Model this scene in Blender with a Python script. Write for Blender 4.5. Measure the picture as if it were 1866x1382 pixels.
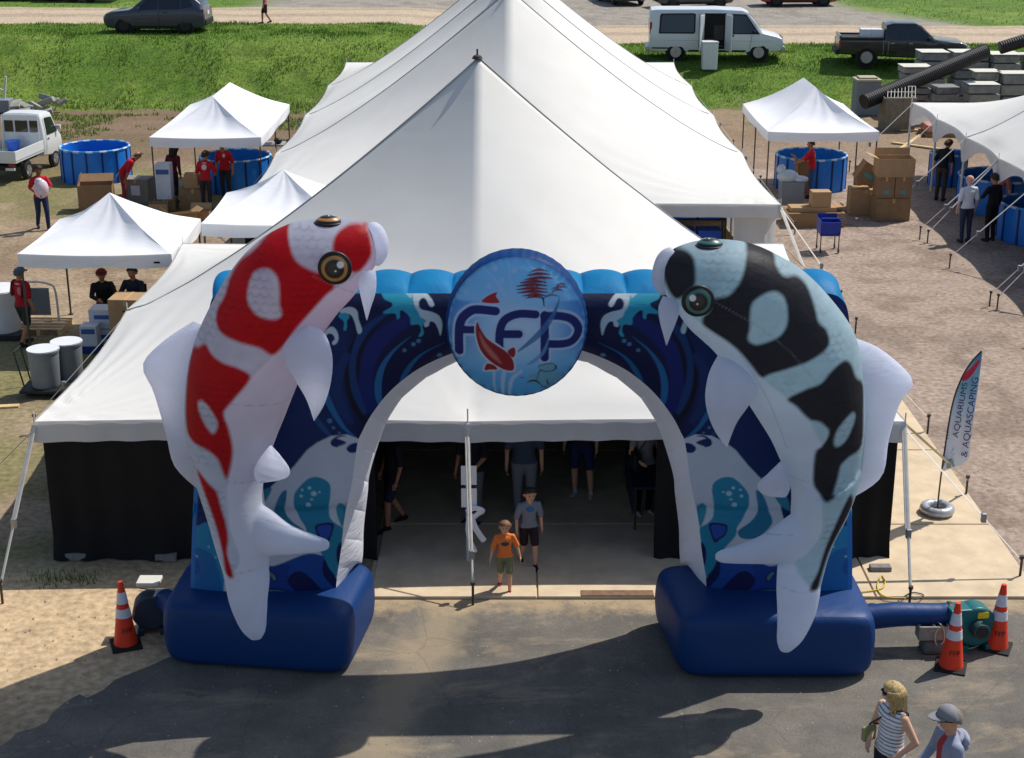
import bpy, bmesh, math, random
import numpy as np
from mathutils import Vector, Matrix, Euler

# ---------------------------------------------------------------- scene, camera, light
scene = bpy.context.scene
for o in list(bpy.data.objects):
    bpy.data.objects.remove(o, do_unlink=True)
RAD = math.radians
CAM_H, PITCH, FPX, IMW, IMH = 9.76, RAD(19.07), 2800.0, 1866, 1382
cam_data = bpy.data.cameras.new('camera')
cam_data.sensor_width = 36.0
cam_data.lens = FPX / IMW * 36.0
cam_data.clip_start, cam_data.clip_end = 0.1, 3000
cam = bpy.data.objects.new('camera', cam_data)
scene.collection.objects.link(cam)
cam.location = (0, 0, CAM_H)
cam.rotation_euler = (math.pi / 2 - PITCH, 0, 0)
scene.camera = cam

SUN_DIR = Vector((0.60, 0.42, 1.0)).normalized()          # towards the sun
world = bpy.data.worlds.new('World')
scene.world = world
world.use_nodes = True
wn = world.node_tree
wn.nodes.clear()
wo = wn.nodes.new('ShaderNodeOutputWorld')
wb = wn.nodes.new('ShaderNodeBackground')
sky = wn.nodes.new('ShaderNodeTexSky')
sky.sky_type = 'NISHITA'
sky.sun_disc = False
sky.sun_elevation = math.asin(SUN_DIR.z)
sky.sun_rotation = math.atan2(SUN_DIR.x, SUN_DIR.y)
sky.air_density, sky.dust_density, sky.ozone_density = 1.0, 1.2, 1.0
wb.inputs['Strength'].default_value = 0.11
wn.links.new(sky.outputs[0], wb.inputs[0])
wn.links.new(wb.outputs[0], wo.inputs[0])
sl = bpy.data.lights.new('sun', 'SUN')
sl.energy, sl.angle, sl.color = 4.1, RAD(0.53), (1.0, 0.955, 0.89)
sun = bpy.data.objects.new('sun', sl)
scene.collection.objects.link(sun)
sun.location = (20, 20, 40)
sun.rotation_euler = SUN_DIR.to_track_quat('Z', 'Y').to_euler()
vs = scene.view_settings
vs.view_transform, vs.look, vs.exposure, vs.gamma = 'Standard', 'None', 0.15, 1.0
vs.use_curve_mapping = False
scene.cycles.max_bounces = 8
scene.cycles.diffuse_bounces = 4
scene.cycles.use_denoising = True

# ---------------------------------------------------------------- measuring helpers
CP, SP = math.cos(PITCH), math.sin(PITCH)
def ray(px, py):
    u, v = (px - IMW / 2) / FPX, (py - IMH / 2) / FPX
    return np.array([u, CP - v * SP, -SP - v * CP])
def G(px, py, z=0.0):
    """measured photo point -> place in the scene at height z"""
    d = ray(px, py); t = (z - CAM_H) / d[2]
    return Vector((d[0] * t, d[1] * t, z))
def AT(px, py, Y):
    """measured photo point -> place in the scene on the upright plane at distance Y"""
    d = ray(px, py); t = Y / d[1]
    return Vector((d[0] * t, Y, CAM_H + d[2] * t))
def S(r, g, b):
    f = lambda c: (c / 255 / 12.92) if c / 255 <= 0.04045 else ((c / 255 + 0.055) / 1.055) ** 2.4
    return (f(r), f(g), f(b), 1.0)
rng = np.random.default_rng(7)
random.seed(7)

# ---------------------------------------------------------------- materials
MATS = {}
def nodes_of(name):
    m = bpy.data.materials.new(name); m.use_nodes = True
    nt = m.node_tree; b = nt.nodes['Principled BSDF']
    return m, nt, b
def mat(name, col, rough=0.6, var=0.12, scale=6.0, bump=0.0, bscale=40.0, metal=0.0, spec=0.4, alpha=1.0, trans=0.0, coat=0.0, vcol=None, sheen=0.0, dirt=None, dscale=3.0):
    """procedural surface: base colour broken up by noise, optional fine relief, optional per-vertex print"""
    if name in MATS: return MATS[name]
    m, nt, b = nodes_of(name); N, L = nt.nodes.new, nt.links.new
    tc = N('ShaderNodeTexCoord')
    nz = N('ShaderNodeTexNoise'); nz.inputs['Scale'].default_value = scale; nz.inputs['Detail'].default_value = 6
    L(tc.outputs['Object'], nz.inputs['Vector'])
    mr = N('ShaderNodeMapRange'); mr.inputs[1].default_value = .3; mr.inputs[2].default_value = .7
    mr.inputs[3].default_value = 1 - var; mr.inputs[4].default_value = 1 + var
    L(nz.outputs[0], mr.inputs[0])
    mx = N('ShaderNodeMix'); mx.data_type = 'RGBA'; mx.blend_type = 'MULTIPLY'; mx.inputs[0].default_value = 1
    if vcol:
        at = N('ShaderNodeVertexColor'); at.layer_name = vcol; L(at.outputs[0], mx.inputs[6])
    else:
        mx.inputs[6].default_value = col
    L(mr.outputs[0], mx.inputs[7])
    out = mx.outputs[2]
    if dirt:
        n2 = N('ShaderNodeTexNoise'); n2.inputs['Scale'].default_value = dscale; n2.inputs['Detail'].default_value = 8; n2.inputs['Roughness'].default_value = .7
        L(tc.outputs['Object'], n2.inputs['Vector'])
        r2 = N('ShaderNodeMapRange'); r2.inputs[1].default_value = .5; r2.inputs[2].default_value = .75; r2.inputs[4].default_value = dirt[1]
        L(n2.outputs[0], r2.inputs[0])
        m2 = N('ShaderNodeMix'); m2.data_type = 'RGBA'; L(r2.outputs[0], m2.inputs[0]); L(out, m2.inputs[6]); m2.inputs[7].default_value = dirt[0]
        out = m2.outputs[2]
    L(out, b.inputs['Base Color'])
    b.inputs['Roughness'].default_value = rough
    b.inputs['Metallic'].default_value = metal
    b.inputs['Specular IOR Level'].default_value = spec
    b.inputs['Coat Weight'].default_value = coat
    b.inputs['Transmission Weight'].default_value = trans
    b.inputs['Alpha'].default_value = alpha
    b.inputs['Sheen Weight'].default_value = sheen
    if bump:
        bn = N('ShaderNodeTexNoise'); bn.inputs['Scale'].default_value = bscale; bn.inputs['Detail'].default_value = 5
        L(tc.outputs['Object'], bn.inputs['Vector'])
        bp = N('ShaderNodeBump'); bp.inputs['Strength'].default_value = bump; bp.inputs['Distance'].default_value = .02
        L(bn.outputs[0], bp.inputs['Height']); L(bp.outputs[0], b.inputs['Normal'])
    MATS[name] = m
    return m

def fabric_wrinkle(m, scale=(1.5, 1.5, 6), strength=.25, dist=.03):
    """soft stretched wrinkles of inflated or tensioned cloth"""
    nt = m.node_tree; N, L = nt.nodes.new, nt.links.new; b = nt.nodes['Principled BSDF']
    tc = N('ShaderNodeTexCoord'); mp = N('ShaderNodeMapping'); mp.inputs['Scale'].default_value = scale
    L(tc.outputs['Object'], mp.inputs['Vector'])
    n = N('ShaderNodeTexNoise'); n.inputs['Scale'].default_value = 1.6; n.inputs['Detail'].default_value = 4; n.inputs['Distortion'].default_value = .6
    L(mp.outputs[0], n.inputs['Vector'])
    bp = N('ShaderNodeBump'); bp.inputs['Strength'].default_value = strength; bp.inputs['Distance'].default_value = dist
    L(n.outputs[0], bp.inputs['Height']); L(bp.outputs[0], b.inputs['Normal'])
    return m

def let_through(m, thin):
    """thin cloth or leaf: part of the light passes to the other side"""
    nt = m.node_tree; b = nt.nodes['Principled BSDF']; tr = nt.nodes.new('ShaderNodeBsdfTranslucent'); mx = nt.nodes.new('ShaderNodeMixShader')
    nt.links.new(b.inputs['Base Color'].links[0].from_socket, tr.inputs[0])
    if b.inputs['Normal'].links: nt.links.new(b.inputs['Normal'].links[0].from_socket, tr.inputs[1])
    mx.inputs[0].default_value = thin; nt.links.new(b.outputs[0], mx.inputs[1]); nt.links.new(tr.outputs[0], mx.inputs[2])
    nt.links.new(mx.outputs[0], nt.nodes['Material Output'].inputs[0])
    return m

# ---------------------------------------------------------------- mesh building
WLOC = {}
class MB:
    def __init__(s): s.v, s.f, s.n = [], [], 0
    def add(s, verts, faces):
        verts = np.asarray(verts, dtype=float).reshape(-1, 3)
        s.v.append(verts); k = s.n
        s.f.extend([tuple(i + k for i in f) for f in faces]); s.n += len(verts)
        return s
    def box(s, c, size, rz=0.0, rot=None, taper=1.0):
        x, y, z = [q / 2 for q in size]
        p = np.array([(-x, -y, -z), (x, -y, -z), (x, y, -z), (-x, y, -z), (-x * taper, -y * taper, z), (x * taper, -y * taper, z), (x * taper, y * taper, z), (-x * taper, y * taper, z)])
        R = np.array(rot.to_matrix() if rot is not None else Matrix.Rotation(rz, 3, 'Z'))
        p = p @ R.T + np.array(c)
        return s.add(p, [(0, 3, 2, 1), (4, 5, 6, 7), (0, 1, 5, 4), (1, 2, 6, 5), (2, 3, 7, 6), (3, 0, 4, 7)])
    def cyl(s, a, b, r0, r1=None, n=12, cap=True):
        r1 = r0 if r1 is None else r1
        return s.loft([a, b], [r0, r1], n=n, cap=cap)
    def loft(s, pts, rad, n=10, cap=True, closed=False):
        P = np.array([list(p) for p in pts], float); m = len(P)
        rad = [(r, r) if np.isscalar(r) else r for r in (rad if hasattr(rad, '__len__') else [rad] * m)]
        T = np.gradient(P, axis=0) if m > 2 else np.array([P[1] - P[0]] * 2)
        T /= np.linalg.norm(T, axis=1)[:, None] + 1e-9
        up = np.array([0, 0, 1.0]) if abs(T[0][2]) < .9 else np.array([1.0, 0, 0])
        V = []
        for i in range(m):
            u = np.cross(T[i], up); u /= np.linalg.norm(u) + 1e-9
            w = np.cross(u, T[i]); up = w
            a = np.linspace(0, 2 * np.pi, n, endpoint=False)
            V.append(P[i] + np.cos(a)[:, None] * u * rad[i][0] + np.sin(a)[:, None] * w * rad[i][1])
        F = []
        for i in range(m - 1):
            for j in range(n):
                k = (j + 1) % n
                F.append((i * n + j, i * n + k, (i + 1) * n + k, (i + 1) * n + j))
        if closed:
            for j in range(n):
                k = (j + 1) % n
                F.append(((m - 1) * n + j, (m - 1) * n + k, k, j))
        elif cap:
            F.append(tuple(range(n))[::-1]); F.append(tuple((m - 1) * n + j for j in range(n)))
        return s.add(np.concatenate(V), F)
    def grid(s, A, wrap_u=False, flip=False):
        """A: (nu, nv, 3)"""
        nu, nv = A.shape[:2]; F = []
        for i in range(nu if wrap_u else nu - 1):
            i2 = (i + 1) % nu
            for j in range(nv - 1):
                q = (i * nv + j, i2 * nv + j, i2 * nv + j + 1, i * nv + j + 1)
                F.append(q[::-1] if flip else q)
        return s.add(A.reshape(-1, 3), F)
    def prism(s, poly, axis_from, axis_to):
        """closed 2-D outline (already 3-D points) swept along axis_to-axis_from"""
        P = np.array([list(p) for p in poly], float); d = np.array(axis_to, float) - np.array(axis_from, float); n = len(P)
        F = [tuple(range(n))[::-1], tuple(range(n, 2 * n))] + [(i, (i + 1) % n, n + (i + 1) % n, n + i) for i in range(n)]
        return s.add(np.concatenate([P, P + d]), F)
    def ball(s, c, r, n=10, m=7):
        r = (r, r, r) if np.isscalar(r) else r
        t = np.linspace(0, np.pi, m)[1:-1]; a = np.linspace(0, 2 * np.pi, n, endpoint=False)
        V = [(c[0], c[1], c[2] + r[2])]
        for q in t:
            for b in a: V.append((c[0] + r[0] * math.sin(q) * math.cos(b), c[1] + r[1] * math.sin(q) * math.sin(b), c[2] + r[2] * math.cos(q)))
        V.append((c[0], c[1], c[2] - r[2])); k = len(t); F = []
        for j in range(n):
            F.append((0, 1 + j, 1 + (j + 1) % n))
            F.append((len(V) - 1, 1 + (k - 1) * n + (j + 1) % n, 1 + (k - 1) * n + j))
        for i in range(k - 1):
            for j in range(n):
                F.append((1 + i * n + j, 1 + (i + 1) * n + j, 1 + (i + 1) * n + (j + 1) % n, 1 + i * n + (j + 1) % n))
        return s.add(V, F)
    def xf(s, M):
        """transform everything added so far"""
        R = np.array(M.to_3x3()); t = np.array(M.translation)
        s.v = [v @ R.T + t for v in s.v]; return s
    def mesh(s, name, off=(0, 0, 0)):
        me = bpy.data.meshes.new(name)
        V = (np.concatenate(s.v) if s.v else np.zeros((0, 3))) - np.array(off)
        me.from_pydata(V.tolist(), [], s.f); me.validate(); me.update()
        return me

def link(o, parent=None):
    scene.collection.objects.link(o)
    if parent is not None: o.parent = parent
    return o
def tag(o, label=None, cat=None, group=None, kind=None):
    if label: o['label'] = label
    if cat: o['category'] = cat
    if group: o['group'] = group
    if kind: o['kind'] = kind
    return o
def thing(name, label, cat, loc=(0, 0, 0), group=None):
    o = bpy.data.objects.new(name, None); o.empty_display_size = .2
    link(o); o.location = loc; WLOC[o.name] = Vector(loc)
    return tag(o, label, cat, group)
def part(name, mb, m, parent=None, smooth=None, label=None, bevel=0.0, cols=None, kind=None):
    """one mesh object; coordinates are given in scene space"""
    off = WLOC[parent.name] if parent is not None else Vector((0, 0, 0))
    me = mb.mesh(name, off) if isinstance(mb, MB) else mb
    o = bpy.data.objects.new(name, me); link(o, parent); WLOC[o.name] = off
    if isinstance(m, str): m = MATS[m]
    me.materials.append(m)
    if smooth is not None and len(me.polygons):
        me.polygons.foreach_set('use_smooth', [True] * len(me.polygons))
        if smooth < 180: me.set_sharp_from_angle(angle=RAD(smooth))
    if bevel:
        bv = o.modifiers.new('bevel', 'BEVEL'); bv.width = bevel; bv.segments = 2; bv.limit_method = 'ANGLE'; bv.angle_limit = RAD(40)
    if cols is not None: set_cols(me, cols)
    if label: o['label'] = label
    if kind: o['kind'] = kind
    return o
def solo(name, mb, m, label, cat, loc=None, group=None, **k):
    """a thing that is one mesh, origin at its base"""
    V = np.concatenate(mb.v); c = Vector(((V[:, 0].min() + V[:, 0].max()) / 2, (V[:, 1].min() + V[:, 1].max()) / 2, V[:, 2].min()))
    me = mb.mesh(name, c); o = part(name, me, m, None, **k); o.location = c; WLOC[o.name] = c
    return tag(o, label, cat, group)
def structure(name, mb, m, parent=None, **k):
    o = part(name, mb, m, parent, **k)
    if parent is None: o['kind'] = 'structure'
    return o
def set_cols(me, cols, name='print'):
    a = me.color_attributes.new(name, 'FLOAT_COLOR', 'POINT')
    c = np.ones((len(me.vertices), 4), np.float32); c[:, :3] = np.asarray(cols)[:, :3]
    a.data.foreach_set('color', c.ravel())
def frame(loc, rz=0.0):
    return Matrix.Translation(Vector(loc)) @ Matrix.Rotation(rz, 4, 'Z')

# ---------------------------------------------------------------- curves and printed artwork
def spline(pts, n=8, closed=False):
    P = np.array([list(p) for p in pts], float); m = len(P); out = []
    if m < 3 and not closed: return P
    for i in range(m if closed else m - 1):
        if closed: p0, p1, p2, p3 = P[(i - 1) % m], P[i], P[(i + 1) % m], P[(i + 2) % m]
        else: p0, p1, p2, p3 = P[max(i - 1, 0)], P[i], P[i + 1], P[min(i + 2, m - 1)]
        for t in np.arange(n) / n:
            out.append(.5 * (2 * p1 + (p2 - p0) * t + (2 * p0 - 5 * p1 + 4 * p2 - p3) * t * t + (3 * p1 - p0 - 3 * p2 + p3) * t ** 3))
    if not closed: out.append(P[-1])
    return np.array(out)
def resample(P, n):
    P = np.asarray(P, float); d = np.r_[0, np.cumsum(np.linalg.norm(np.diff(P, axis=0), axis=1))]
    t = np.linspace(0, d[-1], n)
    return np.stack([np.interp(t, d, P[:, k]) for k in range(P.shape[1])], 1)
def sd_poly(Q, poly):
    """signed distance to a closed outline, negative inside"""
    d = np.full(len(Q), 1e9); inside = np.zeros(len(Q), bool); n = len(poly)
    for i in range(n):
        a, b = poly[i], poly[(i + 1) % n]; e = b - a; w = Q - a
        t = np.clip((w @ e) / (e @ e + 1e-12), 0, 1)
        d = np.minimum(d, ((w - t[:, None] * e) ** 2).sum(1))
        c1 = (a[1] <= Q[:, 1]) != (b[1] <= Q[:, 1])
        if abs(e[1]) > 1e-12:
            inside ^= c1 & (Q[:, 0] < a[0] + (Q[:, 1] - a[1]) / e[1] * e[0])
    d = np.sqrt(d)
    return np.where(inside, -d, d)
def sd_line(Q, P, W):
    d = np.full(len(Q), 1e9)
    for i in range(len(P) - 1):
        a, b = P[i], P[i + 1]; e = b - a; w = Q - a
        t = np.clip((w @ e) / (e @ e + 1e-12), 0, 1)
        d = np.minimum(d, np.linalg.norm(w - t[:, None] * e, axis=1) - (W[i] + t * (W[i + 1] - W[i])))
    return d
class Print:
    """artwork printed on cloth: layers of shapes on the upright plane at distance Y (metres across, metres up), one colour per vertex"""
    def __init__(s, P, base, Y):
        P = np.asarray(P, float); s.Q = P[:, [0, 2]]; s.Y = Y; s.c = np.tile(np.array(base[:3], float), (len(P), 1))
        s.k = (AT(934, 600, Y).x - AT(933, 600, Y).x)                 # metres per measured unit
    def pl(s, pts): return np.array([(lambda p: (p.x, p.z))(AT(x, y, s.Y)) for x, y in pts])
    def _lay(s, sd_fn, col, soft, bb, pad):
        k = np.where((s.Q[:, 0] > bb[0] - pad) & (s.Q[:, 0] < bb[2] + pad) & (s.Q[:, 1] > bb[1] - pad) & (s.Q[:, 1] < bb[3] + pad))[0]
        if not len(k): return
        a = np.clip(.5 - sd_fn(s.Q[k]) / soft, 0, 1)[:, None] * (col[3] if len(col) > 3 else 1)
        s.c[k] = s.c[k] * (1 - a) + np.array(col[:3]) * a
    def poly(s, pts, col, soft=1.5, smooth=5):
        P = s.pl(pts); P = spline(P, smooth, True) if smooth else P; soft = soft * s.k
        s._lay(lambda q: sd_poly(q, P), col, soft, (*P.min(0), *P.max(0)), soft + .01)
    def line(s, pts, w, col, soft=1.5, smooth=6):
        P = s.pl(pts); W = np.full(len(P), w, float) if np.isscalar(w) else np.array(w, float); soft = soft * s.k
        PW = spline(np.c_[P, W * s.k], smooth) if len(P) > 2 else np.c_[P, W * s.k]
        P, W = PW[:, :2], PW[:, 2] / 2
        s._lay(lambda q: sd_line(q, P, W), col, soft, (*P.min(0), *P.max(0)), W.max() + soft + .01)
    def dot(s, x, y, r, col, soft=1.5): s.line([(x - .05, y), (x, y)], 2 * r, col, soft)
def from_zoom(ox, oy, k): return lambda pts: [(x / k + ox, y / k + oy) for x, y in pts]

# smooth random field for ground patches
def vnoise(x, y, seed=0):
    xi, yi = np.floor(x).astype(int), np.floor(y).astype(int); fx, fy = x - xi, y - yi
    h = lambda a, b: (np.sin(a * 127.1 + b * 311.7 + seed * 74.7) * 43758.5453) % 1
    fx, fy = fx * fx * (3 - 2 * fx), fy * fy * (3 - 2 * fy)
    return (h(xi, yi) * (1 - fx) + h(xi + 1, yi) * fx) * (1 - fy) + (h(xi, yi + 1) * (1 - fx) + h(xi + 1, yi + 1) * fx) * fy
def fbm(x, y, seed=0, oct=4):
    s, a, t = 0, 1, 0
    for i in range(oct):
        s = s + a * vnoise(x * 2 ** i, y * 2 ** i, seed + i); t += a; a *= .55
    return s / t
def sstep(a, b, x): t = np.clip((x - a) / (b - a), 0, 1); return t * t * (3 - 2 * t)
# ---------------------------------------------------------------- ground and banks
def berm(x, y):
    H = 2.1 - .9 * sstep(-6, 4, x) + .15 * (fbm(x * .15, y * .15, 3) - .5)
    return H * sstep(61.0, 67.3, y + .8 * (fbm(x * .12, y * 0 + 1.3, 9) - .5) * 2) + .05 * (fbm(x * .7, y * .7, 5) - .5) * sstep(30, 40, y)
xs = np.unique(np.round(np.r_[np.linspace(-900, -60, 14), np.linspace(-60, -26, 30), np.arange(-26, 26.01, .13), np.linspace(26, 60, 30), np.linspace(60, 900, 14)], 3))
ys = np.unique(np.round(np.r_[np.linspace(-300, 4, 12), np.linspace(4, 11, 14), np.arange(11, 62, .13), np.arange(62, 96, .22), np.linspace(96, 160, 40), np.linspace(160, 1500, 16)], 3))
GX, GY = np.meshgrid(xs, ys, indexing='ij')
GZ = berm(GX, GY)
x, y = GX.ravel(), GY.ravel()
def lerp(a, b, t): return a * (1 - t[:, None]) + np.array(b[:3]) * t[:, None]
n1, n2, n3 = fbm(x * .35, y * .35, 11), fbm(x * 1.3, y * 1.3, 21), fbm(x * 3.1, y * 3.1, 31)
C = np.tile(np.array(S(150, 131, 108)[:3]), (len(x), 1))                    # trodden earth
C = lerp(C, S(122, 104, 84), sstep(.45, .7, n1) * .8)
C = lerp(C, S(168, 150, 124), sstep(.5, .75, n2) * .6)
dry = sstep(.42, .62, fbm(x * .22 + 3, y * .3, 41)) * sstep(-4, -8, x)      # worn turf left of the tents
C = lerp(C, S(112, 112, 66), dry * .7)
grav = sstep(5.5, 7.5, x + 1.2 * (n1 - .5)) * sstep(56, 48, y)              # pinkish gravel yard on the right
C = lerp(C, S(156, 139, 125), grav)
C = lerp(C, S(126, 110, 98), grav * sstep(.45, .7, n2) * .7)
sand = sstep(-1.5, -3.5, x) * sstep(20.6, 19.5, y + .5 * (n2 - .5)) * sstep(15.3, 17.3, y + .5 * (x + 7) * .35 + 1.2 * (n1 - .5))
C = lerp(C, S(188, 164, 130), sand)                                         # sunlit sandy strip
mud = sstep(48, 51, y + 2 * (n1 - .5)) * sstep(63, 60, y + 1.5 * (n2 - .5))
C = lerp(C, S(112, 92, 74), mud * sstep(-2, -7, x) * .75)
C = lerp(C, S(132, 112, 92), mud * sstep(4, 8, x) * .6)
weeds = sstep(.52, .62, fbm(x * .5, y * .8, 61)) * sstep(54, 57, y) * sstep(64, 61, y)
C = lerp(C, S(92, 108, 46), weeds * .8)
turf = sstep(60.2, 62.4, y + 2.4 * (n2 - .5) + 2.0 * (n1 - .5))
C = lerp(C, S(92, 120, 46), turf)
C = lerp(C, S(116, 138, 60), turf * sstep(.5, .72, n1) * .8)
C = lerp(C, S(66, 94, 36), turf * sstep(.5, .7, n2) * .5)
lot = sstep(75.5, 76.5, y + .5 * (n1 - .5)) * sstep(104, 98, y + 3 * (n1 - .5)) * sstep(-14.5, -11.5, x + 1.5 * (n1 - .5)) * sstep(24, 21, x + .35 * (y - 80) + 3 * (n1 - .5))
C = lerp(C, S(150, 143, 132), lot)
C = lerp(C, S(120, 116, 108), lot * sstep(.45, .7, n2) * .6)
road = sstep(72.0, 72.5, y + .5 * (n1 - .5)) * sstep(80.2, 79.5, y + .7 * (n1 - .5))
C = lerp(C, S(184, 166, 142), road)
C = lerp(C, S(152, 136, 118), road * (sstep(1.0, .3, np.abs(y - 76)) + sstep(.6, .2, np.abs(y - 79))) * .6)
mb = MB().grid(np.stack([GX, GY, GZ], 2))
gm = mat('ground_earth', None, .95, .30, 9, bump=.5, bscale=22, vcol='print', spec=.15, dirt=(S(92, 78, 62), .45), dscale=1.7)
ground = structure('ground', mb, gm, cols=C, smooth=180)

# ---------------------------------------------------------------- asphalt apron
def wob(a, b, n, amp, seed):
    t = np.linspace(0, 1, n)[:, None]; P = np.array(a)[None] * (1 - t) + np.array(b)[None] * t
    d = np.array(b) - np.array(a); nrm = np.array([-d[1], d[0]]) / np.linalg.norm(d)
    k = (fbm(np.linspace(0, n * .4, n), np.full(n, seed * 3.3), seed) - .5) * 2 * amp
    return P + nrm * k[:, None]
asp = np.concatenate([wob((-6.6, -40), (-6.35, 14.6), 40, .25, 1), wob((-6.35, 14.6), (-5.2, 16.4), 14, .2, 2), wob((-5.2, 16.4), (-3.0, 18.5), 14, .22, 3),
                      wob((-3.0, 18.5), (-1.9, 18.9), 8, .1, 4), wob((-1.9, 18.93), (60, 18.93), 60, .05, 5), np.array([(60, -40)])])
bm = bmesh.new(); vv = [bm.verts.new((p[0], p[1], .012)) for p in asp]; bm.faces.new(vv); bmesh.ops.triangulate(bm, faces=bm.faces[:])
me = bpy.data.meshes.new('asphalt_apron'); bm.to_mesh(me); bm.free()
am, nt, b = nodes_of('asphalt'); N, L = nt.nodes.new, nt.links.new
tc = N('ShaderNodeTexCoord')
def nz(scale, detail=6, rough=.6, vec=None, dist=0):
    n = N('ShaderNodeTexNoise'); n.inputs['Scale'].default_value = scale; n.inputs['Detail'].default_value = detail; n.inputs['Roughness'].default_value = rough; n.inputs['Distortion'].default_value = dist
    L(vec or tc.outputs['Object'], n.inputs['Vector']); return n.outputs[0]
def mrange(v, a, b2, c, d):
    m = N('ShaderNodeMapRange'); m.inputs[1].default_value, m.inputs[2].default_value, m.inputs[3].default_value, m.inputs[4].default_value = a, b2, c, d
    L(v, m.inputs[0]); return m.outputs[0]
def mixc(f, a, b2, mode='MIX'):
    m = N('ShaderNodeMix'); m.data_type = 'RGBA'; m.blend_type = mode
    if hasattr(f, 'links'): L(f, m.inputs[0])
    else: m.inputs[0].default_value = f
    for k, q in ((6, a), (7, b2)):
        if hasattr(q, 'links'): L(q, m.inputs[k])
        else: m.inputs[k].default_value = q
    return m.outputs[2]
c = mixc(mrange(nz(1.1, 8, .65), .35, .7, 0, 1), S(98, 94, 88), S(130, 124, 113))
c = mixc(mrange(nz(55, 3), .3, .7, 0, .55), c, S(70, 68, 66))
mp = N('ShaderNodeMapping'); mp.inputs['Scale'].default_value = (.6, 1.5, 1); L(tc.outputs['Object'], mp.inputs['Vector'])
c = mixc(mrange(nz(.7, 9, .72, mp.outputs[0], .5), .52, .72, 0, .8), c, S(168, 150, 122))          # drifted dust
# a pale worn streak running towards the tent mouth
mp3 = N('ShaderNodeMapping'); mp3.inputs['Rotation'].default_value = (0, 0, RAD(12)); mp3.inputs['Location'].default_value = (4.72, 0, 0); L(tc.outputs['Object'], mp3.inputs['Vector'])
sx = N('ShaderNodeSeparateXYZ'); L(mp3.outputs[0], sx.inputs[0])
ab = N('ShaderNodeMath'); ab.operation = 'ABSOLUTE'; L(sx.outputs[0], ab.inputs[0])
ad = N('ShaderNodeMath'); ad.operation = 'ADD'; L(ab.outputs[0], ad.inputs[0]); L(mrange(nz(2.2, 6), .3, .7, -.25, .25), ad.inputs[1])
c = mixc(mrange(ad.outputs[0], .12, .5, .62, 0), c, S(158, 142, 116))
vo = N('ShaderNodeTexVoronoi'); vo.inputs['Scale'].default_value = 4.2; L(tc.outputs['Object'], vo.inputs['Vector'])
c = mixc(mrange(vo.outputs['Distance'], .02, .07, .45, 0), c, S(188, 180, 164))                       # chips of pale stone
ps = N('ShaderNodeSeparateXYZ'); L(tc.outputs['Object'], ps.inputs[0])
am_ = N('ShaderNodeMath'); am_.operation = 'ADD'; L(ps.outputs[1], am_.inputs[0]); L(mrange(nz(3.5, 7, .7), .3, .7, -.35, .35), am_.inputs[1])
c = mixc(mrange(am_.outputs[0], 18.35, 18.95, 0, .75), c, S(178, 156, 122))                            # sand washed along the slab
ve = N('ShaderNodeTexVoronoi'); ve.feature = 'DISTANCE_TO_EDGE'; ve.inputs['Scale'].default_value = .55
mw = N('ShaderNodeMix'); mw.data_type = 'VECTOR'; mw.inputs[0].default_value = .12; nv_ = N('ShaderNodeTexNoise'); nv_.inputs['Scale'].default_value = 2.5; nv_.inputs['Detail'].default_value = 6
L(tc.outputs['Object'], nv_.inputs['Vector']); L(tc.outputs['Object'], mw.inputs[4]); L(nv_.outputs['Color'], mw.inputs[5]); L(mw.outputs[1], ve.inputs['Vector'])
c = mixc(mrange(ve.outputs['Distance'], .001, .006, .22, 0), c, S(52, 50, 48))                         # fine cracks
c = mixc(mrange(nz(160, 2), .62, .75, 0, .5), c, S(176, 168, 154))                                     # exposed aggregate
L(c, b.inputs['Base Color']); b.inputs['Roughness'].default_value = .92; b.inputs['Specular IOR Level'].default_value = .2
bp = N('ShaderNodeBump'); bp.inputs['Strength'].default_value = .5; bp.inputs['Distance'].default_value = .012; L(nz(45, 4), bp.inputs['Height']); L(bp.outputs[0], b.inputs['Normal'])
structure('asphalt_apron', me, am)
# loose stones lying on the apron edge and yard
mb = MB()
st = np.array([(0, 0, 1), (1, 0, .1), (0, 1, 0), (-1, 0, .15), (0, -1, .1), (0, 0, -.3)]); sf = [(0, 1, 2), (0, 2, 3), (0, 3, 4), (0, 4, 1), (5, 2, 1), (5, 3, 2), (5, 4, 3), (5, 1, 4)]
for i in range(2000):
    if i < 900: px_, py_ = rng.uniform(-9, 6), rng.uniform(12.5, 19)
    else: px_, py_ = rng.uniform(7, 16), rng.uniform(20, 45)
    r = rng.uniform(.006, .018) * (1.5 if i > 900 else 1)
    a = rng.uniform(0, 6.28); R = np.array([[math.cos(a), -math.sin(a), 0], [math.sin(a), math.cos(a), 0], [0, 0, 1]])
    mb.add((st * np.array([r * rng.uniform(.7, 1.5), r, r * .6])) @ R.T + (px_, py_, .013 if i < 900 else .0), sf)
part('loose_gravel', mb, mat('stone_chip', S(146, 138, 124), .9, .4, 2), kind='stuff')['label'] = 'scattered pale stone chips on asphalt and gravel yard'

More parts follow.
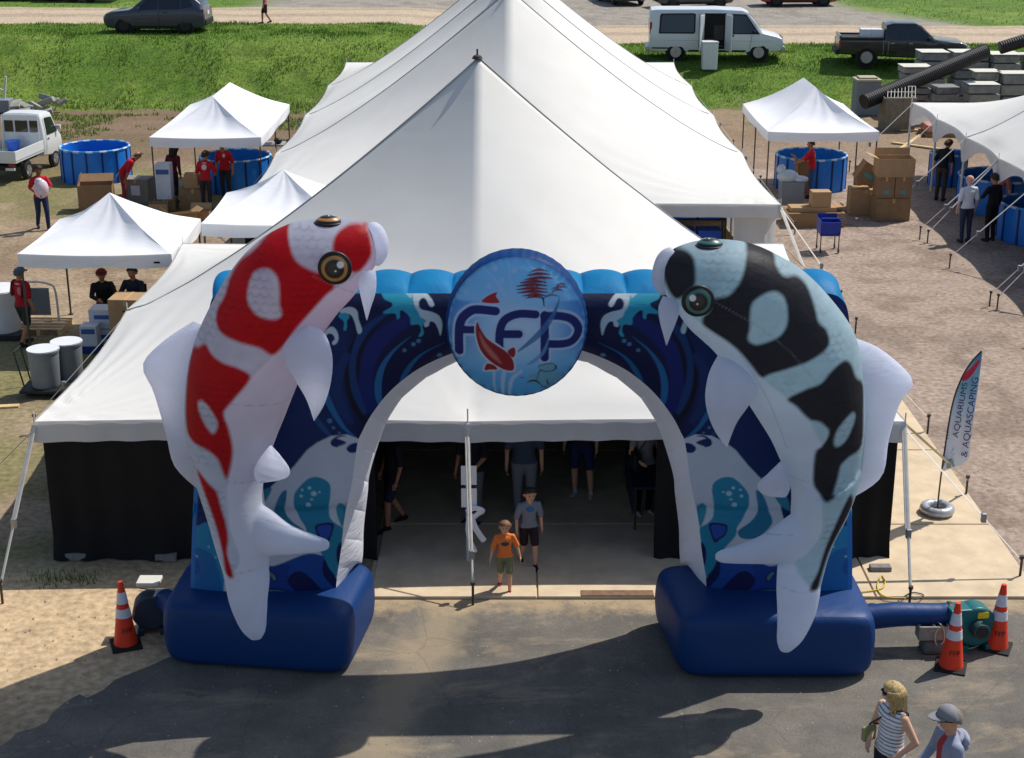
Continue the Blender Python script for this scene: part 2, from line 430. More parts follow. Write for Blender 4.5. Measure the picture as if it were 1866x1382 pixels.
# ---------------------------------------------------------------- concrete slab, cast in bays
cm = mat('concrete', S(206, 186, 156), .9, .10, 3, bump=.25, bscale=60, dirt=(S(150, 132, 108), .5), dscale=1.1, spec=.2)
slab = structure('concrete_slab', MB().box((2.55, 24.6, -.02), (9.1, 11.2, .06)), cm)
SX = [-1.95, .35, 2.65, 5.0, 7.28]; SY = [18.95, 21.35, 24.4, 27.4, 30.4]
for i in range(4):
    for j in range(4):
        if j == 0 and i == 1: pass
        w, d = SX[i + 1] - SX[i] - .025, SY[j + 1] - SY[j] - .03
        part('slab_bay', MB().box(((SX[i] + SX[i + 1]) / 2, (SY[j] + SY[j + 1]) / 2, .022), (w, d, .05)), cm, slab, bevel=.008)
part('drain_grate', MB().box((1.45, 19.05, .052), (1.0, .16, .012)), mat('rusty_steel', S(120, 92, 72), .8, .3, 12), slab)

# ---------------------------------------------------------------- grass on the bank: blades as real geometry
def blades(name, px_, py_, h, wd, cols, label):
    n = len(px_); z = berm(px_, py_); a = rng.uniform(0, 2 * np.pi, n); ln = rng.normal(0, .35, (n, 2)) * h[:, None]
    V = np.empty((n, 3, 3))
    V[:, 0] = np.stack([px_ - np.cos(a) * wd, py_ - np.sin(a) * wd, z - .02], 1)
    V[:, 1] = np.stack([px_ + np.cos(a) * wd, py_ + np.sin(a) * wd, z - .02], 1)
    V[:, 2] = np.stack([px_ + ln[:, 0], py_ + ln[:, 1], z + h], 1)
    me = bpy.data.meshes.new(name); me.vertices.add(3 * n); me.vertices.foreach_set('co', V.ravel())
    me.loops.add(3 * n); me.loops.foreach_set('vertex_index', np.arange(3 * n, dtype=np.int32))
    me.polygons.add(n); me.polygons.foreach_set('loop_start', np.arange(0, 3 * n, 3, dtype=np.int32)); me.update()
    gb = mat('grass_blade', None, .7, .15, 3, vcol='print', spec=.2)
    if not gb.get('soft'): gb['soft'] = 1; let_through(gb, .5)
    o = part(name, me, gb, kind='stuff', cols=np.repeat(cols, 3, 0))
    o['label'] = label
    return o
n = 110000
bx_, by_ = rng.uniform(-34, 36, n), rng.uniform(60.2, 72.3, n)
k = (rng.random(n) < sstep(60.2, 62.4, by_ + 2.2 * (fbm(bx_ * 1.3, by_ * 1.3, 21) - .5) + 2 * (fbm(bx_ * .35, by_ * .35, 11) - .5)))
bx_, by_ = bx_[k], by_[k]; n = len(bx_)
q = fbm(bx_ * .35, by_ * .35, 11); q2 = fbm(bx_ * .9, by_ * .9, 77)
col = np.array(S(104, 136, 48)[:3])[None] * np.ones((n, 1))
col = lerp(col, S(122, 144, 58), sstep(.45, .7, q)); col = lerp(col, S(70, 102, 36), sstep(.48, .66, q2) * .8)
col *= rng.uniform(.8, 1.12, (n, 1))
hh = rng.uniform(.04, .09, n) * (1 + .9 * sstep(.5, .7, q2))
blades('grass', bx_, by_, hh, np.full(n, .022), col, 'mown green grass covering the bank behind the tents')
n = 40000                                                             # rough weeds at the foot of the bank and beyond the road
wx = np.r_[rng.uniform(-26, -5, n // 2), rng.uniform(-36, 60, n // 2)]; wy = np.r_[rng.uniform(53, 62.5, n // 2), rng.uniform(80, 112, n // 2)]
wv = fbm(wx * .5, wy * .8, 61)
lotv = (wy > 80) & (wx > -14) & (wx < 23 - .35 * (wy - 80))
k = ((wv > .53) | (wy > 80)) & ~lotv; wx, wy = wx[k], wy[k]; n = len(wx)
col = np.array(S(104, 118, 62)[:3])[None] * rng.uniform(.8, 1.15, (n, 1))
blades('weed_patch', wx, wy, rng.uniform(.05, .14, n), np.full(n, .03), col, 'rough weeds and long grass at the foot of the bank')
# ---------------------------------------------------------------- white pole tents
tent_m = fabric_wrinkle(mat('tent_vinyl', S(214, 212, 206), .68, .035, .8, spec=.18, dirt=(S(204, 197, 184), .35), dscale=.6), (.5, .5, 1), .10, .05)
val_m = fabric_wrinkle(mat('valance_vinyl', S(226, 226, 224), .55, .05, 1.5, spec=.3), (1.2, 1.2, 5), .35, .04); let_through(val_m, .28)
seam_m = mat('tent_seam', S(170, 170, 168), .7, .1, 5)
pole_m = mat('white_pole', S(214, 214, 212), .4, .08, 8, spec=.4)
alu_m = mat('grey_pole', S(150, 150, 150), .4, .1, 8, metal=.6)
steel_m = mat('dark_steel', S(74, 66, 60), .6, .25, 10, metal=.4)
strap_m = mat('white_strap', S(206, 200, 188), .8, .1, 10)
black_m = mat('black_curtain', S(16, 16, 18), .9, .25, 3, bump=.3, bscale=5)
rope_m = mat('pale_rope', S(196, 190, 150), .9, .1, 20)

def membrane(x0, x1, y0, y1, eave, peaks, h, ridge_p=1.25):
    nx, ny = int(round((x1 - x0) / h)) + 1, int(round((y1 - y0) / h)) + 1
    X, Y = np.meshgrid(np.linspace(x0, x1, nx), np.linspace(y0, y1, ny), indexing='ij')
    Z = np.full(X.shape, eave + .8); fix = np.zeros(X.shape, bool)
    Z[0], Z[-1], Z[:, 0], Z[:, -1] = eave, eave, eave, eave
    fix[0] = fix[-1] = True; fix[:, 0] = fix[:, -1] = True
    cx = int(round((peaks[0][0] - x0) / (x1 - x0) * (nx - 1)))
    for (px_, py_, pz_) in peaks:
        j = int(round((py_ - y0) / (y1 - y0) * (ny - 1)))
        for i in range(nx):
            t = abs(i - cx) / (cx if i < cx else nx - 1 - cx); Z[i, j] = eave + (pz_ - eave) * (1 - t) ** ridge_p; fix[i, j] = True
    for (pk, sgn) in ((peaks[0], -1), (peaks[-1], 1)):
        j0 = int(round((pk[1] - y0) / (y1 - y0) * (ny - 1)))
        rr = range(j0, -1, -1) if sgn < 0 else range(j0, ny); m = len(rr) - 1
        for q, j in enumerate(rr): Z[cx, j] = eave + (pk[2] - eave) * (1 - q / m) ** (ridge_p + .12); fix[cx, j] = True
    for it in range(1600):
        A = .25 * (np.roll(Z, 1, 0) + np.roll(Z, -1, 0) + np.roll(Z, 1, 1) + np.roll(Z, -1, 1))
        Z = np.where(fix, Z, Z + 1.0 * (A - Z))
    return X, Y, Z, cx

def pole_tent(name, label, x0, x1, y0, y1, eave, peaks, side_ys, front_xs, h=.1, scallop=0.0, vdrop=.31, group=None, wrinkle=True, inset=1.0):
    t = thing(name, label, 'tent', ((x0 + x1) / 2, y0, 0), group)
    X, Y, Z, cx = membrane(x0, x1, y0, y1, eave, peaks, h)
    # pull of the side poles: radial creases at corners and poles, eaves drawn in a little between poles
    if wrinkle:
        for (qx, qy, amp, nn, rr) in [(x0, y0, .05, 40, 3.0), (x1, y0, .055, 40, 3.6), (x0, y1, .04, 26, 1.5), (x1, y1, .04, 26, 1.5)] + [(x0, sy, .025, 22, .9) for sy in side_ys] + [(x1, sy, .025, 22, .9) for sy in side_ys] + [(fx, y0, .02, 22, .9) for fx in front_xs]:
            dx, dy = X - qx, Y - qy; d = np.hypot(dx, dy); a = np.arctan2(dy, dx)
            Z += amp * np.exp(-d / rr * 1.6) * sstep(0, .25, d) * np.sin(a * nn + 1.7 * np.sin(a * 5)) * (.6 + .4 * np.sin(a * 9 + 2)) * sstep(0, .12, np.minimum(np.minimum(X - x0, x1 - X), np.minimum(Y - y0, y1 - Y)))
    def drawn(v, knots):
        k = np.sort(np.array(knots)); i = np.clip(np.searchsorted(k, v) - 1, 0, len(k) - 2); u = np.clip((v - k[i]) / (k[i + 1] - k[i]), 0, 1)
        return np.sin(np.pi * u) ** 1.0
    ky, kx = [y0] + list(side_ys) + [y1], [x0] + list(front_xs) + [x1]
    dY, dX = .13 * drawn(Y, ky), .10 * drawn(X, kx)
    X2 = X + dY * sstep(.5, 0, X - x0) - dY * sstep(.5, 0, x1 - X)
    Y2 = Y + dX * sstep(.5, 0, Y - y0) - dX * sstep(.5, 0, y1 - Y)
    part('roof', MB().grid(np.stack([X2, Y2, Z], 2)), tent_m, t, smooth=180)
    # valance hanging from the eave
    ring = np.concatenate([np.stack([X2[:, 0], Y2[:, 0]], 1), np.stack([X2[-1], Y2[-1]], 1)[1:], np.stack([X2[::-1, -1], Y2[::-1, -1]], 1)[1:], np.stack([X2[0, ::-1], Y2[0, ::-1]], 1)[1:-1]])
    cen = np.array([(x0 + x1) / 2, (y0 + y1) / 2]); outw = np.sign(ring - cen)
    onx = (np.abs(ring[:, 0] - x0) < .3) | (np.abs(ring[:, 0] - x1) < .3); ony = (np.abs(ring[:, 1] - y0) < .3) | (np.abs(ring[:, 1] - y1) < .3)
    push = np.stack([outw[:, 0] * onx, outw[:, 1] * ony], 1)
    rows = []
    s_ = np.where(onx, drawn(ring[:, 1], ky), drawn(ring[:, 0], kx)) if scallop else np.zeros(len(ring))
    for q in np.linspace(0, 1, 5):
        drop = vdrop - scallop * s_
        w = .012 + .02 * q * np.sin(np.arange(len(ring)) * .9) * (q > 0) + .02 * q
        rows.append(np.c_[ring + push * w[:, None], eave + .012 - q * drop])
    part('valance', MB().grid(np.stack(rows, 1), wrap_u=True), val_m, t, smooth=180)
    # seams along the ridges
    for (px_, py_, pz_) in peaks:
        j = int(round((py_ - y0) / (y1 - y0) * (Z.shape[1] - 1)))
        for r in (range(cx, -1, -2), range(cx, Z.shape[0], 2)):
            part('seam', MB().loft([(X2[i, j], Y2[i, j], Z[i, j] + .008) for i in r], [.013] * len(r), n=5), seam_m, t, smooth=180)
        part('pole_cap', MB().loft([(px_, py_, pz_ - .02), (px_, py_, pz_ + .03), (px_, py_, pz_ + .05)], [.09, .07, .02], n=12).cyl((px_, py_, pz_), (px_, py_, pz_ + .14), .016), steel_m, t, smooth=40)
        part('center_pole', MB().cyl((px_, py_, 0), (px_, py_, pz_ - .05), .05), alu_m, t, smooth=40)
    for sy in ky:
        for sx_ in (x0, x1):
            qx, qy = sx_ + (.2 if sx_ == x0 else -.2) * inset, sy + (.35 * (sy == y0) - .35 * (sy == y1)) * inset
            part('side_pole', MB().cyl((qx, qy, 0), (qx, qy, eave - .02), .035).cyl((sx_, sy, eave), (sx_, sy, eave + .14), .01, n=6), pole_m, t, smooth=40)
    for fx in front_xs:
        for sy in (y0, y1):
            part('side_pole', MB().cyl((fx, sy, 0), (fx, sy, eave - .02), .04).cyl((fx, sy, eave), (fx, sy, eave + .2), .012, n=6), pole_m, t, smooth=40)
    return t

def guy(t, a, b, w=.028, ratchet=.68, stake=True):
    """webbing strap from eave to a driven stake, with a ratchet buckle and double webbing"""
    a, b = Vector(a), Vector(b); top = b + Vector((0, 0, .28)) if stake else b
    d = (top - a); side = d.cross(Vector((0, 0, 1)))
    side = side.normalized() * .035 if side.length > .01 else Vector((.035, 0, 0))
    k = a + d * ratchet
    part('strap', MB().loft([a, k], [(w, .006)] * 2, n=6).loft([k, top], [(w * .75, .006)] * 2, n=6).loft([a + side, k + side], [(w * .5, .004)] * 2, n=6), strap_m, t)
    part('ratchet', MB().box(k, (.07, .07, .14)), alu_m, t, bevel=.01)
    if stake: part('stake', MB().cyl(b - Vector((0, 0, .1)), b + Vector((0, 0, .34)), .018).cyl(b + Vector((0, 0, .32)), b + Vector((0, 0, .36)), .034), steel_m, t)

EAVE = 2.17
FX0, FX1, FY0, FY1 = -6.68, 5.5, 20.12, 30.35
front = pole_tent('front_marquee', 'white peaked marquee with black side curtains directly behind the inflatable arch', FX0, FX1, FY0, FY1, EAVE, [(-.57, 25.6, 6.5)], [25.6], [-.62], h=.085)
rear = pole_tent('rear_marquee', 'long white marquee with three peaks behind the front peaked tent', -6.2, 6.05, 33.95, 58.2, EAVE, [(-.05, 40.05, 6.38), (-.05, 46.1, 6.38), (-.05, 52.15, 6.38)], [40.05, 46.1, 52.15], [-.05], h=.13)
side = pole_tent('side_marquee', 'white marquee with scalloped eaves at the right edge, standing over blue tanks', 12.6, 24.8, 24.2, 48.6, EAVE, [(18.7, 30.3, 6.2), (18.7, 36.4, 6.2), (18.7, 42.5, 6.2)], [27.25, 30.3, 33.35, 36.4, 39.45, 42.5, 45.55], [18.7], h=.15, scallop=.55, vdrop=.75, inset=0)

# curtains of the front marquee
def curtain(t, a, b, z0, z1, amp=.03, folds=9, puddle=.1, m=None):
    a, b = np.array(a), np.array(b); L_ = np.linalg.norm(b - a); n = max(int(L_ / .06), 12); u = np.linspace(0, 1, n)
    d = (b - a) / L_; nr = np.array([d[1], -d[0]]); rows = []
    for q in np.linspace(0, 1, 14):
        off = amp * np.sin(u * folds * 6.28 + 2 * np.sin(u * 7)) * (.3 + .7 * q) + puddle * max(0, q - .85) / .15 * (1 + .4 * np.sin(u * 25))
        rows.append(np.c_[a + u[:, None] * (b - a) + off[:, None] * nr, np.full(n, z1 + (z0 - z1) * q)])
    part('curtain', MB().grid(np.stack(rows, 1)), m or black_m, t, smooth=180)
curtain(front, (FX0 + .04, FY0 + .15), (-1.95, FY0 + .15), .02, EAVE - .2)
curtain(front, (2.05, FY0 + .15), (FX1 - .04, FY0 + .15), .02, EAVE - .2)
curtain(front, (FX0 + .2, FY1 - .2), (FX0 + .2, FY0 + .2), .02, EAVE - .1)
curtain(front, (FX1 - .2, FY0 + .2), (FX1 - .2, FY1 - .2), .02, EAVE - .1)
curtain(front, (FX1 - .2, FY1 - .2), (FX0 + .2, FY1 - .2), .02, EAVE - .1)
X, Y, Z, cx = membrane(FX0 + .3, FX1 - .3, FY0 + .3, FY1 - .3, EAVE - .05, [(-.57, 25.6, 6.2)], .3)
part('bounce_blocker', MB().grid(np.stack([X, Y, Z - .12], 2)), mat('blocker_dark', S(24, 26, 30), .9, .1, 2), front, smooth=180)  # added dark skin, unseen under the roof, cuts light bouncing around inside
block_m = mat('curtain_block', S(128, 126, 122), .9, .2, 12, bump=.3)
for i, (x_, y_) in enumerate([(142, 1017), (305, 1019), (1602, 1041)]):
    p = G(x_, y_)
    solo('concrete_weight', MB().box((p.x, p.y - .05, .06), (.3, .14, .11)), block_m, ['grey weight holding down the black curtain near the left corner pole', 'grey weight on the curtain hem beside the left blue arch base', 'pale weight on the curtain hem at the right corner of the marquee'][i], 'weight', group='curtain weights', bevel=.012)
# straps and stakes
guy(front, (FX0, FY0, EAVE - .05), G(5, 1100), ratchet=.62)
guy(front, (FX1, FY0, EAVE - .05), G(1656, 1112), ratchet=.66)
guy(front, (-.62, FY0 - .02, EAVE - .1), G(862, 1104), w=.02, ratchet=.8)
guy(front, (FX0, 25.6, EAVE - .05), (-8.4, 25.3, 0)); guy(front, (FX0, FY0 + .1, EAVE - .1), (-8.5, 20.6, 0))
guy(front, (FX1, FY0 + .1, EAVE - .05), G(1760, 905)); guy(front, (FX1, FY0 + .1, EAVE - .1), G(1858, 1055))
guy(front, (FX1, 25.6, EAVE - .05), G(1690, 790)); guy(front, (FX1, FY1, EAVE - .05), (7.3, 31.2, 0))
for (sx_, sgn) in ((6.05, 1), (-6.2, -1)):
    for sy in (40.05, 46.1, 52.15): guy(rear, (sx_, sy, EAVE - .05), (sx_ + sgn * 1.5, sy, 0))
guy(rear, (6.05, 33.95, EAVE - .05), (7.4, 33.3, 0)); guy(rear, (6.05, 33.95, EAVE - .05), (6.7, 32.2, 0), w=.035)
for sy in (30.3, 33.35, 36.4, 39.45, 42.5, 45.55, 48.5):
    guy(side, (12.6, sy, EAVE - .02), (10.75, sy + rng.uniform(-.2, .2), 0))
    if sy in (33.35, 39.45): guy(side, (12.6, sy, EAVE - .05), (10.85, sy - .35, 0))
# white end panel and blue barrels glimpsed under the rear marquee
curtain(rear, (5.05, 34.2), (6.0, 34.2), .02, EAVE - .1, .05, 3, .02, val_m)
curtain(rear, (-6.1, 34.2), (.6, 34.2), .02, EAVE - .1, .03, 9, .02, black_m)
curtain(rear, (-6.0, 58), (-6.0, 34.2), .02, EAVE - .1, .03, 9, .02, val_m)
curtain(rear, (5.85, 34.6), (5.85, 58), .02, EAVE - .1, .03, 9, .02, val_m)
t = thing('storage_rack', 'rack of blue plastic bins glimpsed under the front eave of the rear marquee', 'rack', (4.0, 35.1, 0))
for x_ in (3.05, 4.95):
    for y_ in (34.85, 35.35): part('upright', MB().box((x_, y_, .95), (.05, .05, 1.9)), steel_m, t)
for z_ in (.3, 1.0, 1.6):
    part('shelf', MB().box((4.0, 35.1, z_), (1.95, .55, .03)), steel_m, t)
    for x_ in (3.4, 4.0, 4.6): part('bin', MB().box((x_, 35.1, z_ + .19), (.52, .45, .34), taper=1.08), mat('bin_blue', S(24, 84, 190), .45, .1, 5), t, bevel=.02)
# notices and ribbon on the middle pole
pap = mat('paper', S(236, 236, 238), .7, .04, 3)
sx_ = -.62
for i, (py_) in enumerate((866, 907)):
    c = AT(847, py_, FY0 - .05)
    o = solo('paper_notice', MB().box((sx_ + .01, FY0 - .06, c.z), (.22, .006, .29)), pap, ['upper white paper notice taped to the middle entrance pole', 'lower white paper notice taped to the middle entrance pole'][i], 'notice', group='notices on the pole')
rb = MB()
c = AT(858, 940, FY0 - .1)
rb.loft(spline([(sx_ - .02, FY0 - .08, c.z + .05), (sx_ + .08, FY0 - .1, c.z + .12), (sx_ + .2, FY0 - .1, c.z + .08), (sx_ + .12, FY0 - .1, c.z + .02), (sx_ + .02, FY0 - .1, c.z - .08)], 6), (.04,) * 25, n=5)
rb.loft(spline([(sx_ + .03, FY0 - .1, c.z + .02), (sx_ + .1, FY0 - .12, c.z - .18), (sx_ + .22, FY0 - .12, c.z - .38)], 6), (.045,) * 13, n=5)
rb.loft(spline([(sx_ + .01, FY0 - .1, c.z + .02), (sx_ - .01, FY0 - .12, c.z - .25), (sx_ + .1, FY0 - .13, c.z - .55)], 6), (.03,) * 13, n=5)
solo('tied_ribbon', rb, mat('ribbon', S(240, 240, 246), .6, .04, 4), 'white ribbon tied in a bow on the middle entrance pole', 'ribbon', smooth=60)
# ---------------------------------------------------------------- inflatable archway with two koi
YF, YB = 17.55, 18.45                                  # front and back plane of the arch
arch = thing('inflatable_arch', 'giant inflatable archway printed with blue waves, two leaping koi and a round sign', 'inflatable arch', (0, YF, 0))
def cloth(name, vcol=None, col=None, rough=.5, wr=(3, 3, 8), st=.22, var=.05, thin=.6):
    m = fabric_wrinkle(mat(name, col, rough, var, 2.0, vcol=vcol, spec=.3), wr, st, .03)
    let_through(m, thin)                                   # thin nylon glows with the light behind it
    return m
print_m = cloth('printed_nylon', 'print', thin=.22); koi_m = cloth('koi_nylon', 'print', thin=.6)
white_m = cloth('white_nylon', col=S(236, 239, 250), wr=(2, 2, 9), st=.4, thin=.66)
lining_m = cloth('lining_nylon', col=S(226, 226, 234), wr=(2, 2, 9), st=.4, thin=.12)
blue_m = cloth('blue_nylon', col=S(10, 56, 112), wr=(2.2, 2.2, 3), st=.35, thin=.1)
cyan_m = cloth('cyan_nylon', col=S(34, 164, 220), wr=(4, 4, 4), st=.35)
navy_m = cloth('rim_nylon', col=S(26, 78, 142), wr=(5, 5, 5), st=.4)

# base cushions ------------------------------------------------------------
def puffy(corners, z0, z1, n=30, p=9.0, bulge=.07):
    g = np.linspace(-1, 1, n); A, B = np.meshgrid(g, g, indexing='ij'); one = np.ones_like(A); mb = MB(); c = np.array(corners)
    for (x_, y_, z_) in ((A, B, one), (B, A, -one), (one, A, B), (-one, B, A), (B, one, A), (A, -one, B)):
        r = (np.abs(x_) ** p + np.abs(y_) ** p + np.abs(z_) ** p) ** (1 / p); X, Y, Z = x_ / r, y_ / r, z_ / r
        f = 1 + bulge * (1 - Z ** 2) * .7
        u, v = (X * f + 1) / 2, (Y * f + 1) / 2
        P = ((1 - u) * (1 - v))[..., None] * c[0] + (u * (1 - v))[..., None] * c[1] + (u * v)[..., None] * c[2] + ((1 - u) * v)[..., None] * c[3]
        zz = z0 + (z1 - z0) * (Z + 1) / 2 + bulge * .7 * (Z > 0) * Z * (1 - X ** 2) * (1 - Y ** 2)
        mb.grid(np.dstack([P, zz]))
    return mb
def g2(px, py): p = G(px, py); return (p.x, p.y)
fl, fr = g2(303, 1213), g2(632, 1236)
part('base_cushion', puffy([fl, fr, (fr[0] + .22, fr[1] + 1.55), (fl[0] + .1, fl[1] + 1.5)], 0, .88), blue_m, arch, smooth=180)
fl2, fr2 = g2(1243, 1240), g2(1588, 1240)
part('base_cushion', puffy([fl2, fr2, (fr2[0] - .02, fr2[1] + 1.55), (fl2[0] - .2, fl2[1] + 1.55)], 0, .88), blue_m, arch, smooth=180)

# arch shell ---------------------------------------------------------------
MX = 950
def mir(p): return (2 * MX - p[0], p[1])
inner_f = [(614, 1093), (613, 1063), (622, 998), (629, 937), (641, 882), (651, 811), (660, 787), (675, 759), (701, 724), (730, 696), (767, 670), (819, 646), (880, 629), (MX, 624)]
inner_b = [(626, 1085), (644, 1060), (660, 1022), (663, 961), (670, 900), (674, 862), (695, 793), (710, 759), (732, 726), (762, 698), (795, 676), (823, 661), (880, 646), (MX, 641)]
outer_l = [(347, 1078), (349, 1000), (353, 900), (360, 780), (370, 660), (380, 570), (392, 540), (425, 533), (520, 534), (640, 535), (760, 535), (MX, 535)]
outer_r = [(1553, 1078), (1553, 1000), (1552, 900), (1552, 780), (1550, 660), (1547, 580), (1535, 547), (1500, 534), (1400, 534), (1260, 535), (1140, 535)]
def side_curve(L_, Y, R_=None): return [AT(*p, Y) for p in L_] + ([AT(*mir(p), Y) for p in L_[-2::-1]] if R_ is None else [AT(*p, Y) for p in R_[::-1]])
NU, NV = 1040, 140
inF = resample(spline(side_curve(inner_f, YF), 8), NU)
inB = resample(spline(side_curve(inner_b, YB), 8), NU)
outF = np.array([[p.x, p.y, p.z] for p in side_curve(outer_l, YF, outer_r)]); outF = resample(spline(outF, 8), NU)
for A in (inF, inB, outF): A[:, 2] = np.maximum(A[:, 2], .80)
outB = outF.copy(); outB[:, 1] = YB
v = np.linspace(0, 1, NV)[None, :, None]
F_ = inF[:, None] * (1 - v) + outF[:, None] * v
bul = (1 - np.abs(2 * v[..., 0] - 1) ** 3.0) * .15
F_[..., 1] -= bul * np.ones((NU, 1))
fold = np.exp(-((F_[..., 2] - 1.98) / .07) ** 2) * .05 * (np.abs(F_[..., 0]) > 1.5)
F_[..., 1] += fold                                         # crease where the leg meets the bow
mbF = MB().grid(F_)
PF = F_.reshape(-1, 3)
# ---- the printed waves
W = Print(PF, S(9, 24, 66), YF)
Z7 = from_zoom(580, 520, 4.607); Z4 = from_zoom(460, 840, 4.9375); Z4a = from_zoom(250, 780, 2.879)
def both(fn, pts, *a, **k):
    fn(pts, *a, **k); fn([mir(p) for p in pts], *a, **k)
bl = lambda pts, w, col, z=Z7, kk=4.607, **q: both(W.line, z(pts), [t / kk for t in w] if hasattr(w, '__len__') else w / kk, col, **q)
bp_ = lambda pts, col, z=Z7, **q: both(W.poly, z(pts), col, **q)
both(W.poly, [(470, 540), (640, 600), (600, 900), (330, 900), (340, 540)], S(12, 40, 92), soft=30)
bl([(900, 200), (640, 330), (480, 480), (410, 650), (395, 800), (420, 960), (480, 1060)], [60, 120, 150, 150, 150, 140, 90], S(16, 34, 104), soft=6)
bl([(600, 200), (430, 320), (340, 450), (296, 600), (290, 750), (320, 880), (390, 1060)], [20, 60, 75, 80, 80, 75, 40], S(18, 58, 112), soft=3)
bl([(330, 380), (262, 560), (248, 720), (268, 880), (330, 1050), (410, 1170)], [10, 34, 40, 46, 46, 30], S(6, 14, 38), soft=3)
bl([(500, 320), (390, 470), (345, 620), (342, 810)], [8, 36, 38, 8], S(6, 15, 42), soft=3)
bl([(250, 560), (180, 700), (160, 850), (200, 1000), (280, 1130)], [60, 90, 100, 80, 40], S(16, 50, 104), soft=4)
bl([(780, 400), (640, 520), (545, 660), (508, 800), (508, 930), (525, 1010)], [3, 22, 46, 58, 54, 40], S(30, 104, 156), soft=1.6)
bl([(1070, 452), (900, 540), (800, 630), (730, 740), (690, 815)], [3, 16, 36, 44, 22], S(26, 92, 142), soft=1.6)
bl([(50, 830), (100, 960), (160, 1080), (230, 1190), (330, 1285)], [60, 56, 46, 30, 6], S(30, 104, 156), soft=1.6)
bl([(-40, 1050), (60, 1180), (115, 1245)], [40, 46, 16], S(24, 76, 124), soft=1.6)
for (x_, y_, r_) in ((730, 517, 17), (805, 465, 19), (848, 437, 19), (1020, 577, 22), (105, 1112, 22), (135, 1172, 14), (182, 1220, 10)):
    p = Z7([(x_, y_)])[0]
    for q in (p, mir(p)): W.dot(*q, r_ / 4.607, S(74, 122, 158))
bp_([(500, 20), (800, 20), (805, 130), (850, 200), (900, 250), (910, 275), (890, 290), (880, 320), (892, 370), (870, 400), (848, 396), (868, 350), (850, 300), (785, 302), (775, 240), (720, 190), (692, 195), (692, 240), (668, 256), (652, 212), (565, 214), (552, 200), (585, 180), (622, 158), (622, 132), (560, 108), (530, 70)], S(44, 158, 182))
bp_([(690, 40), (790, 40), (782, 98), (740, 75)], S(176, 198, 206))
bp_([(800, 60), (900, 62), (972, 128), (968, 158), (940, 155), (900, 102), (862, 105), (847, 140), (872, 178), (960, 198), (1022, 232), (1046, 300), (1030, 392), (1008, 330), (978, 282), (942, 276), (932, 310), (902, 320), (892, 292), (910, 268), (862, 235), (845, 200), (812, 150)], S(196, 210, 212))
bp_([(190, 190), (270, 163), (332, 190), (348, 260), (376, 338), (366, 373), (340, 370), (318, 290), (290, 232), (250, 215), (215, 228)], S(196, 210, 212))
bp_([(185, 218), (240, 208), (272, 240), (252, 270), (250, 330), (240, 348), (222, 345), (226, 280), (185, 245)], S(44, 158, 182))
bp_([(60, 370), (120, 318), (165, 350), (181, 410), (166, 455), (136, 470), (128, 446), (150, 420), (135, 385), (100, 375), (72, 400), (52, 440)], S(196, 210, 212))
# lower leg: white foam, teal pools, deep blue water
both(W.poly, [(488, 892), (515, 866), (540, 840), (562, 813), (580, 800), (605, 789), (634, 789), (680, 815), (680, 1100), (330, 1100), (330, 905), (440, 905)], S(198, 203, 210), smooth=0)
both(W.poly, [(330, 880), (486, 893), (470, 960), (330, 960)], S(10, 30, 84), soft=2, smooth=0)
both(W.poly, [(496, 880), (515, 862), (508, 900), (496, 920)], S(198, 203, 210), soft=1.5, smooth=0)
bp_([(612 - 580, 0), (0, 0), (0, 1)], S(198, 203, 210)) if False else None
bl([(240, 1255), (180, 1250), (130, 1280), (128, 1312), (165, 1338)], [4, 16, 24, 26, 10], S(14, 36, 90)) 
bp_([(128, 1290), (160, 1268), (215, 1290), (240, 1310), (210, 1325), (160, 1335), (130, 1318)], S(14, 40, 98))
bp_([(240, 1360), (270, 1328), (320, 1322), (345, 1360), (330, 1400), (270, 1400)], S(14, 40, 98))
TEAL, TEAL2 = S(34, 132, 162), S(46, 140, 158)
both(W.poly, Z4([(60, 260), (190, 200), (120, 340), (20, 420)]), S(40, 128, 150))
both(W.poly, Z4([(205, 420), (235, 320), (280, 240), (322, 224), (318, 300), (306, 430), (380, 512), (485, 596), (440, 660), (300, 640), (180, 520)]), S(36, 118, 148))
both(W.poly, Z4([(385, 320), (400, 240), (490, 140), (560, 110), (640, 128), (700, 180), (710, 260), (692, 400), (702, 490), (760, 560), (815, 610), (802, 740), (775, 960), (745, 1050), (690, 975), (648, 860), (600, 760), (505, 640), (490, 560), (430, 470), (392, 390)]), TEAL)
both(W.poly, Z4([(752, 430), (775, 380), (800, 374), (832, 420), (836, 490), (812, 590), (778, 520)]), TEAL2)
for (x_, y_, r_) in ((525, 207, 16), (462, 222, 12), (563, 260, 26), (612, 250, 10), (452, 277, 15), (545, 312, 12), (515, 360, 24)):
    p = Z4([(x_, y_)])[0]
    for q in (p, mir(p)): W.dot(*q, r_ / 4.9375, S(170, 200, 206))
both(W.poly, Z4([(150, 930), (300, 868), (500, 800), (640, 830), (662, 880), (740, 1040), (800, 1100), (800, 1300), (100, 1300), (100, 1000)]), S(20, 72, 150))
both(W.poly, Z4([(60, 930), (200, 900), (350, 900), (330, 1010), (380, 1130), (480, 1230), (480, 1320), (0, 1320)]), S(18, 58, 138), soft=3)
both(W.poly, Z4([(335, 1010), (400, 952), (480, 970), (560, 1050), (640, 1150), (740, 1250), (740, 1320), (500, 1280), (410, 1150), (345, 1070)]), S(12, 24, 76))
both(W.poly, Z4([(640, 900), (660, 868), (692, 950), (752, 1050), (762, 1160), (690, 1080), (640, 990)]), S(12, 24, 76))
both(W.poly, Z4([(758, 800), (800, 728), (812, 830), (772, 940)]), S(12, 26, 80))
both(W.poly, Z4([(572, 570), (600, 538), (705, 538), (736, 580), (690, 712), (640, 680), (595, 640)]), S(8, 22, 72))
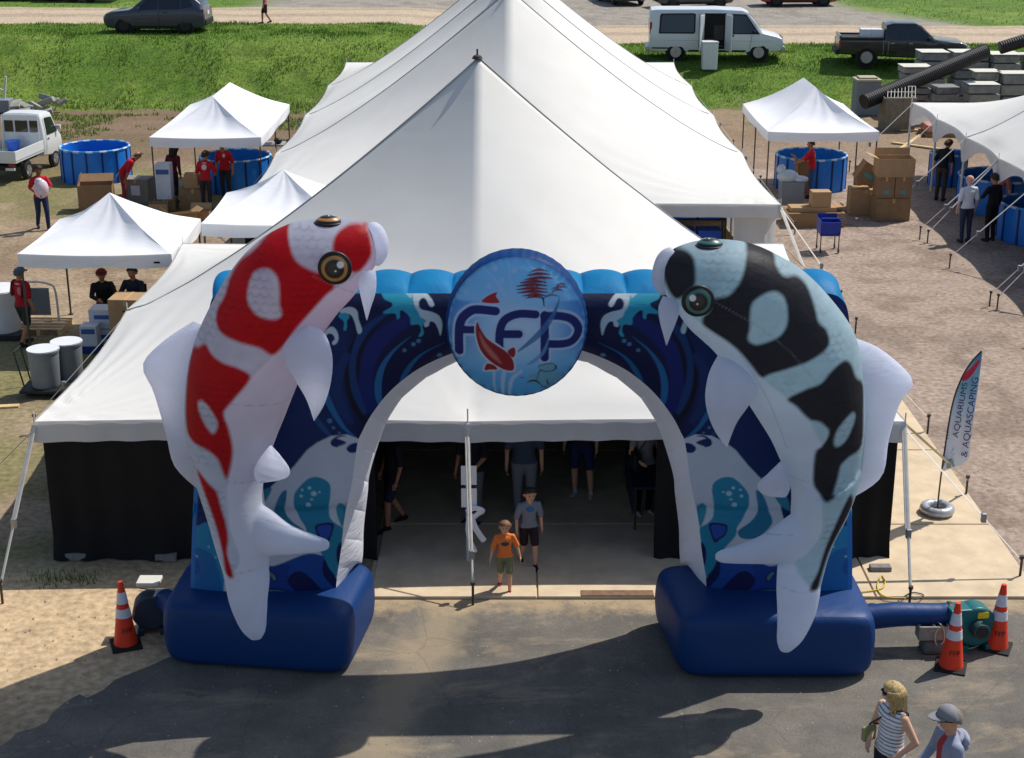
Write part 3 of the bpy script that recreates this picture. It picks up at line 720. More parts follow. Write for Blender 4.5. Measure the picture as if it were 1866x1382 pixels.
both(W.poly, Z4([(588, 575), (620, 552), (700, 554), (720, 585), (684, 685), (650, 668), (608, 632)]), S(36, 76, 166))
both(W.line, Z4([(130, 1140), (230, 1140), (330, 1150), (390, 1178)]), [18, 18, 14, 9], S(8, 20, 62))
both(W.line, Z4([(130, 1140), (230, 1140), (330, 1150), (385, 1175)]), [13, 13, 9, 5], S(62, 118, 134))
both(W.line, Z4([(210, 1150), (235, 1190), (245, 1230)]), [13, 10, 7], S(8, 20, 62)); both(W.line, Z4([(210, 1150), (235, 1190), (242, 1225)]), [9, 6, 4], S(62, 118, 134))
both(W.line, Z4([(170, 960), (200, 990), (215, 1020)]), [10, 13, 10], S(8, 20, 62)); both(W.line, Z4([(172, 962), (200, 990), (213, 1017)]), [5, 8, 6], S(72, 128, 142))
both(W.poly, Z4a([(270, 560), (325, 505), (400, 488), (440, 650), (460, 880), (255, 880)]), S(34, 134, 178), smooth=2)
both(W.poly, Z4a([(290, 650), (350, 625), (420, 680), (455, 900), (270, 900)]), S(28, 106, 168), smooth=3)
both(W.poly, Z4a([(300, 680), (328, 700), (335, 740), (310, 765), (285, 750)]), S(26, 84, 160))
for (x_, y_, r_) in ((316, 667, 7), (382, 608, 6), (420, 660, 6)):
    p = Z4a([(x_, y_)])[0]
    for q in (p, mir(p)): W.dot(*q, r_ / 2.879, S(150, 190, 205))
W.line([(349, 1080), (352, 960), (356, 890)], 12, S(40, 120, 190), soft=2); W.line([mir((349, 1080)), mir((352, 960)), mir((356, 890))], 12, S(40, 120, 190), soft=2)  # lighter leg edges for the side gusset; right one's sunlit tone put in colour
part('wave_panel', mbF, print_m, arch, smooth=180, cols=W.c)
# back panel, lining of the opening, puffed outer gusset
vb = np.linspace(0, 1, 25)[None, :, None]; Bk = inB[:, None] * (1 - vb) + outB[:, None] * vb; Bk[..., 1] += .12 * (1 - np.abs(2 * vb[..., 0] - 1) ** 3)
part('back_panel', MB().grid(Bk, flip=True), navy_m, arch, smooth=180)
w8 = np.linspace(0, 1, 14)[None, :, None]
In = inF[:, None] * (1 - w8) + inB[:, None] * w8
cen = np.array([AT(MX, 900, YF).x, 0, 1.5])
inw = cen - In; inw[..., 1] = 0; inw /= np.linalg.norm(inw, axis=2)[..., None] + 1e-9
cell = np.abs(np.sin(np.linspace(0, 22 * np.pi, In.shape[0])))[:, None]
In += inw * (.07 * np.sin(np.pi * w8[..., 0]) * (.7 + .3 * cell ** .4))[..., None]
part('opening_lining', MB().grid(In), lining_m, arch, smooth=180)
Ou = outF[:, None] * (1 - w8) + outB[:, None] * w8
T_ = np.gradient(outF, axis=0); nrm = np.stack([-T_[:, 2], 0 * T_[:, 0], T_[:, 0]], 1); nrm /= np.linalg.norm(nrm, axis=1)[:, None]
arcl = np.r_[0, np.cumsum(np.linalg.norm(np.diff(outF, axis=0), axis=1))]
cell = np.abs(np.sin(arcl / .52 * np.pi)) ** .4 * sstep(.5, .9, nrm[:, 2])
Ou += nrm[:, None] * ((.02 + .13 * cell)[:, None] * np.sin(np.pi * w8[..., 0]) ** .7)[..., None]
part('top_gusset', MB().grid(Ou, flip=True), cyan_m, arch, smooth=180)

# round sign ----------------------------------------------------------------
YD = 17.05
Zd = from_zoom(800, 440, 4.607)
dc = AT(941.5, 596, YD); DR = AT(941.5 + 125.5, 596, YD).x - dc.x
NR, NA = 120, 300
rr = np.linspace(0, 1, NR)[None, :]; aa = np.linspace(0, 2 * np.pi, NA, endpoint=False)[:, None]
RZ = DR * 1.055
D_ = np.stack([dc.x + DR * rr * np.cos(aa), YD - .15 * (1 - rr ** 4) + 0 * aa, dc.z + RZ * rr * np.sin(aa)], 2)
D_[..., 1] += .012 * np.sin(aa * 40 + 3 * np.sin(aa * 7)) * sstep(.86, 1, rr)            # puckered stitching
PD = D_.reshape(-1, 3)
K = Print(PD, S(118, 190, 240), YD)
u = (PD[:, 0] - dc.x) / DR; w = (PD[:, 2] - dc.z) / RZ
def blend(P, col, a): P.c = P.c * (1 - a[:, None]) + np.array(col[:3]) * a[:, None]
blend(K, S(64, 138, 208), sstep(.42, .38, w) * sstep(-.5, -.1, w) * sstep(.25, .9, np.abs(u)))
blend(K, S(80, 166, 224), sstep(-.3, -.75, w)); blend(K, S(120, 188, 232), sstep(.5, .95, w) * .6)
blend(K, S(190, 214, 240), np.exp(-((u / .62) ** 2 + ((w + .02) / .42) ** 2)) * .9)
kl = lambda pts, wd, col, **q: K.line(Zd(pts), [t / 4.607 for t in wd] if hasattr(wd, '__len__') else wd / 4.607, col, **q)
kp = lambda pts, col, **q: K.poly(Zd(pts), col, **q)
PALE = S(160, 196, 232)
kl([(375, 215), (480, 310), (540, 400), (575, 500)], [6, 20, 36, 44], PALE[:3] + (.6,)); kl([(590, 190), (600, 320), (640, 520)], [14, 24, 30], PALE[:3] + (.5,))
kl([(463, 1060), (463, 1170), (475, 1270)], [26, 20, 10], PALE); kl([(545, 1070), (535, 1180), (540, 1290)], [40, 34, 20], PALE); kl([(690, 1060), (610, 1140), (590, 1290)], [30, 36, 22], PALE)
for (x_, y_) in ((228, 414), (420, 354), (530, 310), (470, 215), (632, 228)): K.dot(*Zd([(x_, y_)])[0], 5, S(150, 196, 232))
# bonsai tree
for (a, b, yy, wd) in ((770, 900, 232, 20), (740, 935, 262, 26), (720, 960, 292, 26), (680, 900, 318, 28), (650, 910, 345, 28), (650, 905, 372, 26), (660, 910, 398, 28), (700, 900, 424, 26), (725, 880, 442, 18), (980, 1060, 350, 14), (945, 1075, 372, 18), (950, 1040, 392, 16), (900, 1000, 432, 10)):
    kl([(a, yy + 8), ((a + b) / 2, yy - 4), (b, yy + 8)], [6, wd, 6], S(46, 26, 44), soft=1.2)
    kl([(a + 16, yy + 4), ((a + b) / 2, yy - 4), (b - 16, yy + 4)], [3, wd * .72, 3], S(136, 36, 44), soft=1.2)
for i in range(70):
    x_, y_ = random.uniform(690, 900), random.uniform(235, 440); K.dot(*Zd([(x_, y_)])[0], .8, random.choice([S(40, 24, 44), S(176, 70, 72)]))
kl([(850, 440), (872, 458), (880, 515)], [10, 14, 8], S(30, 44, 92)); kl([(872, 455), (910, 430), (960, 405)], [10, 6, 4], S(30, 44, 92))
kp([(352, 494), (395, 432), (495, 390), (488, 432), (518, 494)], PALE); kp([(362, 486), (405, 436), (488, 400), (480, 436), (506, 488)], S(158, 40, 46), smooth=3)
NAVY = S(26, 38, 110)
strokes = [([(170, 905), (170, 740), (186, 650), (230, 590), (310, 548), (475, 556)], 74), ([(195, 720), (298, 716)], 66), ([(508, 850), (510, 740), (535, 652), (590, 604), (680, 578), (808, 584)], 70), ([(540, 748), (668, 748)], 70),
           ([(885, 948), (885, 590)], 70), ([(882, 598), (1000, 600), (1105, 632), (1163, 700), (1160, 765), (1112, 820), (1030, 836), (905, 830)], 70)]
for p_, w_ in strokes: kl(p_, w_ + 42, S(170, 200, 234))
for p_, w_ in strokes: kl(p_, w_, NAVY, soft=1.2)
kl([(1012, 445), (985, 530), (925, 640), (820, 765), (665, 890)], [4, 24, 44, 50, 14], S(58, 108, 168)[:3] + (.85,))
kl([(925, 760), (880, 890), (800, 970), (735, 1005)], [8, 30, 30, 8], S(92, 142, 196)[:3] + (.8,))
koi_ = [(322, 648), (350, 705), (400, 780), (480, 838), (560, 890), (612, 950), (630, 1005), (622, 1052), (560, 1052), (480, 1012), (400, 950), (345, 872), (316, 780), (310, 700)]
fins_ = [[(575, 892), (630, 858), (642, 910), (618, 944)], [(383, 1058), (402, 1000), (460, 1008), (490, 1045), (430, 1052)]]
for q in [koi_] + fins_:
    c = np.mean(q, 0); kp([tuple(c + (np.array(t) - c) * (1 + 16 / (np.linalg.norm(np.array(t) - c) + 1))) for t in q], S(196, 208, 230))
for q in [koi_] + fins_: kp(q, S(142, 34, 42))
kl([(340, 740), (385, 840), (460, 930), (520, 990)], [4, 34, 40, 10], S(196, 120, 112)[:3] + (.8,), soft=5)
kp([(830, 1020), (880, 996), (960, 998), (984, 1030), (950, 1068), (860, 1070)], S(112, 168, 188)); kp([(740, 1120), (830, 1070), (950, 1075), (1080, 1100), (1085, 1160), (990, 1210), (860, 1200), (760, 1160)], S(112, 164, 180)[:3] + (.75,), soft=4)
INK = S(20, 36, 66)
for p_, w_ in (([(830, 1022), (900, 1000), (965, 1005)], 5), ([(975, 1022), (980, 1045), (950, 1066), (880, 1066), (848, 1055), (830, 1100), (822, 1140)], [16, 14, 8, 8, 10, 6, 8]), ([(742, 1165), (770, 1150), (815, 1152), (862, 1198)], [6, 14, 16, 6]), ([(905, 1140), (912, 1180), (930, 1215)], [5, 14, 6]), ([(860, 1215), (960, 1215)], 9), ([(1012, 1150), (1018, 1180), (1005, 1205)], [4, 14, 4]), ([(1062, 1108), (1082, 1140), (1055, 1175), (1018, 1190)], [12, 14, 12, 5]), ([(680, 1115), (715, 1120)], 5)):
    kl(p_, w_, INK)
K.c = K.c * (1 - sstep(.965, .985, rr + 0 * aa).ravel()[:, None]) + np.array(S(120, 178, 222)[:3]) * sstep(.965, .985, rr + 0 * aa).ravel()[:, None]
disc = part('round_sign', MB().grid(D_, wrap_u=True), print_m, arch, smooth=180, cols=K.c, label='round blue sign with the letters FFP, a red koi and a small tree')
q_ = np.linspace(0, 1, 12)[None, :]
rimR = 1 + .035 * np.sin(np.pi * q_) ** .6 + .006 * np.sin(aa * 46 + 2 * np.sin(aa * 5)) * np.sin(np.pi * q_)
Rm = np.stack([dc.x + DR * rimR * np.cos(aa), YD - .02 + .38 * q_ + 0 * aa, dc.z + RZ * rimR * np.sin(aa)], 2)
rb_ = np.linspace(0, 1, 14)[None, :]
part('sign_back', MB().grid(np.stack([dc.x + DR * rb_ * np.cos(aa), YD + .36 + .1 * (1 - rb_ ** 4) + 0 * aa, dc.z + RZ * rb_ * np.sin(aa)], 2), wrap_u=True, flip=True), white_m, disc, smooth=180)
part('sign_rim', MB().grid(Rm, wrap_u=True, flip=True), navy_m, disc, smooth=180)

# koi -----------------------------------------------------------------------
def remeshed(mb, voxel, smooth_it=4, name='body'):
    me = mb.mesh(name); ob = bpy.data.objects.new('tmp', me); scene.collection.objects.link(ob)
    r = ob.modifiers.new('r', 'REMESH'); r.mode = 'VOXEL'; r.voxel_size = voxel
    if smooth_it:
        sm = ob.modifiers.new('s', 'SMOOTH'); sm.iterations = smooth_it; sm.factor = .5
    dg = bpy.context.evaluated_depsgraph_get(); ev = ob.evaluated_get(dg)
    out = bpy.data.meshes.new_from_object(ev); bpy.data.objects.remove(ob, do_unlink=True); bpy.data.meshes.remove(me)
    out.name = name
    return out
def verts_of(me):
    a = np.empty(len(me.vertices) * 3, np.float32); me.vertices.foreach_get('co', a); return a.reshape(-1, 3).astype(float)
def shift(me, off):
    a = verts_of(me) - np.array(off); me.vertices.foreach_set('co', a.astype(np.float32).ravel()); me.update()
def blade_fin(base, edge, Yb, Ye, th, n=26, m=16, ripple=0.0, lens=False):
    """puffed fin between the line where it joins the body and its free edge"""
    A = resample(spline([tuple(AT(*p, Yb)) for p in base], 6), n); B = resample(spline([tuple(AT(*p, Ye)) for p in edge], 6), n)
    t = np.linspace(0, 1, m)[None, :, None]; mid = A[:, None] * (1 - t) + B[:, None] * t
    u = np.linspace(0, 1, n)[:, None]
    tt = th * np.sin(np.pi * np.clip(u, 0, 1)) ** .5 * (np.sqrt(np.clip(4 * t[..., 0] * (1 - t[..., 0]), 0, 1)) if lens else np.sqrt(np.clip(1 - t[..., 0] ** 2.2, 0, 1)))
    rp = 1 + ripple * np.cos(u * np.pi * 11)
    f, b = mid.copy(), mid.copy(); f[..., 1] -= tt * rp; b[..., 1] += tt * rp
    mb = MB().grid(f).grid(b, flip=True)
    return mb
def koi(name_label, dorsal, belly, tail_up, tail_dn, Yt, flank, patches, holes, dark, fins, eye, eye_col, lips, barbel, seams=(), flank_col=S(206, 219, 232)):
    n = 60
    D = resample(spline(dorsal, 6), n); B = resample(spline(belly, 6), n)
    Ys = np.interp(np.linspace(0, 1, n), [0, .25, .6, 1], Yt)
    mb = MB(); rings = []
    na = 40; ang = np.linspace(0, 2 * np.pi, na, endpoint=False)
    tpar = np.linspace(0, 1, n)
    for i in range(n):
        d, b = np.array(AT(*D[i], Ys[i])), np.array(AT(*B[i], Ys[i])); c, hvec = (d + b) / 2, (d - b) / 2
        th = min(.90 * np.linalg.norm(hvec), .56)
        rings.append(c + np.cos(ang)[:, None] * hvec + np.sin(ang)[:, None] * np.array([0, th, 0]))
    R_ = np.array(rings)
    mb.grid(np.concatenate([R_, R_[:, :1]], 1))
    mb.add(R_[0], [tuple(range(na))]); mb.add(R_[-1], [tuple(range(na))[::-1]])
    for lobe in (tail_up, tail_dn):
        pts = [tuple(AT(x_, y_, Y_)) for x_, y_, Y_, _ in lobe]; rad = [(r_ * .0066, r_ * .0066 * .62) for *_, r_ in lobe]
        PP = spline([p + r for p, r in zip(pts, rad)], 6)
        # widths lie in the plane of the fish: build rings by hand
        T = np.gradient(PP[:, :3], axis=0); T /= np.linalg.norm(T, axis=1)[:, None]
        U = np.stack([-T[:, 2], 0 * T[:, 0], T[:, 0]], 1); U /= np.linalg.norm(U, axis=1)[:, None]
        aa_ = np.linspace(0, 2 * np.pi, 24, endpoint=False)
        R2 = PP[:, None, :3] + np.cos(aa_)[None, :, None] * U[:, None] * PP[:, 3][:, None, None] + np.sin(aa_)[None, :, None] * np.array([0, 1, 0]) * PP[:, 4][:, None, None]
        mb.grid(np.concatenate([R2, R2[:, :1]], 1)); mb.add(R2[0], [tuple(range(24))]); mb.add(R2[-1], [tuple(range(24))[::-1]])
    me = remeshed(mb, .019, 8, 'koi_body')
    bm = bmesh.new(); bm.from_mesh(me); bmesh.ops.recalc_face_normals(bm, faces=bm.faces[:]); bm.to_mesh(me); bm.free()
    V = verts_of(me); Yp = float(np.mean(Yt[:3])) - .45
    P = Print(V, S(232, 238, 252), Yp)
    P.poly(flank, flank_col, soft=2.5, smooth=3)
    # drawn scales: rows of small crescent marks
    for q in patches: P.poly(q, dark, soft=7, smooth=4)
    for q in holes: P.poly(q, flank_col, soft=7, smooth=4)
    fx, fz = V[:, 0] / .105, V[:, 2] / .085
    row = np.floor(fz); cx = (fx + .5 * (row % 2) + .25 * fbm(V[:, 0] * 2, V[:, 2] * 2, 15)) % 1 - .5; cz = fz % 1
    arc_ = np.exp(-((np.hypot(cx * 1.05, cz - 1.0) - .55) / .13) ** 2)
    fl = sd_poly(V[:, [0, 2]], spline(P.pl(flank), 3, True)); arc_ *= (fl < -.03) * .26 * sstep(.35, .75, fbm(V[:, 0] * 4, V[:, 2] * 4, 5))
    P.c *= (1 - arc_)[:, None]
    P.c *= (1 + .22 * (fbm(V[:, 0] * 9, V[:, 2] * 9, 8) - .5) * (fl < 0))[:, None]
    for q in seams: P.line(q, 1.3, tuple(np.array(S(150, 152, 164)[:3])) + (.5,), soft=1.5)
    shift(me, WLOC[arch.name])
    body = part('koi_body', me, koi_m, arch, smooth=180, cols=P.c, label=name_label)
    for nm, (base, edge, Yb_, Ye_, th, rip) in fins: part(nm, blade_fin(base, edge, Yb_, Ye_, th, ripple=rip, lens=nm != 'dorsal_fin'), white_m, body, smooth=180)
    # eyes: bulging printed discs, one each side
    for k, (ex, ey, Ye_, rx) in enumerate(eye):
        c = AT(ex, ey, Ye_); r_ = rx * .0062
        mb = MB(); ra = np.linspace(0, 1, 40)[None, :]; ea = np.linspace(0, 2 * np.pi, 64, endpoint=False)[:, None]
        sgn = -1 if k == 0 else 1
        E = np.stack([c.x + r_ * ra * np.cos(ea), c.y + sgn * (.34 * r_ * np.sqrt(np.clip(1 - ra ** 2, 0, 1))) + 0 * ea, c.z + r_ * ra * np.sin(ea)], 2)
        if k: E = np.stack([c.x + r_ * ra * np.cos(ea), c.y + r_ * .8 * ra * np.sin(ea), c.z + .62 * r_ * np.sqrt(np.clip(1 - ra ** 2, 0, 1)) + 0 * ea - .07], 2)
        q = (ra + 0 * ea).ravel(); cc = np.tile(np.array(S(22, 18, 20)[:3]), (len(q), 1))
        cc = lerp(cc, eye_col, sstep(.90, .86, q)); cc = lerp(cc, S(24, 20, 22), sstep(.68, .62, q)); cc = lerp(cc, S(70, 56, 56), sstep(.45, .3, q) * .6)
        Ex = ((E[..., 0] - c.x) / r_).ravel(); Ez = (((E[..., 2] - c.z) if not k else (E[..., 1] - c.y)) / r_).ravel()
        hs = 1 if eye[0][0] < MX else -1
        cc = lerp(cc, S(225, 225, 228), sstep(.27, .2, np.hypot(Ex - hs * .42, Ez - .3))); cc = lerp(cc, S(225, 225, 228), sstep(.09, .05, np.hypot(Ex - hs * .08, Ez + .12)))
        part('eye', MB().grid(E, wrap_u=True, flip=bool(k)), mat('eye_vinyl', None, .35, .03, 3, vcol='print', spec=.5), body, smooth=180, cols=cc)
        rim = [(c.x + r_ * 1.02 * math.cos(t_), c.y + (0 if not k else r_ * .8 * math.sin(t_)) + .01, c.z + (r_ * 1.02 * math.sin(t_) if not k else -.07)) for t_ in np.linspace(0, 2 * np.pi, 32, endpoint=False)]
        part('eye_socket', MB().loft(rim, [.022] * 32, n=8, closed=True), mat('eye_rim', S(28, 24, 24), .5, .1, 4), body, smooth=180)
    part('lips', MB().loft(spline([tuple(AT(x_, y_, lips[1])) for x_, y_ in lips[0]], 5), [.015 + .085 * math.sin(math.pi * (i + .4) / (len(lips[0]) * 5 - 4 + .3)) ** .6 for i in range(len(lips[0]) * 5 - 4)], n=14), white_m, body, smooth=180)
    for base, edge, yb_, ye_ in barbel: part('barbel', blade_fin(base, edge, yb_, ye_, .07, lens=True), white_m, body, smooth=180)
    return body
Z3 = from_zoom(240, 360, 2.5583)
YK = [16.55, 16.6, 16.75, 16.5]
red = S(190, 22, 32)
koi('red and white koi leaping up the left leg of the arch',
    [(686, 432), (672, 408), (640, 400), (590, 398), (540, 405), (492, 425), (452, 456), (416, 500), (386, 552), (361, 605), (346, 655), (339, 705), (337, 760), (342, 815), (352, 860), (366, 905), (380, 950), (394, 1000), (408, 1045)],
    [(690, 466), (684, 484), (668, 508), (644, 540), (618, 568), (596, 598), (576, 628), (560, 660), (546, 692), (532, 726), (518, 762), (504, 796), (493, 828), (484, 860), (479, 890), (482, 920), (488, 950), (492, 985), (490, 1040)],
    [(440, 955, 16.55, 52), (480, 970, 16.5, 46), (522, 983, 16.45, 30), (565, 990, 16.42, 19), (592, 993, 16.4, 12), (601, 994, 16.4, 5)],
    [(445, 1010, 16.5, 40), (450, 1050, 16.42, 41), (452, 1090, 16.38, 36), (458, 1125, 16.35, 29), (464, 1150, 16.33, 21), (467, 1166, 16.33, 9)], YK,
    Z3([(1112, 270), (1090, 90), (900, 20), (600, 60), (300, 300), (100, 700), (150, 1200), (300, 1500), (420, 1765), (470, 1760), (500, 1690), (455, 1560), (440, 1400), (447, 1330), (470, 1200), (452, 1090), (430, 1010), (462, 958), (556, 840), (672, 724), (782, 590), (905, 452), (1000, 400), (1060, 355)]),
    [Z3([(585, 235), (640, 165), (700, 150), (730, 220), (770, 290), (850, 335), (900, 352), (945, 400), (935, 432), (905, 455), (782, 590), (672, 726), (600, 692), (500, 668), (420, 642), (384, 600), (385, 540), (418, 480), (440, 400), (480, 330), (535, 285)]),
     Z3([(948, 185), (1000, 152), (1060, 152), (1088, 165), (1114, 275), (1060, 355), (1010, 345), (960, 280), (935, 240)]),
     Z3([(250, 760), (290, 730), (332, 704), (370, 742), (430, 772), (500, 790), (556, 838), (462, 958), (428, 1010), (452, 1090), (467, 1200), (441, 1320), (420, 1290), (398, 1230), (350, 1190), (265, 1160), (230, 1100), (225, 930)]),
     Z4a([(300, 250), (370, 310), (412, 350), (432, 420), (462, 520), (472, 600), (466, 680), (497, 798), (455, 798), (440, 700), (420, 600), (390, 500), (345, 380)])],
    [Z3([(560, 365), (585, 342), (640, 330), (682, 360), (696, 420), (696, 480), (706, 530), (680, 556), (630, 552), (580, 530), (543, 480), (543, 420)]), Z3([(300, 975), (322, 960), (360, 990), (397, 1050), (392, 1090), (370, 1106), (330, 1060), (304, 1012)])],
    red,
    [('dorsal_fin', ([(378, 596), (368, 655), (362, 720), (364, 800), (376, 872), (384, 905)], [(352, 586), (300, 620), (260, 665), (280, 715), (302, 790), (318, 850), (362, 893)], 16.75, 16.95, .13, .04)),
     ('pectoral_fin', ([(560, 592), (530, 612), (514, 645), (536, 690), (558, 728), (572, 767)], [(562, 592), (590, 606), (605, 645), (604, 690), (592, 735), (573, 767)], 16.12, 16.0, .09, .05)),
     ('pelvic_fin', ([(492, 812), (470, 840), (462, 862), (470, 880)], [(494, 812), (515, 836), (528, 856), (520, 872), (474, 880)], 16.4, 16.25, .09, .08))],
    [(610, 489, 16.0, 26), (598, 396, 16.5, 24)], S(176, 124, 58),
    ([(672, 410), (684, 420), (691, 440), (692, 462), (684, 482)], 16.52),
    [([(652, 496), (653, 515), (656, 535), (662, 560), (668, 584)], [(684, 492), (686, 512), (684, 535), (676, 560), (669, 584)], 16.35, 16.3)],
    [[(420, 736), (470, 742), (520, 748)], [(412, 882), (450, 890), (482, 892)], [(572, 500), (610, 520), (640, 540)], [(545, 592), (575, 610), (600, 612)], [(425, 1052), (460, 1046), (492, 1046)], [(480, 960), (520, 975), (570, 985)]])
Z6 = from_zoom(1150, 400, 2.7636); Z7b = from_zoom(1150, 800, 2.3743)
koi('black and white koi leaping up the right leg of the arch',
    Z6([(152, 300), (168, 190), (240, 140), (345, 110), (450, 105), (560, 115), (650, 140), (750, 187), (850, 245), (950, 335), (1050, 452), (1110, 542), (1140, 620), (1158, 740), (1172, 880), (1177, 1000), (1172, 1120), (1164, 1220), (1146, 1320)]) + Z7b([(1000, 90), (978, 200), (938, 315), (890, 410), (855, 500), (830, 590), (812, 665)]),
    Z6([(148, 350), (180, 385), (235, 470), (290, 545), (345, 595), (400, 645), (450, 705), (500, 790), (545, 860), (600, 945), (655, 1030), (705, 1112), (745, 1200), (775, 1270), (800, 1340)]) + Z7b([(688, 190), (695, 250), (692, 320), (688, 400), (680, 480), (650, 560), (640, 640)]),
    [(1490, 965, 16.55, 52), (1450, 982, 16.5, 46), (1400, 1000, 16.45, 30), (1350, 1010, 16.42, 19), (1316, 1014, 16.4, 13), (1303, 1014, 16.4, 6)],
    [(1455, 1030, 16.5, 38), (1455, 1070, 16.42, 40), (1452, 1110, 16.38, 36), (1444, 1145, 16.35, 29), (1435, 1170, 16.33, 21), (1429, 1188, 16.33, 9)], YK,
    Z6([(150, 330), (150, 150), (300, 60), (700, 90), (1050, 350), (1250, 650), (1250, 1200), (1180, 1420)]) + Z7b([(960, 330), (870, 560), (830, 672), (782, 660), (718, 572), (770, 520), (826, 430), (832, 330), (830, 270), (806, 190), (800, 120)]) + Z6([(932, 1290), (945, 1190), (990, 1090), (930, 1030), (880, 985), (790, 905), (640, 780), (545, 660), (450, 580), (370, 535), (300, 490), (235, 440), (180, 380)]),
    [Z6([(190, 200), (240, 185), (292, 186), (322, 215), (326, 280), (316, 340), (270, 390), (232, 415), (195, 375), (172, 300)]),
     Z6([(600, 170), (640, 152), (712, 160), (748, 200), (742, 250), (780, 300), (850, 308), (902, 360), (932, 450), (947, 520), (986, 560), (1002, 610), (985, 652), (900, 702), (800, 737), (700, 772), (655, 795), (600, 730), (545, 665), (480, 610), (400, 560), (362, 530), (360, 490), (398, 440), (400, 392), (480, 370), (540, 310), (575, 240)]),
     Z6([(1040, 740), (1085, 722), (1122, 750), (1150, 820), (1200, 880), (1200, 1000), (1190, 1180), (1110, 1222), (1060, 1270), (1036, 1350), (1020, 1420), (940, 1382), (930, 1290), (950, 1180), (990, 1100), (985, 1050), (900, 1010), (830, 940), (788, 903), (870, 850), (950, 820), (1000, 770)]),
     Z7b([(805, 60), (870, 60), (910, 120), (895, 220), (860, 282), (830, 268), (806, 190)]),
     Z7b([(960, 260), (975, 320), (920, 420), (872, 520), (842, 610), (818, 672), (780, 668), (818, 600), (848, 500), (885, 400), (925, 310)])],
    [Z6([(590, 470), (600, 410), (650, 372), (720, 358), (766, 390), (782, 450), (776, 520), (740, 572), (680, 602), (620, 617), (583, 590), (590, 530)]), Z6([(1120, 990), (1142, 1010), (1130, 1060), (1090, 1130), (1050, 1157), (1028, 1140), (1035, 1080), (1070, 1030)]), Z6([(905, 1015), (960, 1025), (990, 1080), (965, 1130), (930, 1080)])],
    S(50, 48, 54),
    [('dorsal_fin', ([(1534, 620), (1546, 680), (1550, 760), (1548, 830), (1536, 885), (1526, 915)], [(1560, 616), (1610, 640), (1664, 694), (1640, 735), (1620, 800), (1606, 870), (1548, 910)], 16.75, 16.95, .13, .04)),
     ('pectoral_fin', ([(1310, 648), (1345, 664), (1382, 706), (1364, 740), (1342, 772), (1325, 815)], [(1308, 648), (1292, 680), (1285, 722), (1291, 758), (1305, 790), (1324, 815)], 16.12, 16.0, .09, .05)),
     ('pelvic_fin', ([(1425, 838), (1438, 865), (1440, 890), (1432, 905)], [(1420, 845), (1396, 868), (1380, 884), (1392, 902), (1432, 906)], 16.4, 16.25, .09, .08))],
    [(1272, 549, 16.0, 25), (1294, 438, 16.5, 25)], S(58, 112, 104),
    ([(1226, 455), (1212, 470), (1205, 495), (1204, 515), (1212, 535)], 16.52),
    [([(1240, 546), (1238, 568), (1232, 588), (1222, 612), (1215, 630)], [(1208, 540), (1200, 560), (1202, 585), (1208, 608), (1214, 630)], 16.35, 16.3)],
    [[(1300, 545), (1380, 590), (1440, 640), (1490, 700)], [(1345, 640), (1400, 730), (1440, 830)], [(1440, 890), (1480, 890)], [(1425, 1080), (1460, 1086), (1490, 1084)], [(1345, 1005), (1400, 990), (1450, 985)]], S(196, 221, 230))
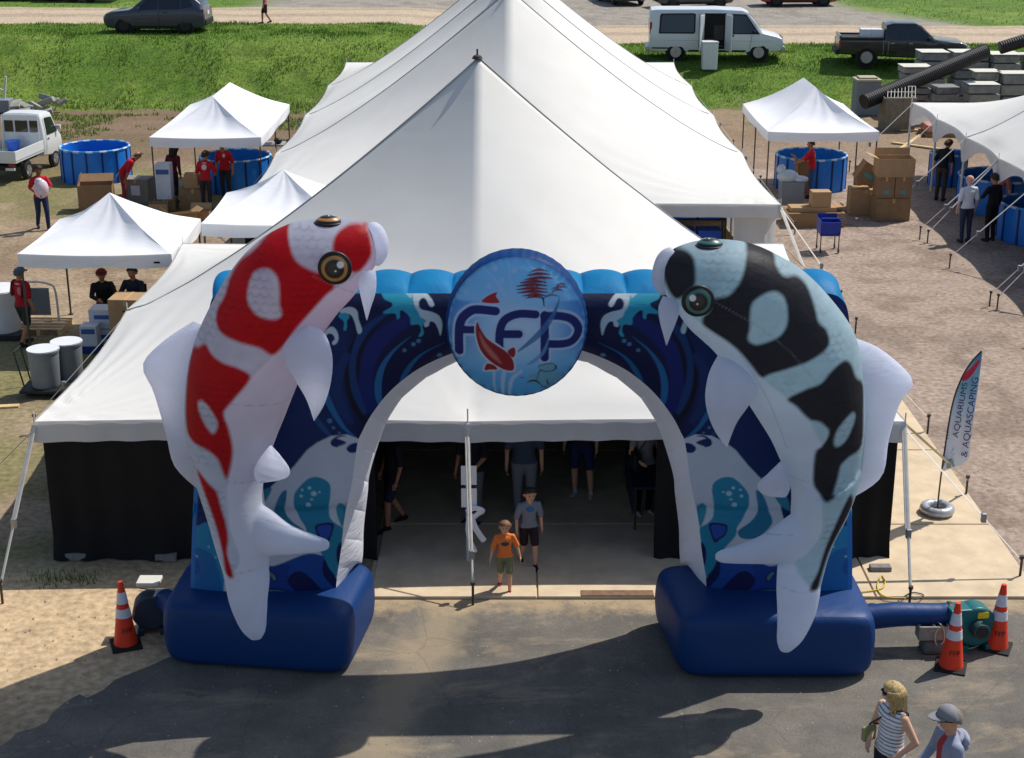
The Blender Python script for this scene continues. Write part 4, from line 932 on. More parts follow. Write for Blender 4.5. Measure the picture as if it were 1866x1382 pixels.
# ---------------------------------------------------------------- pop-up canopies
can_m = fabric_wrinkle(mat('canopy_polyester', S(246, 247, 250), .6, .03, 1.2, spec=.25), (1.2, 1.2, 3), .22, .04); let_through(can_m, .12)
leg_m = mat('canopy_leg', S(78, 76, 76), .5, .15, 9, metal=.5)
def canopy(label, x0, x1, y0, y1, eave, peak, ridge=0.0, vdrop=.3, group='pop-up canopies'):
    t = thing('popup_canopy', label, 'canopy', ((x0 + x1) / 2, y0, 0), group)
    cx, cy = (x0 + x1) / 2, (y0 + y1) / 2; hx, hy = (x1 - x0) / 2, (y1 - y0) / 2
    u = np.linspace(-1, 1, 49)[:, None]; d = np.linspace(0, 1, 30)[None, :]; mb = MB()
    z = eave + (peak - eave) * ((1 - d) - .24 * np.sin(np.pi * d) * (1 - .6 * u ** 4)) - .05 * (1 - u ** 2) * d ** 3 + .012 * np.sin(u * 11 + d * 9) * (1 - d) * d * 3
    for sg in (-1, 1):
        mb.grid(np.stack([cx + u * hx * d, cy + sg * (ridge + (hy - ridge) * d) + 0 * u, z], 2), flip=sg < 0)
        zz = z if not ridge else eave + (peak - eave) * ((1 - d) - .24 * np.sin(np.pi * d) * (1 - .6 * u ** 4)) - .05 * (1 - u ** 2) * d ** 3
        mb.grid(np.stack([cx + sg * hx * d + 0 * u, cy + u * (ridge + (hy - ridge) * d), zz], 2), flip=sg > 0)
    part('roof', mb, can_m, t, smooth=180)
    mb = MB()
    for (p, q) in (((x0, y0), (x1, y0)), ((x1, y0), (x1, y1)), ((x1, y1), (x0, y1)), ((x0, y1), (x0, y0))):
        p, q = np.array(p), np.array(q); u = np.linspace(0, 1, 40); L_ = q - p; nr = np.array([L_[1], -L_[0]]) / np.linalg.norm(L_)
        sag = .04 * np.sin(np.pi * u)
        rows = [np.c_[p + u[:, None] * L_ + nr * (.004 + k_ * .012 * np.sin(u * 14 + k_ * 3))[:, None], eave + .005 - sag - k_ * (vdrop - .04 + .02 * np.sin(u * 9))] for k_ in np.linspace(0, 1, 6)]
        mb.grid(np.stack(rows, 1))
    part('valance', mb, can_m, t, smooth=180)
    ylegs = [y0 + .04, y1 - .04] + ([cy] if ridge > .6 else [])
    for x_ in (x0 + .04, x1 - .04):
        for y_ in ylegs:
            l = part('leg', MB().box((x_, y_, eave / 2 - .02), (.035, .035, eave - .04)), leg_m, t)
            part('foot', MB().box((x_, y_, .008), (.1, .1, .016)), leg_m, l)
    for (a, b) in (((x0 + .04, y0 + .04), (x1 - .04, y0 + .04)), ((x0 + .04, y1 - .04), (x1 - .04, y1 - .04)), ((x0 + .04, y0 + .04), (x0 + .04, y1 - .04)), ((x1 - .04, y0 + .04), (x1 - .04, y1 - .04))):
        mb = MB(); a, b = Vector((*a, 0)), Vector((*b, 0)); nseg = 4
        for i in range(nseg):
            p, q = a.lerp(b, i / nseg), a.lerp(b, (i + 1) / nseg)
            mb.cyl((p.x, p.y, eave - .08), (q.x, q.y, eave - .24), .011, n=6).cyl((p.x, p.y, eave - .24), (q.x, q.y, eave - .08), .011, n=6)
        part('truss', mb, leg_m, t)
    return t
canA = canopy('white pop-up canopy at the left, over cardboard boxes and grey tubs', -9.80, -6.76, 29.6, 32.65, 2.15, 3.06)
canB = canopy('white pop-up canopy squeezed between the two marquees on the left', -6.35, -3.35, 30.72, 33.72, 2.5, 3.32)
canC = canopy('long white pop-up canopy in front of the grass bank, left of the rear marquee', -10.09, -6.99, 42.6, 48.4, 2.15, 3.05, ridge=1.4)
canD = canopy('white pop-up canopy right of the rear marquee, over a blue tank', 7.22, 10.35, 43.2, 48.2, 2.2, 3.22, ridge=1.0)
part('care_label', MB().box((-7.05, 29.6 - .022, 1.98), (.12, .006, .035)), black_m, canA)

# ---------------------------------------------------------------- blue show tanks
tank_m = fabric_wrinkle(mat('tank_blue', S(18, 118, 212), .45, .1, 2, spec=.45), (3, 3, 1.2), .4, .03)
rim_m = mat('tank_rim', S(60, 150, 220), .4, .1, 6); rimw = mat('rim_lace', S(190, 210, 228), .6, .05, 6); rib_m = mat('tank_rib', S(10, 44, 104), .5, .15, 6)
water_m = mat('tank_water', S(20, 90, 150), .08, .1, 2, spec=.6)
def tank(label, c, r, h, nrib=14, group='round blue tanks', water=.35):
    t = thing('blue_tank', label, 'tank', (c[0], c[1], 0), group); n = nrib * 6
    a = np.linspace(0, 2 * np.pi, n, endpoint=False)[:, None]; z = np.linspace(0, 1, 8)[None, :]
    rr = r * (1 + .012 * np.sin(np.pi * z) * np.abs(np.sin(a * nrib / 2)))
    def wall(rr): return np.stack([c[0] + rr * np.cos(a), c[1] + rr * np.sin(a), .01 + h * z + 0 * a], 2)
    part('liner', MB().grid(wall(rr), wrap_u=True).grid(wall(rr - .03), wrap_u=True, flip=True), tank_m, t, smooth=180)
    part('water', MB().loft([(c[0], c[1], .02), (c[0], c[1], h * water)], [r - .035] * 2, n=n), water_m, t)
    for i in range(nrib):
        b = 2 * math.pi * (i + .5) / nrib; x_, y_ = c[0] + (r + .016) * math.cos(b), c[1] + (r + .016) * math.sin(b)
        part('rib', MB().box((x_, y_, h / 2), (.03, .05, h), rz=b), rib_m, t)
    ring = [(c[0] + r * math.cos(b), c[1] + r * math.sin(b), h + .01) for b in np.linspace(0, 2 * np.pi, 64, endpoint=False)]
    rim = part('rim', MB().loft(ring, [.032] * 64, n=8, closed=True), rim_m, t, smooth=180)
    for i in range(0, 64, 4): part('lacing', MB().loft([ring[i], ring[(i + 1) % 64], ring[(i + 2) % 64]], [.036] * 3, n=6), rimw, rim)
    return t
tank('round blue tank standing alone on the dirt beside the white mini truck', (-12.95, 47.4), 1.05, 1.0)
tank('round blue tank under the long canopy, behind the workers in red', (-8.35, 46.0), 1.05, .98)
tank('round blue tank under the right-hand pop-up canopy', (9.05, 46.1), 1.05, 1.0)
tank('narrow blue tank at the back corner of the scalloped side marquee', (13.35, 46.6), .55, .95, 10, 'tanks under the side marquee')
for i, (x_, y_) in enumerate([(13.9, 43.2), (14.0, 39.6), (14.0, 36.2)]):
    tank(['wide blue tank under the side marquee, behind the man in black', 'wide blue tank under the side marquee, behind the man in a white shirt', 'wide blue tank under the side marquee at the right edge of the picture'][i], (x_, y_), 1.15, .95, 14, 'tanks under the side marquee', .75)

# ---------------------------------------------------------------- boxes, tubs, tables
card_m = mat('cardboard', S(170, 138, 100), .85, .08, 5, dirt=(S(150, 114, 72), .3)); card2 = mat('cardboard_dark', S(142, 112, 80), .85, .1, 5)
tape_m = mat('packing_tape', S(190, 156, 108), .4, .05, 6); whitebox = mat('white_carton', S(206, 210, 218), .6, .05, 4); bluep = mat('blue_print', S(58, 96, 160), .6, .1, 5); teal_p = mat('teal_print', S(66, 150, 158), .6, .1, 5)
tub_m = mat('grey_tub', S(126, 134, 140), .55, .06, 4); lid_m = mat('white_plastic', S(214, 216, 218), .5, .05, 5); dark_p = mat('dark_plastic', S(30, 32, 36), .5, .2, 6)
def carton(label, c, size, rz=0., m=None, flaps=None, print_=None, tape=True, group=None, name='cardboard_box', open_=False, hand=False, rot=None, z=0.):
    """shipping carton: panels, tape seam, optional raised flaps and printed mark"""
    w, d, h = size; t = thing(name, label, 'box', (c[0], c[1], z), group); m = m or card_m
    M = frame((c[0], c[1], z), rz) if rot is None else Matrix.Translation(Vector((c[0], c[1], z))) @ rot.to_matrix().to_4x4()
    mb = MB()
    if open_:
        k = .008
        for (cc, ss) in (((0, -d / 2, h / 2), (w, k, h)), ((0, d / 2, h / 2), (w, k, h)), ((-w / 2 + k, 0, h / 2), (k, d - 2 * k, h)), ((w / 2 - k, 0, h / 2), (k, d - 2 * k, h)), ((0, 0, .006), (w - .02, d - .02, .012))): mb.box(cc, ss)
    else: mb.box((0, 0, h / 2), (w, d, h))
    part('carton', mb.xf(M), m, t, bevel=0 if open_ else .006)
    if tape and not open_: part('tape', MB().box((0, 0, h + .002), (.06, d + .006, .004)).box((0, -d / 2 - .002, h - .06), (.06, .004, .12)).xf(M), tape_m, t)
    for f in (flaps or []):
        sgn = {'f': (0, -1), 'b': (0, 1), 'l': (-1, 0), 'r': (1, 0)}[f[0]]; ang = RAD(f[1]); ln = (d if sgn[0] else w); fl_ = min(w, d) * .48 if len(f) < 3 else f[2]
        mb = MB()
        if sgn[0]: mb.box((0, 0, fl_ / 2), (.006, d * .98, fl_)); mb.xf(Matrix.Translation((sgn[0] * (w / 2 - .004), 0, h + .004)) @ Matrix.Rotation(sgn[0] * ang, 4, 'Y'))
        else: mb.box((0, 0, fl_ / 2), (w * .98, .006, fl_)); mb.xf(Matrix.Translation((0, sgn[1] * (d / 2 - .004), h + .004)) @ Matrix.Rotation(-sgn[1] * ang, 4, 'X'))
        part('flap', mb.xf(M), m, t)
    if print_: part('printed_mark', MB().box((print_[1] * w / 2, -d / 2 - .003, h * print_[2]), (w * print_[3], .004, h * print_[4])).xf(M), print_[0], t)
    if hand: part('hand_hole', MB().box((0, -d / 2 - .002, h * .72), (.11, .004, .035)).xf(M), dark_p, t)
    return t
GL = 'boxes by the left canopy'
carton('grey-brown carton under the tall tan cardboard box', (-7.52, 29.05), (.72, .62, .62), RAD(-4), card2, group=GL)
carton('tall tan cardboard box with a hand hole beside the grey tubs', (-7.52, 29.05), (.68, .6, .82), RAD(-4), hand=True, group=GL, z=.625)
for i, (x_, z_, w_) in enumerate([(-8.05, 0, 1.0), (-8.05, .42, 1.25), (-7.15, 0, .62), (-7.15, .46, .62)]):
    carton(['lower long white carton behind the tan box', 'upper long white carton with blue print behind the tan box', 'lower short white carton at the right leg of the left canopy', 'upper short white carton at the right leg of the left canopy'][i], (x_, 30.4), (w_, .45, .40 if i < 2 else .45), 0, whitebox, print_=(bluep, -.55, .62, .28, .22), tape=False, group='white cartons under the left canopy', z=z_ + .42 * (i > 99))
carton('blue and white carton standing left of the tan box', (-8.62, 30.0), (.34, .34, .42), 0, whitebox, print_=(bluep, 0, .75, .8, .25), tape=False, group='white cartons under the left canopy', z=.15)
solo('blue_crate', MB().box((-8.62, 30.0, .075), (.4, .4, .145)), mat('blue_plastic', S(24, 52, 120), .5, .1, 5), 'dark blue crate under the small blue and white carton', 'crate', bevel=.01)
def tub(label, c, r, h, z=0., lid=True):
    t = thing('grey_tub', label, 'tub', (c[0], c[1], z), 'grey tubs')
    part('shell', MB().loft([(c[0], c[1], z), (c[0], c[1], z + .03), (c[0], c[1], z + h - .05), (c[0], c[1], z + h - .05), (c[0], c[1], z + h)], [r * .86, r * .9, r * .98, r * 1.03, r * 1.04], n=36), tub_m, t, smooth=40)
    mb = MB().loft([(c[0], c[1], z + h), (c[0], c[1], z + h + .015), (c[0], c[1], z + h - .02), (c[0], c[1], z + h - .025)], [r * 1.05, r * 1.02, r * .9, .01], n=36)
    part('lid', mb, lid_m, t, smooth=40)
    return t
pA = G(80, 722); pB = G(112, 700)
solo('flat_trolley', MB().box((pA.x + .1, pA.y + .35, .13), (1.0, 1.05, .05)).cyl((pA.x - .3, pA.y + .05, .07), (pA.x - .3, pA.y + .13, .07), .07).cyl((pA.x + .45, pA.y + .05, .07), (pA.x + .45, pA.y + .13, .07), .07).cyl((pA.x - .3, pA.y + .7, .07), (pA.x - .3, pA.y + .78, .07), .07).cyl((pA.x + .45, pA.y + .7, .07), (pA.x + .45, pA.y + .78, .07), .07).cyl((pA.x - .42, pA.y + .2, .13), (pA.x - .55, pA.y + .2, .8), .015).cyl((pA.x - .42, pA.y + .6, .13), (pA.x - .55, pA.y + .6, .8), .015).cyl((pA.x - .55, pA.y + .2, .8), (pA.x - .55, pA.y + .6, .8), .015), dark_p, 'dark flat trolley carrying two grey tubs', 'trolley')
tub('grey round tub with a white lid, front one on the trolley', (pA.x + .02, pA.y + .16), .29, .72, .16)
tub('grey round tub with a white lid, rear one on the trolley', (pA.x + .33, pA.y + .62), .29, .72, .16)
solo('wood_scrap', MB().box((-7.75, 27.9, .03), (.5, .09, .05), rz=.3), mat('raw_timber', S(206, 176, 128), .8, .12, 12), 'short piece of pale timber on the ground beside the tubs', 'timber')
solo('wood_plank', MB().box((-9.55, 26.6, .02), (.9, .14, .035), rz=.15), MATS['raw_timber'], 'short weathered plank lying in the dirt at the left edge', 'plank')
bigp = G(8, 610)
t = thing('white_drum', 'large white plastic drum at the left edge, beside the worker in red', 'drum', (bigp.x, bigp.y, 0))
part('shell', MB().loft([(bigp.x, bigp.y, .12), (bigp.x, bigp.y, .5), (bigp.x, bigp.y, .95), (bigp.x, bigp.y, 1.0)], [.36, .4, .42, .43], n=36), lid_m, t, smooth=40)
part('lid', MB().loft([(bigp.x, bigp.y, 1.0), (bigp.x, bigp.y, 1.03), (bigp.x, bigp.y, 1.06)], [.45, .44, .2], n=36), lid_m, t, smooth=40)
part('stand', MB().box((bigp.x, bigp.y, .06), (.95, .95, .12)), dark_p, t)
# white plastic frame and pallet behind the worker
fp = G(82, 600)
t = thing('tube_rack', 'white plastic tube rack with a grey panel, on a pallet under the left canopy', 'rack', (fp.x, fp.y, 0))
part('hoop', MB().loft(spline([(fp.x - .32, fp.y, .18), (fp.x - .30, fp.y, .95), (fp.x - .15, fp.y, 1.05), (fp.x + .18, fp.y, 1.0), (fp.x + .30, fp.y, .85), (fp.x + .32, fp.y, .18)], 6), [.025] * 31, n=8), lid_m, t, smooth=180)
part('panel', MB().box((fp.x - .1, fp.y + .05, .6), (.5, .04, .6)), tub_m, t, bevel=.01)
t = thing('pallet', 'pale wooden pallet under the white plastic rack', 'pallet', (fp.x, fp.y, 0))
for i in range(5): part('slat', MB().box((fp.x, fp.y - .4 + i * .2, .13), (1.0, .11, .02)), MATS['raw_timber'], t)
for i in range(3): part('bearer', MB().box((fp.x - .45 + i * .45, fp.y, .06), (.08, .95, .12)), MATS['raw_timber'], t)
# under the long canopy -------------------------------------------------------
GC = 'boxes around the long canopy'
carton('open cardboard box with raised flaps beside the lone blue tank', tuple(G(178, 382))[:2], (.95, .6, .75), RAD(8), card2, [('l', -15), ('r', 35), ('b', 50)], open_=True, group=GC)
carton('flat opened carton lying behind the peak of the left canopy', tuple(G(200, 372))[:2], (.8, .6, .2), RAD(20), card_m, [('f', 80), ('l', 70)], open_=True, group=GC)
carton('grey-white carton the bending worker is reaching into', tuple(G(255, 368))[:2], (.75, .6, .72), RAD(-6), mat('grey_carton', S(132, 128, 122), .8, .1, 5), print_=(whitebox, 0, .55, .35, .4), group=GC)
carton('tall white carton with blue stripes at the front leg of the long canopy', (-9.85, 43.0), (.42, .4, 1.0), 0, whitebox, print_=(bluep, 0, .78, .85, .14), tape=False, group=GC, z=.35)
carton('brown box serving as a stand under the tall white carton', (-9.85, 43.0), (.6, .5, .35), 0, card2, group=GC)
carton('brown carton in the shade under the long canopy', (-9.05, 43.1), (.75, .5, .62), 0, card2, group=GC, z=.0)
carton('smaller brown carton on top of the shaded one under the long canopy', (-9.0, 43.15), (.6, .4, .4), RAD(5), card_m, group=GC, z=.625)
for i, (px, py, sz, rz, fl_) in enumerate([(290, 384, (.5, .4, .35), 10, [('r', 20)]), (332, 400, (.7, .5, .28), 32, [('f', 60), ('r', 60), ('l', 40)]), (365, 392, (.6, .4, .25), 0, [('b', 40)])]):
    carton(['small open carton peeking over the left canopy roof', 'pale open carton with splayed flaps behind the left canopy', 'shallow pale carton left of the middle canopy'][i], tuple(G(px, py + 8))[:2], sz, RAD(rz), card_m, fl_, open_=True, group=GC)
# folding table with bags behind the tank
t = thing('folding_table', 'grey folding table at the back of the long canopy', 'table', (-7.9, 47.9, 0))
part('top', MB().box((-7.9, 47.9, 1.0), (2.2, .7, .05)), mat('table_grey', S(150, 150, 152), .6, .08, 4), t, bevel=.01)
for sx_ in (-1, 1):
    for sy in (-.3, .3): part('leg', MB().cyl((-7.9 + sx_, 47.9 + sy, 0), (-7.9 + sx_, 47.9 + sy, .98), .018), leg_m, t)
solo('white_bundle', MB().ball((-8.5, 47.75, 1.16), (.36, .2, .14), 16, 9).ball((-8.25, 47.7, 1.12), (.2, .18, .1), 12, 7), lid_m, 'white plastic bundle on the table behind the shaded tank', 'bundle', smooth=180)
solo('dark_bag', MB().ball((-7.3, 47.75, 1.12), (.13, .12, .1), 12, 7).ball((-6.95, 47.75, 1.1), (.1, .1, .09), 12, 7), dark_p, 'small dark bag on the table beside the rear marquee', 'bag', smooth=180)
# under the right canopy ------------------------------------------------------
GR = 'boxes around the right canopy'
def gp(px, py): p = G(px, py); return (p.x, p.y)
carton('large carton at the bottom of the stack beside the side marquee', gp(1620, 398), (.95, .7, .62), RAD(2), card2, group=GR)
p0 = gp(1620, 398)
carton('left carton with a blue mark in the middle of the stack', (p0[0] - .22, p0[1]), (.46, .6, .6), 0, card2, print_=(MATS['teal_print'], 0, .3, .35, .16), group=GR, z=.622)
carton('right carton with a blue mark in the middle of the stack', (p0[0] + .26, p0[1]), (.46, .6, .6), 0, card2, print_=(MATS['teal_print'], 0, .3, .35, .16), group=GR, z=.622)
carton('open carton with raised flaps on top of the stack', (p0[0] + .02, p0[1] - .02), (1.0, .62, .5), RAD(1), card_m, [('b', 4, .2), ('l', 70)], open_=True, group=GR, z=1.224)
p1 = gp(1572, 388)
carton('orange-brown carton beside the tall stack of cartons', p1, (.85, .6, .72), RAD(-3), card_m, group=GR)
carton('carton tilted on its corner with a teal mark', (p1[0] - .12, p1[1] - .1), (.55, .5, .55), 0, card2, print_=(MATS['teal_print'], 0, .45, .45, .2), group=GR, rot=Euler((0, RAD(32), 0)), z=.92)
carton('low open carton between the tilted carton and the stack', (p1[0] + .25, p1[1] + .75), (.7, .5, .9), 0, card2, [('b', 5, .25)], open_=True, group=GR)
solo('white_jug', MB().loft([(p1[0] + .2, p1[1] + .05, .722), (p1[0] + .2, p1[1] + .05, .95), (p1[0] + .2, p1[1] + .05, 1.02), (p1[0] + .2, p1[1] + .05, 1.12)], [.1, .1, .05, .045], n=16), lid_m, 'white plastic jug standing on the orange-brown carton', 'jug', smooth=50)
p2 = gp(1480, 408)
carton('flattened dark cartons lying as the base of a low pile', p2, (1.55, 1.0, .4), RAD(2), card2, group=GR, tape=False)
carton('pale flat carton on the low pile', (p2[0] - .05, p2[1] - .1), (1.25, .5, .12), RAD(2), card_m, [('r', 85)], group=GR, z=.404, tape=False)
carton('small tan carton on the low pile', (p2[0] + .15, p2[1] - .12), (.52, .4, .42), RAD(2), card_m, group=GR, z=.528, tape=False)
carton('brown carton held open beside the worker in red on the right', gp(1462, 352), (.55, .45, 1.0), RAD(12), card2, [('l', 30)], open_=True, group=GR)
t = thing('grey_bin', 'grey plastic bin with clear bags beside the right canopy leg', 'bin', (*gp(1440, 380), 0)); c = gp(1440, 380)
part('shell', MB().box((c[0], c[1], .4), (.62, .5, .8), taper=1.08), tub_m, t, bevel=.02)
part('bags', MB().ball((c[0] - .12, c[1], .92), (.32, .25, .2), 14, 8).ball((c[0] + .22, c[1] - .05, .86), (.25, .2, .1), 12, 7).ball((c[0] - .3, c[1] + .1, 1.1), (.14, .14, .16), 10, 7), mat('clear_bag', S(190, 200, 204), .25, .1, 6, spec=.6), t, smooth=180)
t = thing('blue_cart', 'blue shopping cart on the gravel beside the right marquee straps', 'cart', (*gp(1508, 458), 0)); c = gp(1508, 458)
bc = mat('cart_blue', S(22, 52, 150), .5, .1, 6)
part('basket', MB().box((c[0], c[1] - .2, .62), (.5, .012, .38), rot=Euler((.2, 0, 0))).box((c[0], c[1] + .32, .72), (.5, .012, .4)).box((c[0] - .25, c[1] + .06, .66), (.012, .56, .36)).box((c[0] + .25, c[1] + .06, .66), (.012, .56, .36)).box((c[0], c[1] + .06, .46), (.48, .5, .012)), bc, t)
part('handle', MB().cyl((c[0] - .27, c[1] - .28, .92), (c[0] + .27, c[1] - .28, .92), .018), bc, t)
for sx_ in (-.23, .23):
    for sy in (-.2, .3):
        l = part('leg', MB().cyl((c[0] + sx_, c[1] + sy, .1), (c[0] + sx_, c[1] + sy, .48), .014), steel_m, t)
        part('wheel', MB().cyl((c[0] + sx_ - .015, c[1] + sy, .06), (c[0] + sx_ + .015, c[1] + sy, .06), .06), dark_p, l)
# timber and litter behind the stack
for i, (a, b) in enumerate([((1600, 300), (1690, 240)), ((1625, 262), (1745, 278)), ((1640, 240), (1760, 240))]):
    pa, pb = G(*a), G(*b); d = pb - pa; m_ = (pa + pb) / 2
    solo('timber_plank', MB().box((m_.x, m_.y, .03 + .01 * i), (d.length, .14, .045), rz=math.atan2(d.y, d.x)), MATS['raw_timber'], ['leaning pale plank left of the scalloped marquee corner', 'yellowish plank lying under the scalloped marquee corner', 'rear plank beside the reddish pallet load'][i], 'plank', group='planks behind the stack')
c = gp(1720, 246)
t = thing('red_pallet_load', 'low load wrapped in red and white on a pallet behind the scalloped marquee', 'pallet load', (*c, 0))
part('pallet', MB().box((c[0], c[1], .07), (1.6, 1.1, .13)), card2, t)
part('load', MB().box((c[0], c[1], .28), (1.5, 1.0, .28)), mat('red_wrap', S(190, 120, 104), .5, .35, 3, dirt=(S(220, 205, 190), .8), dscale=2.5), t, bevel=.05)

# ---------------------------------------------------------------- pallets of wrapped stone and black pipe on the right
wrap_m = mat('wrapped_stone', S(128, 130, 130), .5, .25, 4, bump=.6, bscale=7, dirt=(S(178, 178, 170), .5), dscale=3); stone_m = mat('flagstone', S(150, 148, 140), .85, .2, 6); capm = mat('pale_top', S(206, 204, 190), .7, .08, 4)
def stone_pallet(label, px, py, w, d, h, layers, cap=True):
    """px, py: foot of the load in the photograph"""
    c = gp(px, py); t = thing('stone_pallet', label, 'pallet load', (*c, 0), 'pallets of wrapped stone')
    for i in range(3): part('bearer', MB().box((c[0] - w * .4 + i * w * .4, c[1] + d / 2, .05), (.09, d, .1)), card2, t)
    z = .1; lh = (h - .12) / layers
    for i in range(layers):
        j = rng.uniform(-.05, .05, 2); part('stone', MB().box((c[0] + j[0], c[1] + d / 2 + j[1], z + lh / 2), (w * rng.uniform(.84, 1.04), d * rng.uniform(.86, 1.02), lh * rng.uniform(.8, .95)), rz=rng.uniform(-.07, .07)), wrap_m if i % 2 else stone_m, t, bevel=.03); z += lh
    if cap: part('top_sheet', MB().box((c[0], c[1] + d / 2, z + .015), (w * 1.02, d * 1.02, .03)), capm, t, bevel=.012)
    return t
stone_pallet('stacked wrapped stone with a pale top, left one of the back row', 1697, 196, 1.1, 1.1, 2.15, 6)
stone_pallet('stacked wrapped stone in the middle of the back row', 1762, 196, 1.35, 1.1, 2.15, 6)
stone_pallet('stacked wrapped stone at the right of the back row', 1826, 198, 1.2, 1.1, 2.1, 6)
stone_pallet('stacked wrapped stone cut off by the right picture edge in the back row', 1884, 198, 1.0, 1.1, 2.05, 6)
stone_pallet('lower stack of wrapped stone in front of the back row, next to the truck', 1666, 214, 1.1, 1.0, 1.9, 7)
stone_pallet('dark stack of wrapped stone below the sloping black pipe', 1722, 218, 1.0, .9, 1.25, 4, False)
stone_pallet('low stack of grey stone right of the black pipe', 1793, 216, 1.0, .9, 1.75, 5)
stone_pallet('broken stone piled on a weathered pallet above the marquee edge', 1788, 226, 1.15, .9, 1.45, 4)
stone_pallet('grey wire-bound stack at the right edge of the picture', 1848, 220, 1.2, .9, 1.75, 4)
def pipe(label, a, b, r):
    a, b = Vector(a), Vector(b); L_ = (b - a).length; n = int(L_ / .045); pts = [a.lerp(b, i / n) for i in range(n + 1)]
    solo('corrugated_pipe', MB().loft(pts, [r * (1 if i % 2 else .95) for i in range(n + 1)], n=20), mat('black_pipe', S(24, 25, 27), .55, .15, 4), label, 'pipe', group='corrugated drain pipes')
pa = AT(1574, 186, 56.2); pb = AT(1795, 94, 58.6)
pipe('thick black corrugated pipe sloping across the pallets', (pa.x, pa.y, max(pa.z, .3)), tuple(pb), .29)
pc_ = AT(1822, 88, 60.2); pd_ = AT(1900, 64, 60.2)
pipe('second black corrugated pipe at the top right edge', tuple(pc_), tuple(pd_), .25)
c = gp(1580, 212)
t = thing('grey_tote', 'tall grey plastic bin with a tan lid beside the grass', 'bin', (*c, 0))
part('shell', MB().box((c[0], c[1] + .45, .65), (.92, .85, 1.3)), tub_m, t, bevel=.04)
part('lid', MB().box((c[0], c[1] + .45, 1.34), (.98, .9, .09)).box((c[0], c[1] + .45, 1.42), (.7, .62, .07)), mat('tan_lid', S(172, 162, 136), .7, .1, 4), t, bevel=.02)
c = gp(1638, 240)
wc = mat('crate_weathered', S(120, 112, 96), .85, .25, 6)
t = thing('open_crate', 'weathered tan crate with a propped wire lid', 'crate', (*c, 0))
for (cc, ss) in (((0, 0, .6), (1.1, .05, 1.2)), ((0, .9, .6), (1.1, .05, 1.2)), ((-.55, .45, .6), (.05, .85, 1.2)), ((.55, .45, .6), (.05, .85, 1.2))): part('panel', MB().box((c[0] + cc[0], c[1] + cc[1], cc[2]), ss), wc, t)
mb = MB()
for i in range(9): mb.cyl((c[0] - .5 + i * .125, c[1] + .05, 1.22), (c[0] - .3 + i * .125, c[1] + .9, 1.5), .012, n=6)
for k_ in (0, .5, 1): mb.cyl((c[0] - .5 + .2 * k_, c[1] + .05 + .85 * k_, 1.22 + .28 * k_), (c[0] + .5 + .2 * k_, c[1] + .05 + .85 * k_, 1.22 + .28 * k_), .018, n=6)
part('wire_lid', mb, capm, t)
# rubble at the left foot of the bank
c = G(45, 205)
t = thing('rubble_pile', 'heap of pale broken stone slabs at the foot of the bank on the left', 'rubble', (c.x, c.y, 0))
for i in range(26):
    r = rng.uniform(.12, .42); part('stone', MB().box((c.x + rng.normal(0, .75), c.y + rng.normal(0, .5), rng.uniform(.05, .45)), (r * 1.6, r, r * .5), rot=Euler(tuple(rng.uniform(-.5, .5, 3)))), stone_m, t, bevel=.03)
t = thing('steel_scrap', 'pale scrap frame standing behind the white mini truck', 'scrap', (c.x - .9, c.y, 0))
part('upright', MB().box((c.x - .7, c.y, .7), (.07, .07, 1.4), rot=Euler((0, .15, 0))).box((c.x - 1.0, c.y, .95), (.6, .06, .06), rot=Euler((0, .4, 0))), capm, t); part('tub', MB().box((c.x - .9, c.y - .2, .3), (.9, .6, .5), taper=1.1), tub_m, t, bevel=.03)

# ---------------------------------------------------------------- cones
orange = mat('cone_orange', S(226, 58, 26), .5, .05, 5); refl = mat('reflective_band', S(206, 206, 214), .35, .06, 30); rubber = mat('black_rubber', S(22, 22, 23), .8, .1, 8)
def text_mesh(s, size, name):
    cu = bpy.data.curves.new(name, 'FONT'); cu.body = s; cu.size = size; cu.align_x = 'CENTER'; cu.align_y = 'CENTER'
    o = bpy.data.objects.new(name, cu); scene.collection.objects.link(o); dg = bpy.context.evaluated_depsgraph_get()
    me = bpy.data.meshes.new_from_object(o.evaluated_get(dg)); bpy.data.objects.remove(o, do_unlink=True); me.name = name
    return me
def warp(me, fn, off):
    V = verts_of(me); V = np.array([fn(*v) for v in V]) - np.array(off); me.vertices.foreach_set('co', V.astype(np.float32).ravel()); me.update(); return me
def cone(label, px, py, rz, lean=0.0):
    p = G(px, py); t = thing('traffic_cone', label, 'traffic cone', (p.x, p.y, 0), 'orange traffic cones')
    R = lambda z: .155 * (1 - (z - .03) / .9) + .028 * ((z - .03) / .9)
    def seg(z0, z1, k=0.0): return MB().loft([(p.x + lean * z, p.y, z) for z in np.linspace(z0, z1, 5)], [R(z) + k for z in np.linspace(z0, z1, 5)], n=28)
    part('body', seg(.035, .91), orange, t, smooth=50)
    part('reflective_band', seg(.43, .55, .004), refl, t, smooth=50); part('reflective_band', seg(.62, .775, .004), refl, t, smooth=50)
    part('base', MB().box((p.x, p.y, .018), (.38, .38, .034), rz=rz).loft([(p.x, p.y, .03), (p.x, p.y, .045)], [.18, .165], n=24), rubber, t, bevel=.008)
    me = text_mesh('FFP', .1, 'lettering')
    face = math.atan2(-p.y, -p.x) + .25
    def fn(x_, y_, z_):
        zz = .26 + y_; a = face + x_ / (R(zz) + .006); rr = R(zz) + .006
        return (p.x + lean * zz + rr * math.cos(a), p.y + rr * math.sin(a), zz)
    part('lettering', warp(me, fn, WLOC[t.name]), dark_p, t)
    return t
cone('orange and white cone at the left base cushion of the arch', 230, 1176, .35)
cone('nearer orange and white cone in front of the teal blower', 1732, 1217, -.35, .015)
cone('farther orange and white cone right of the teal blower', 1814, 1181, -.45, .02)

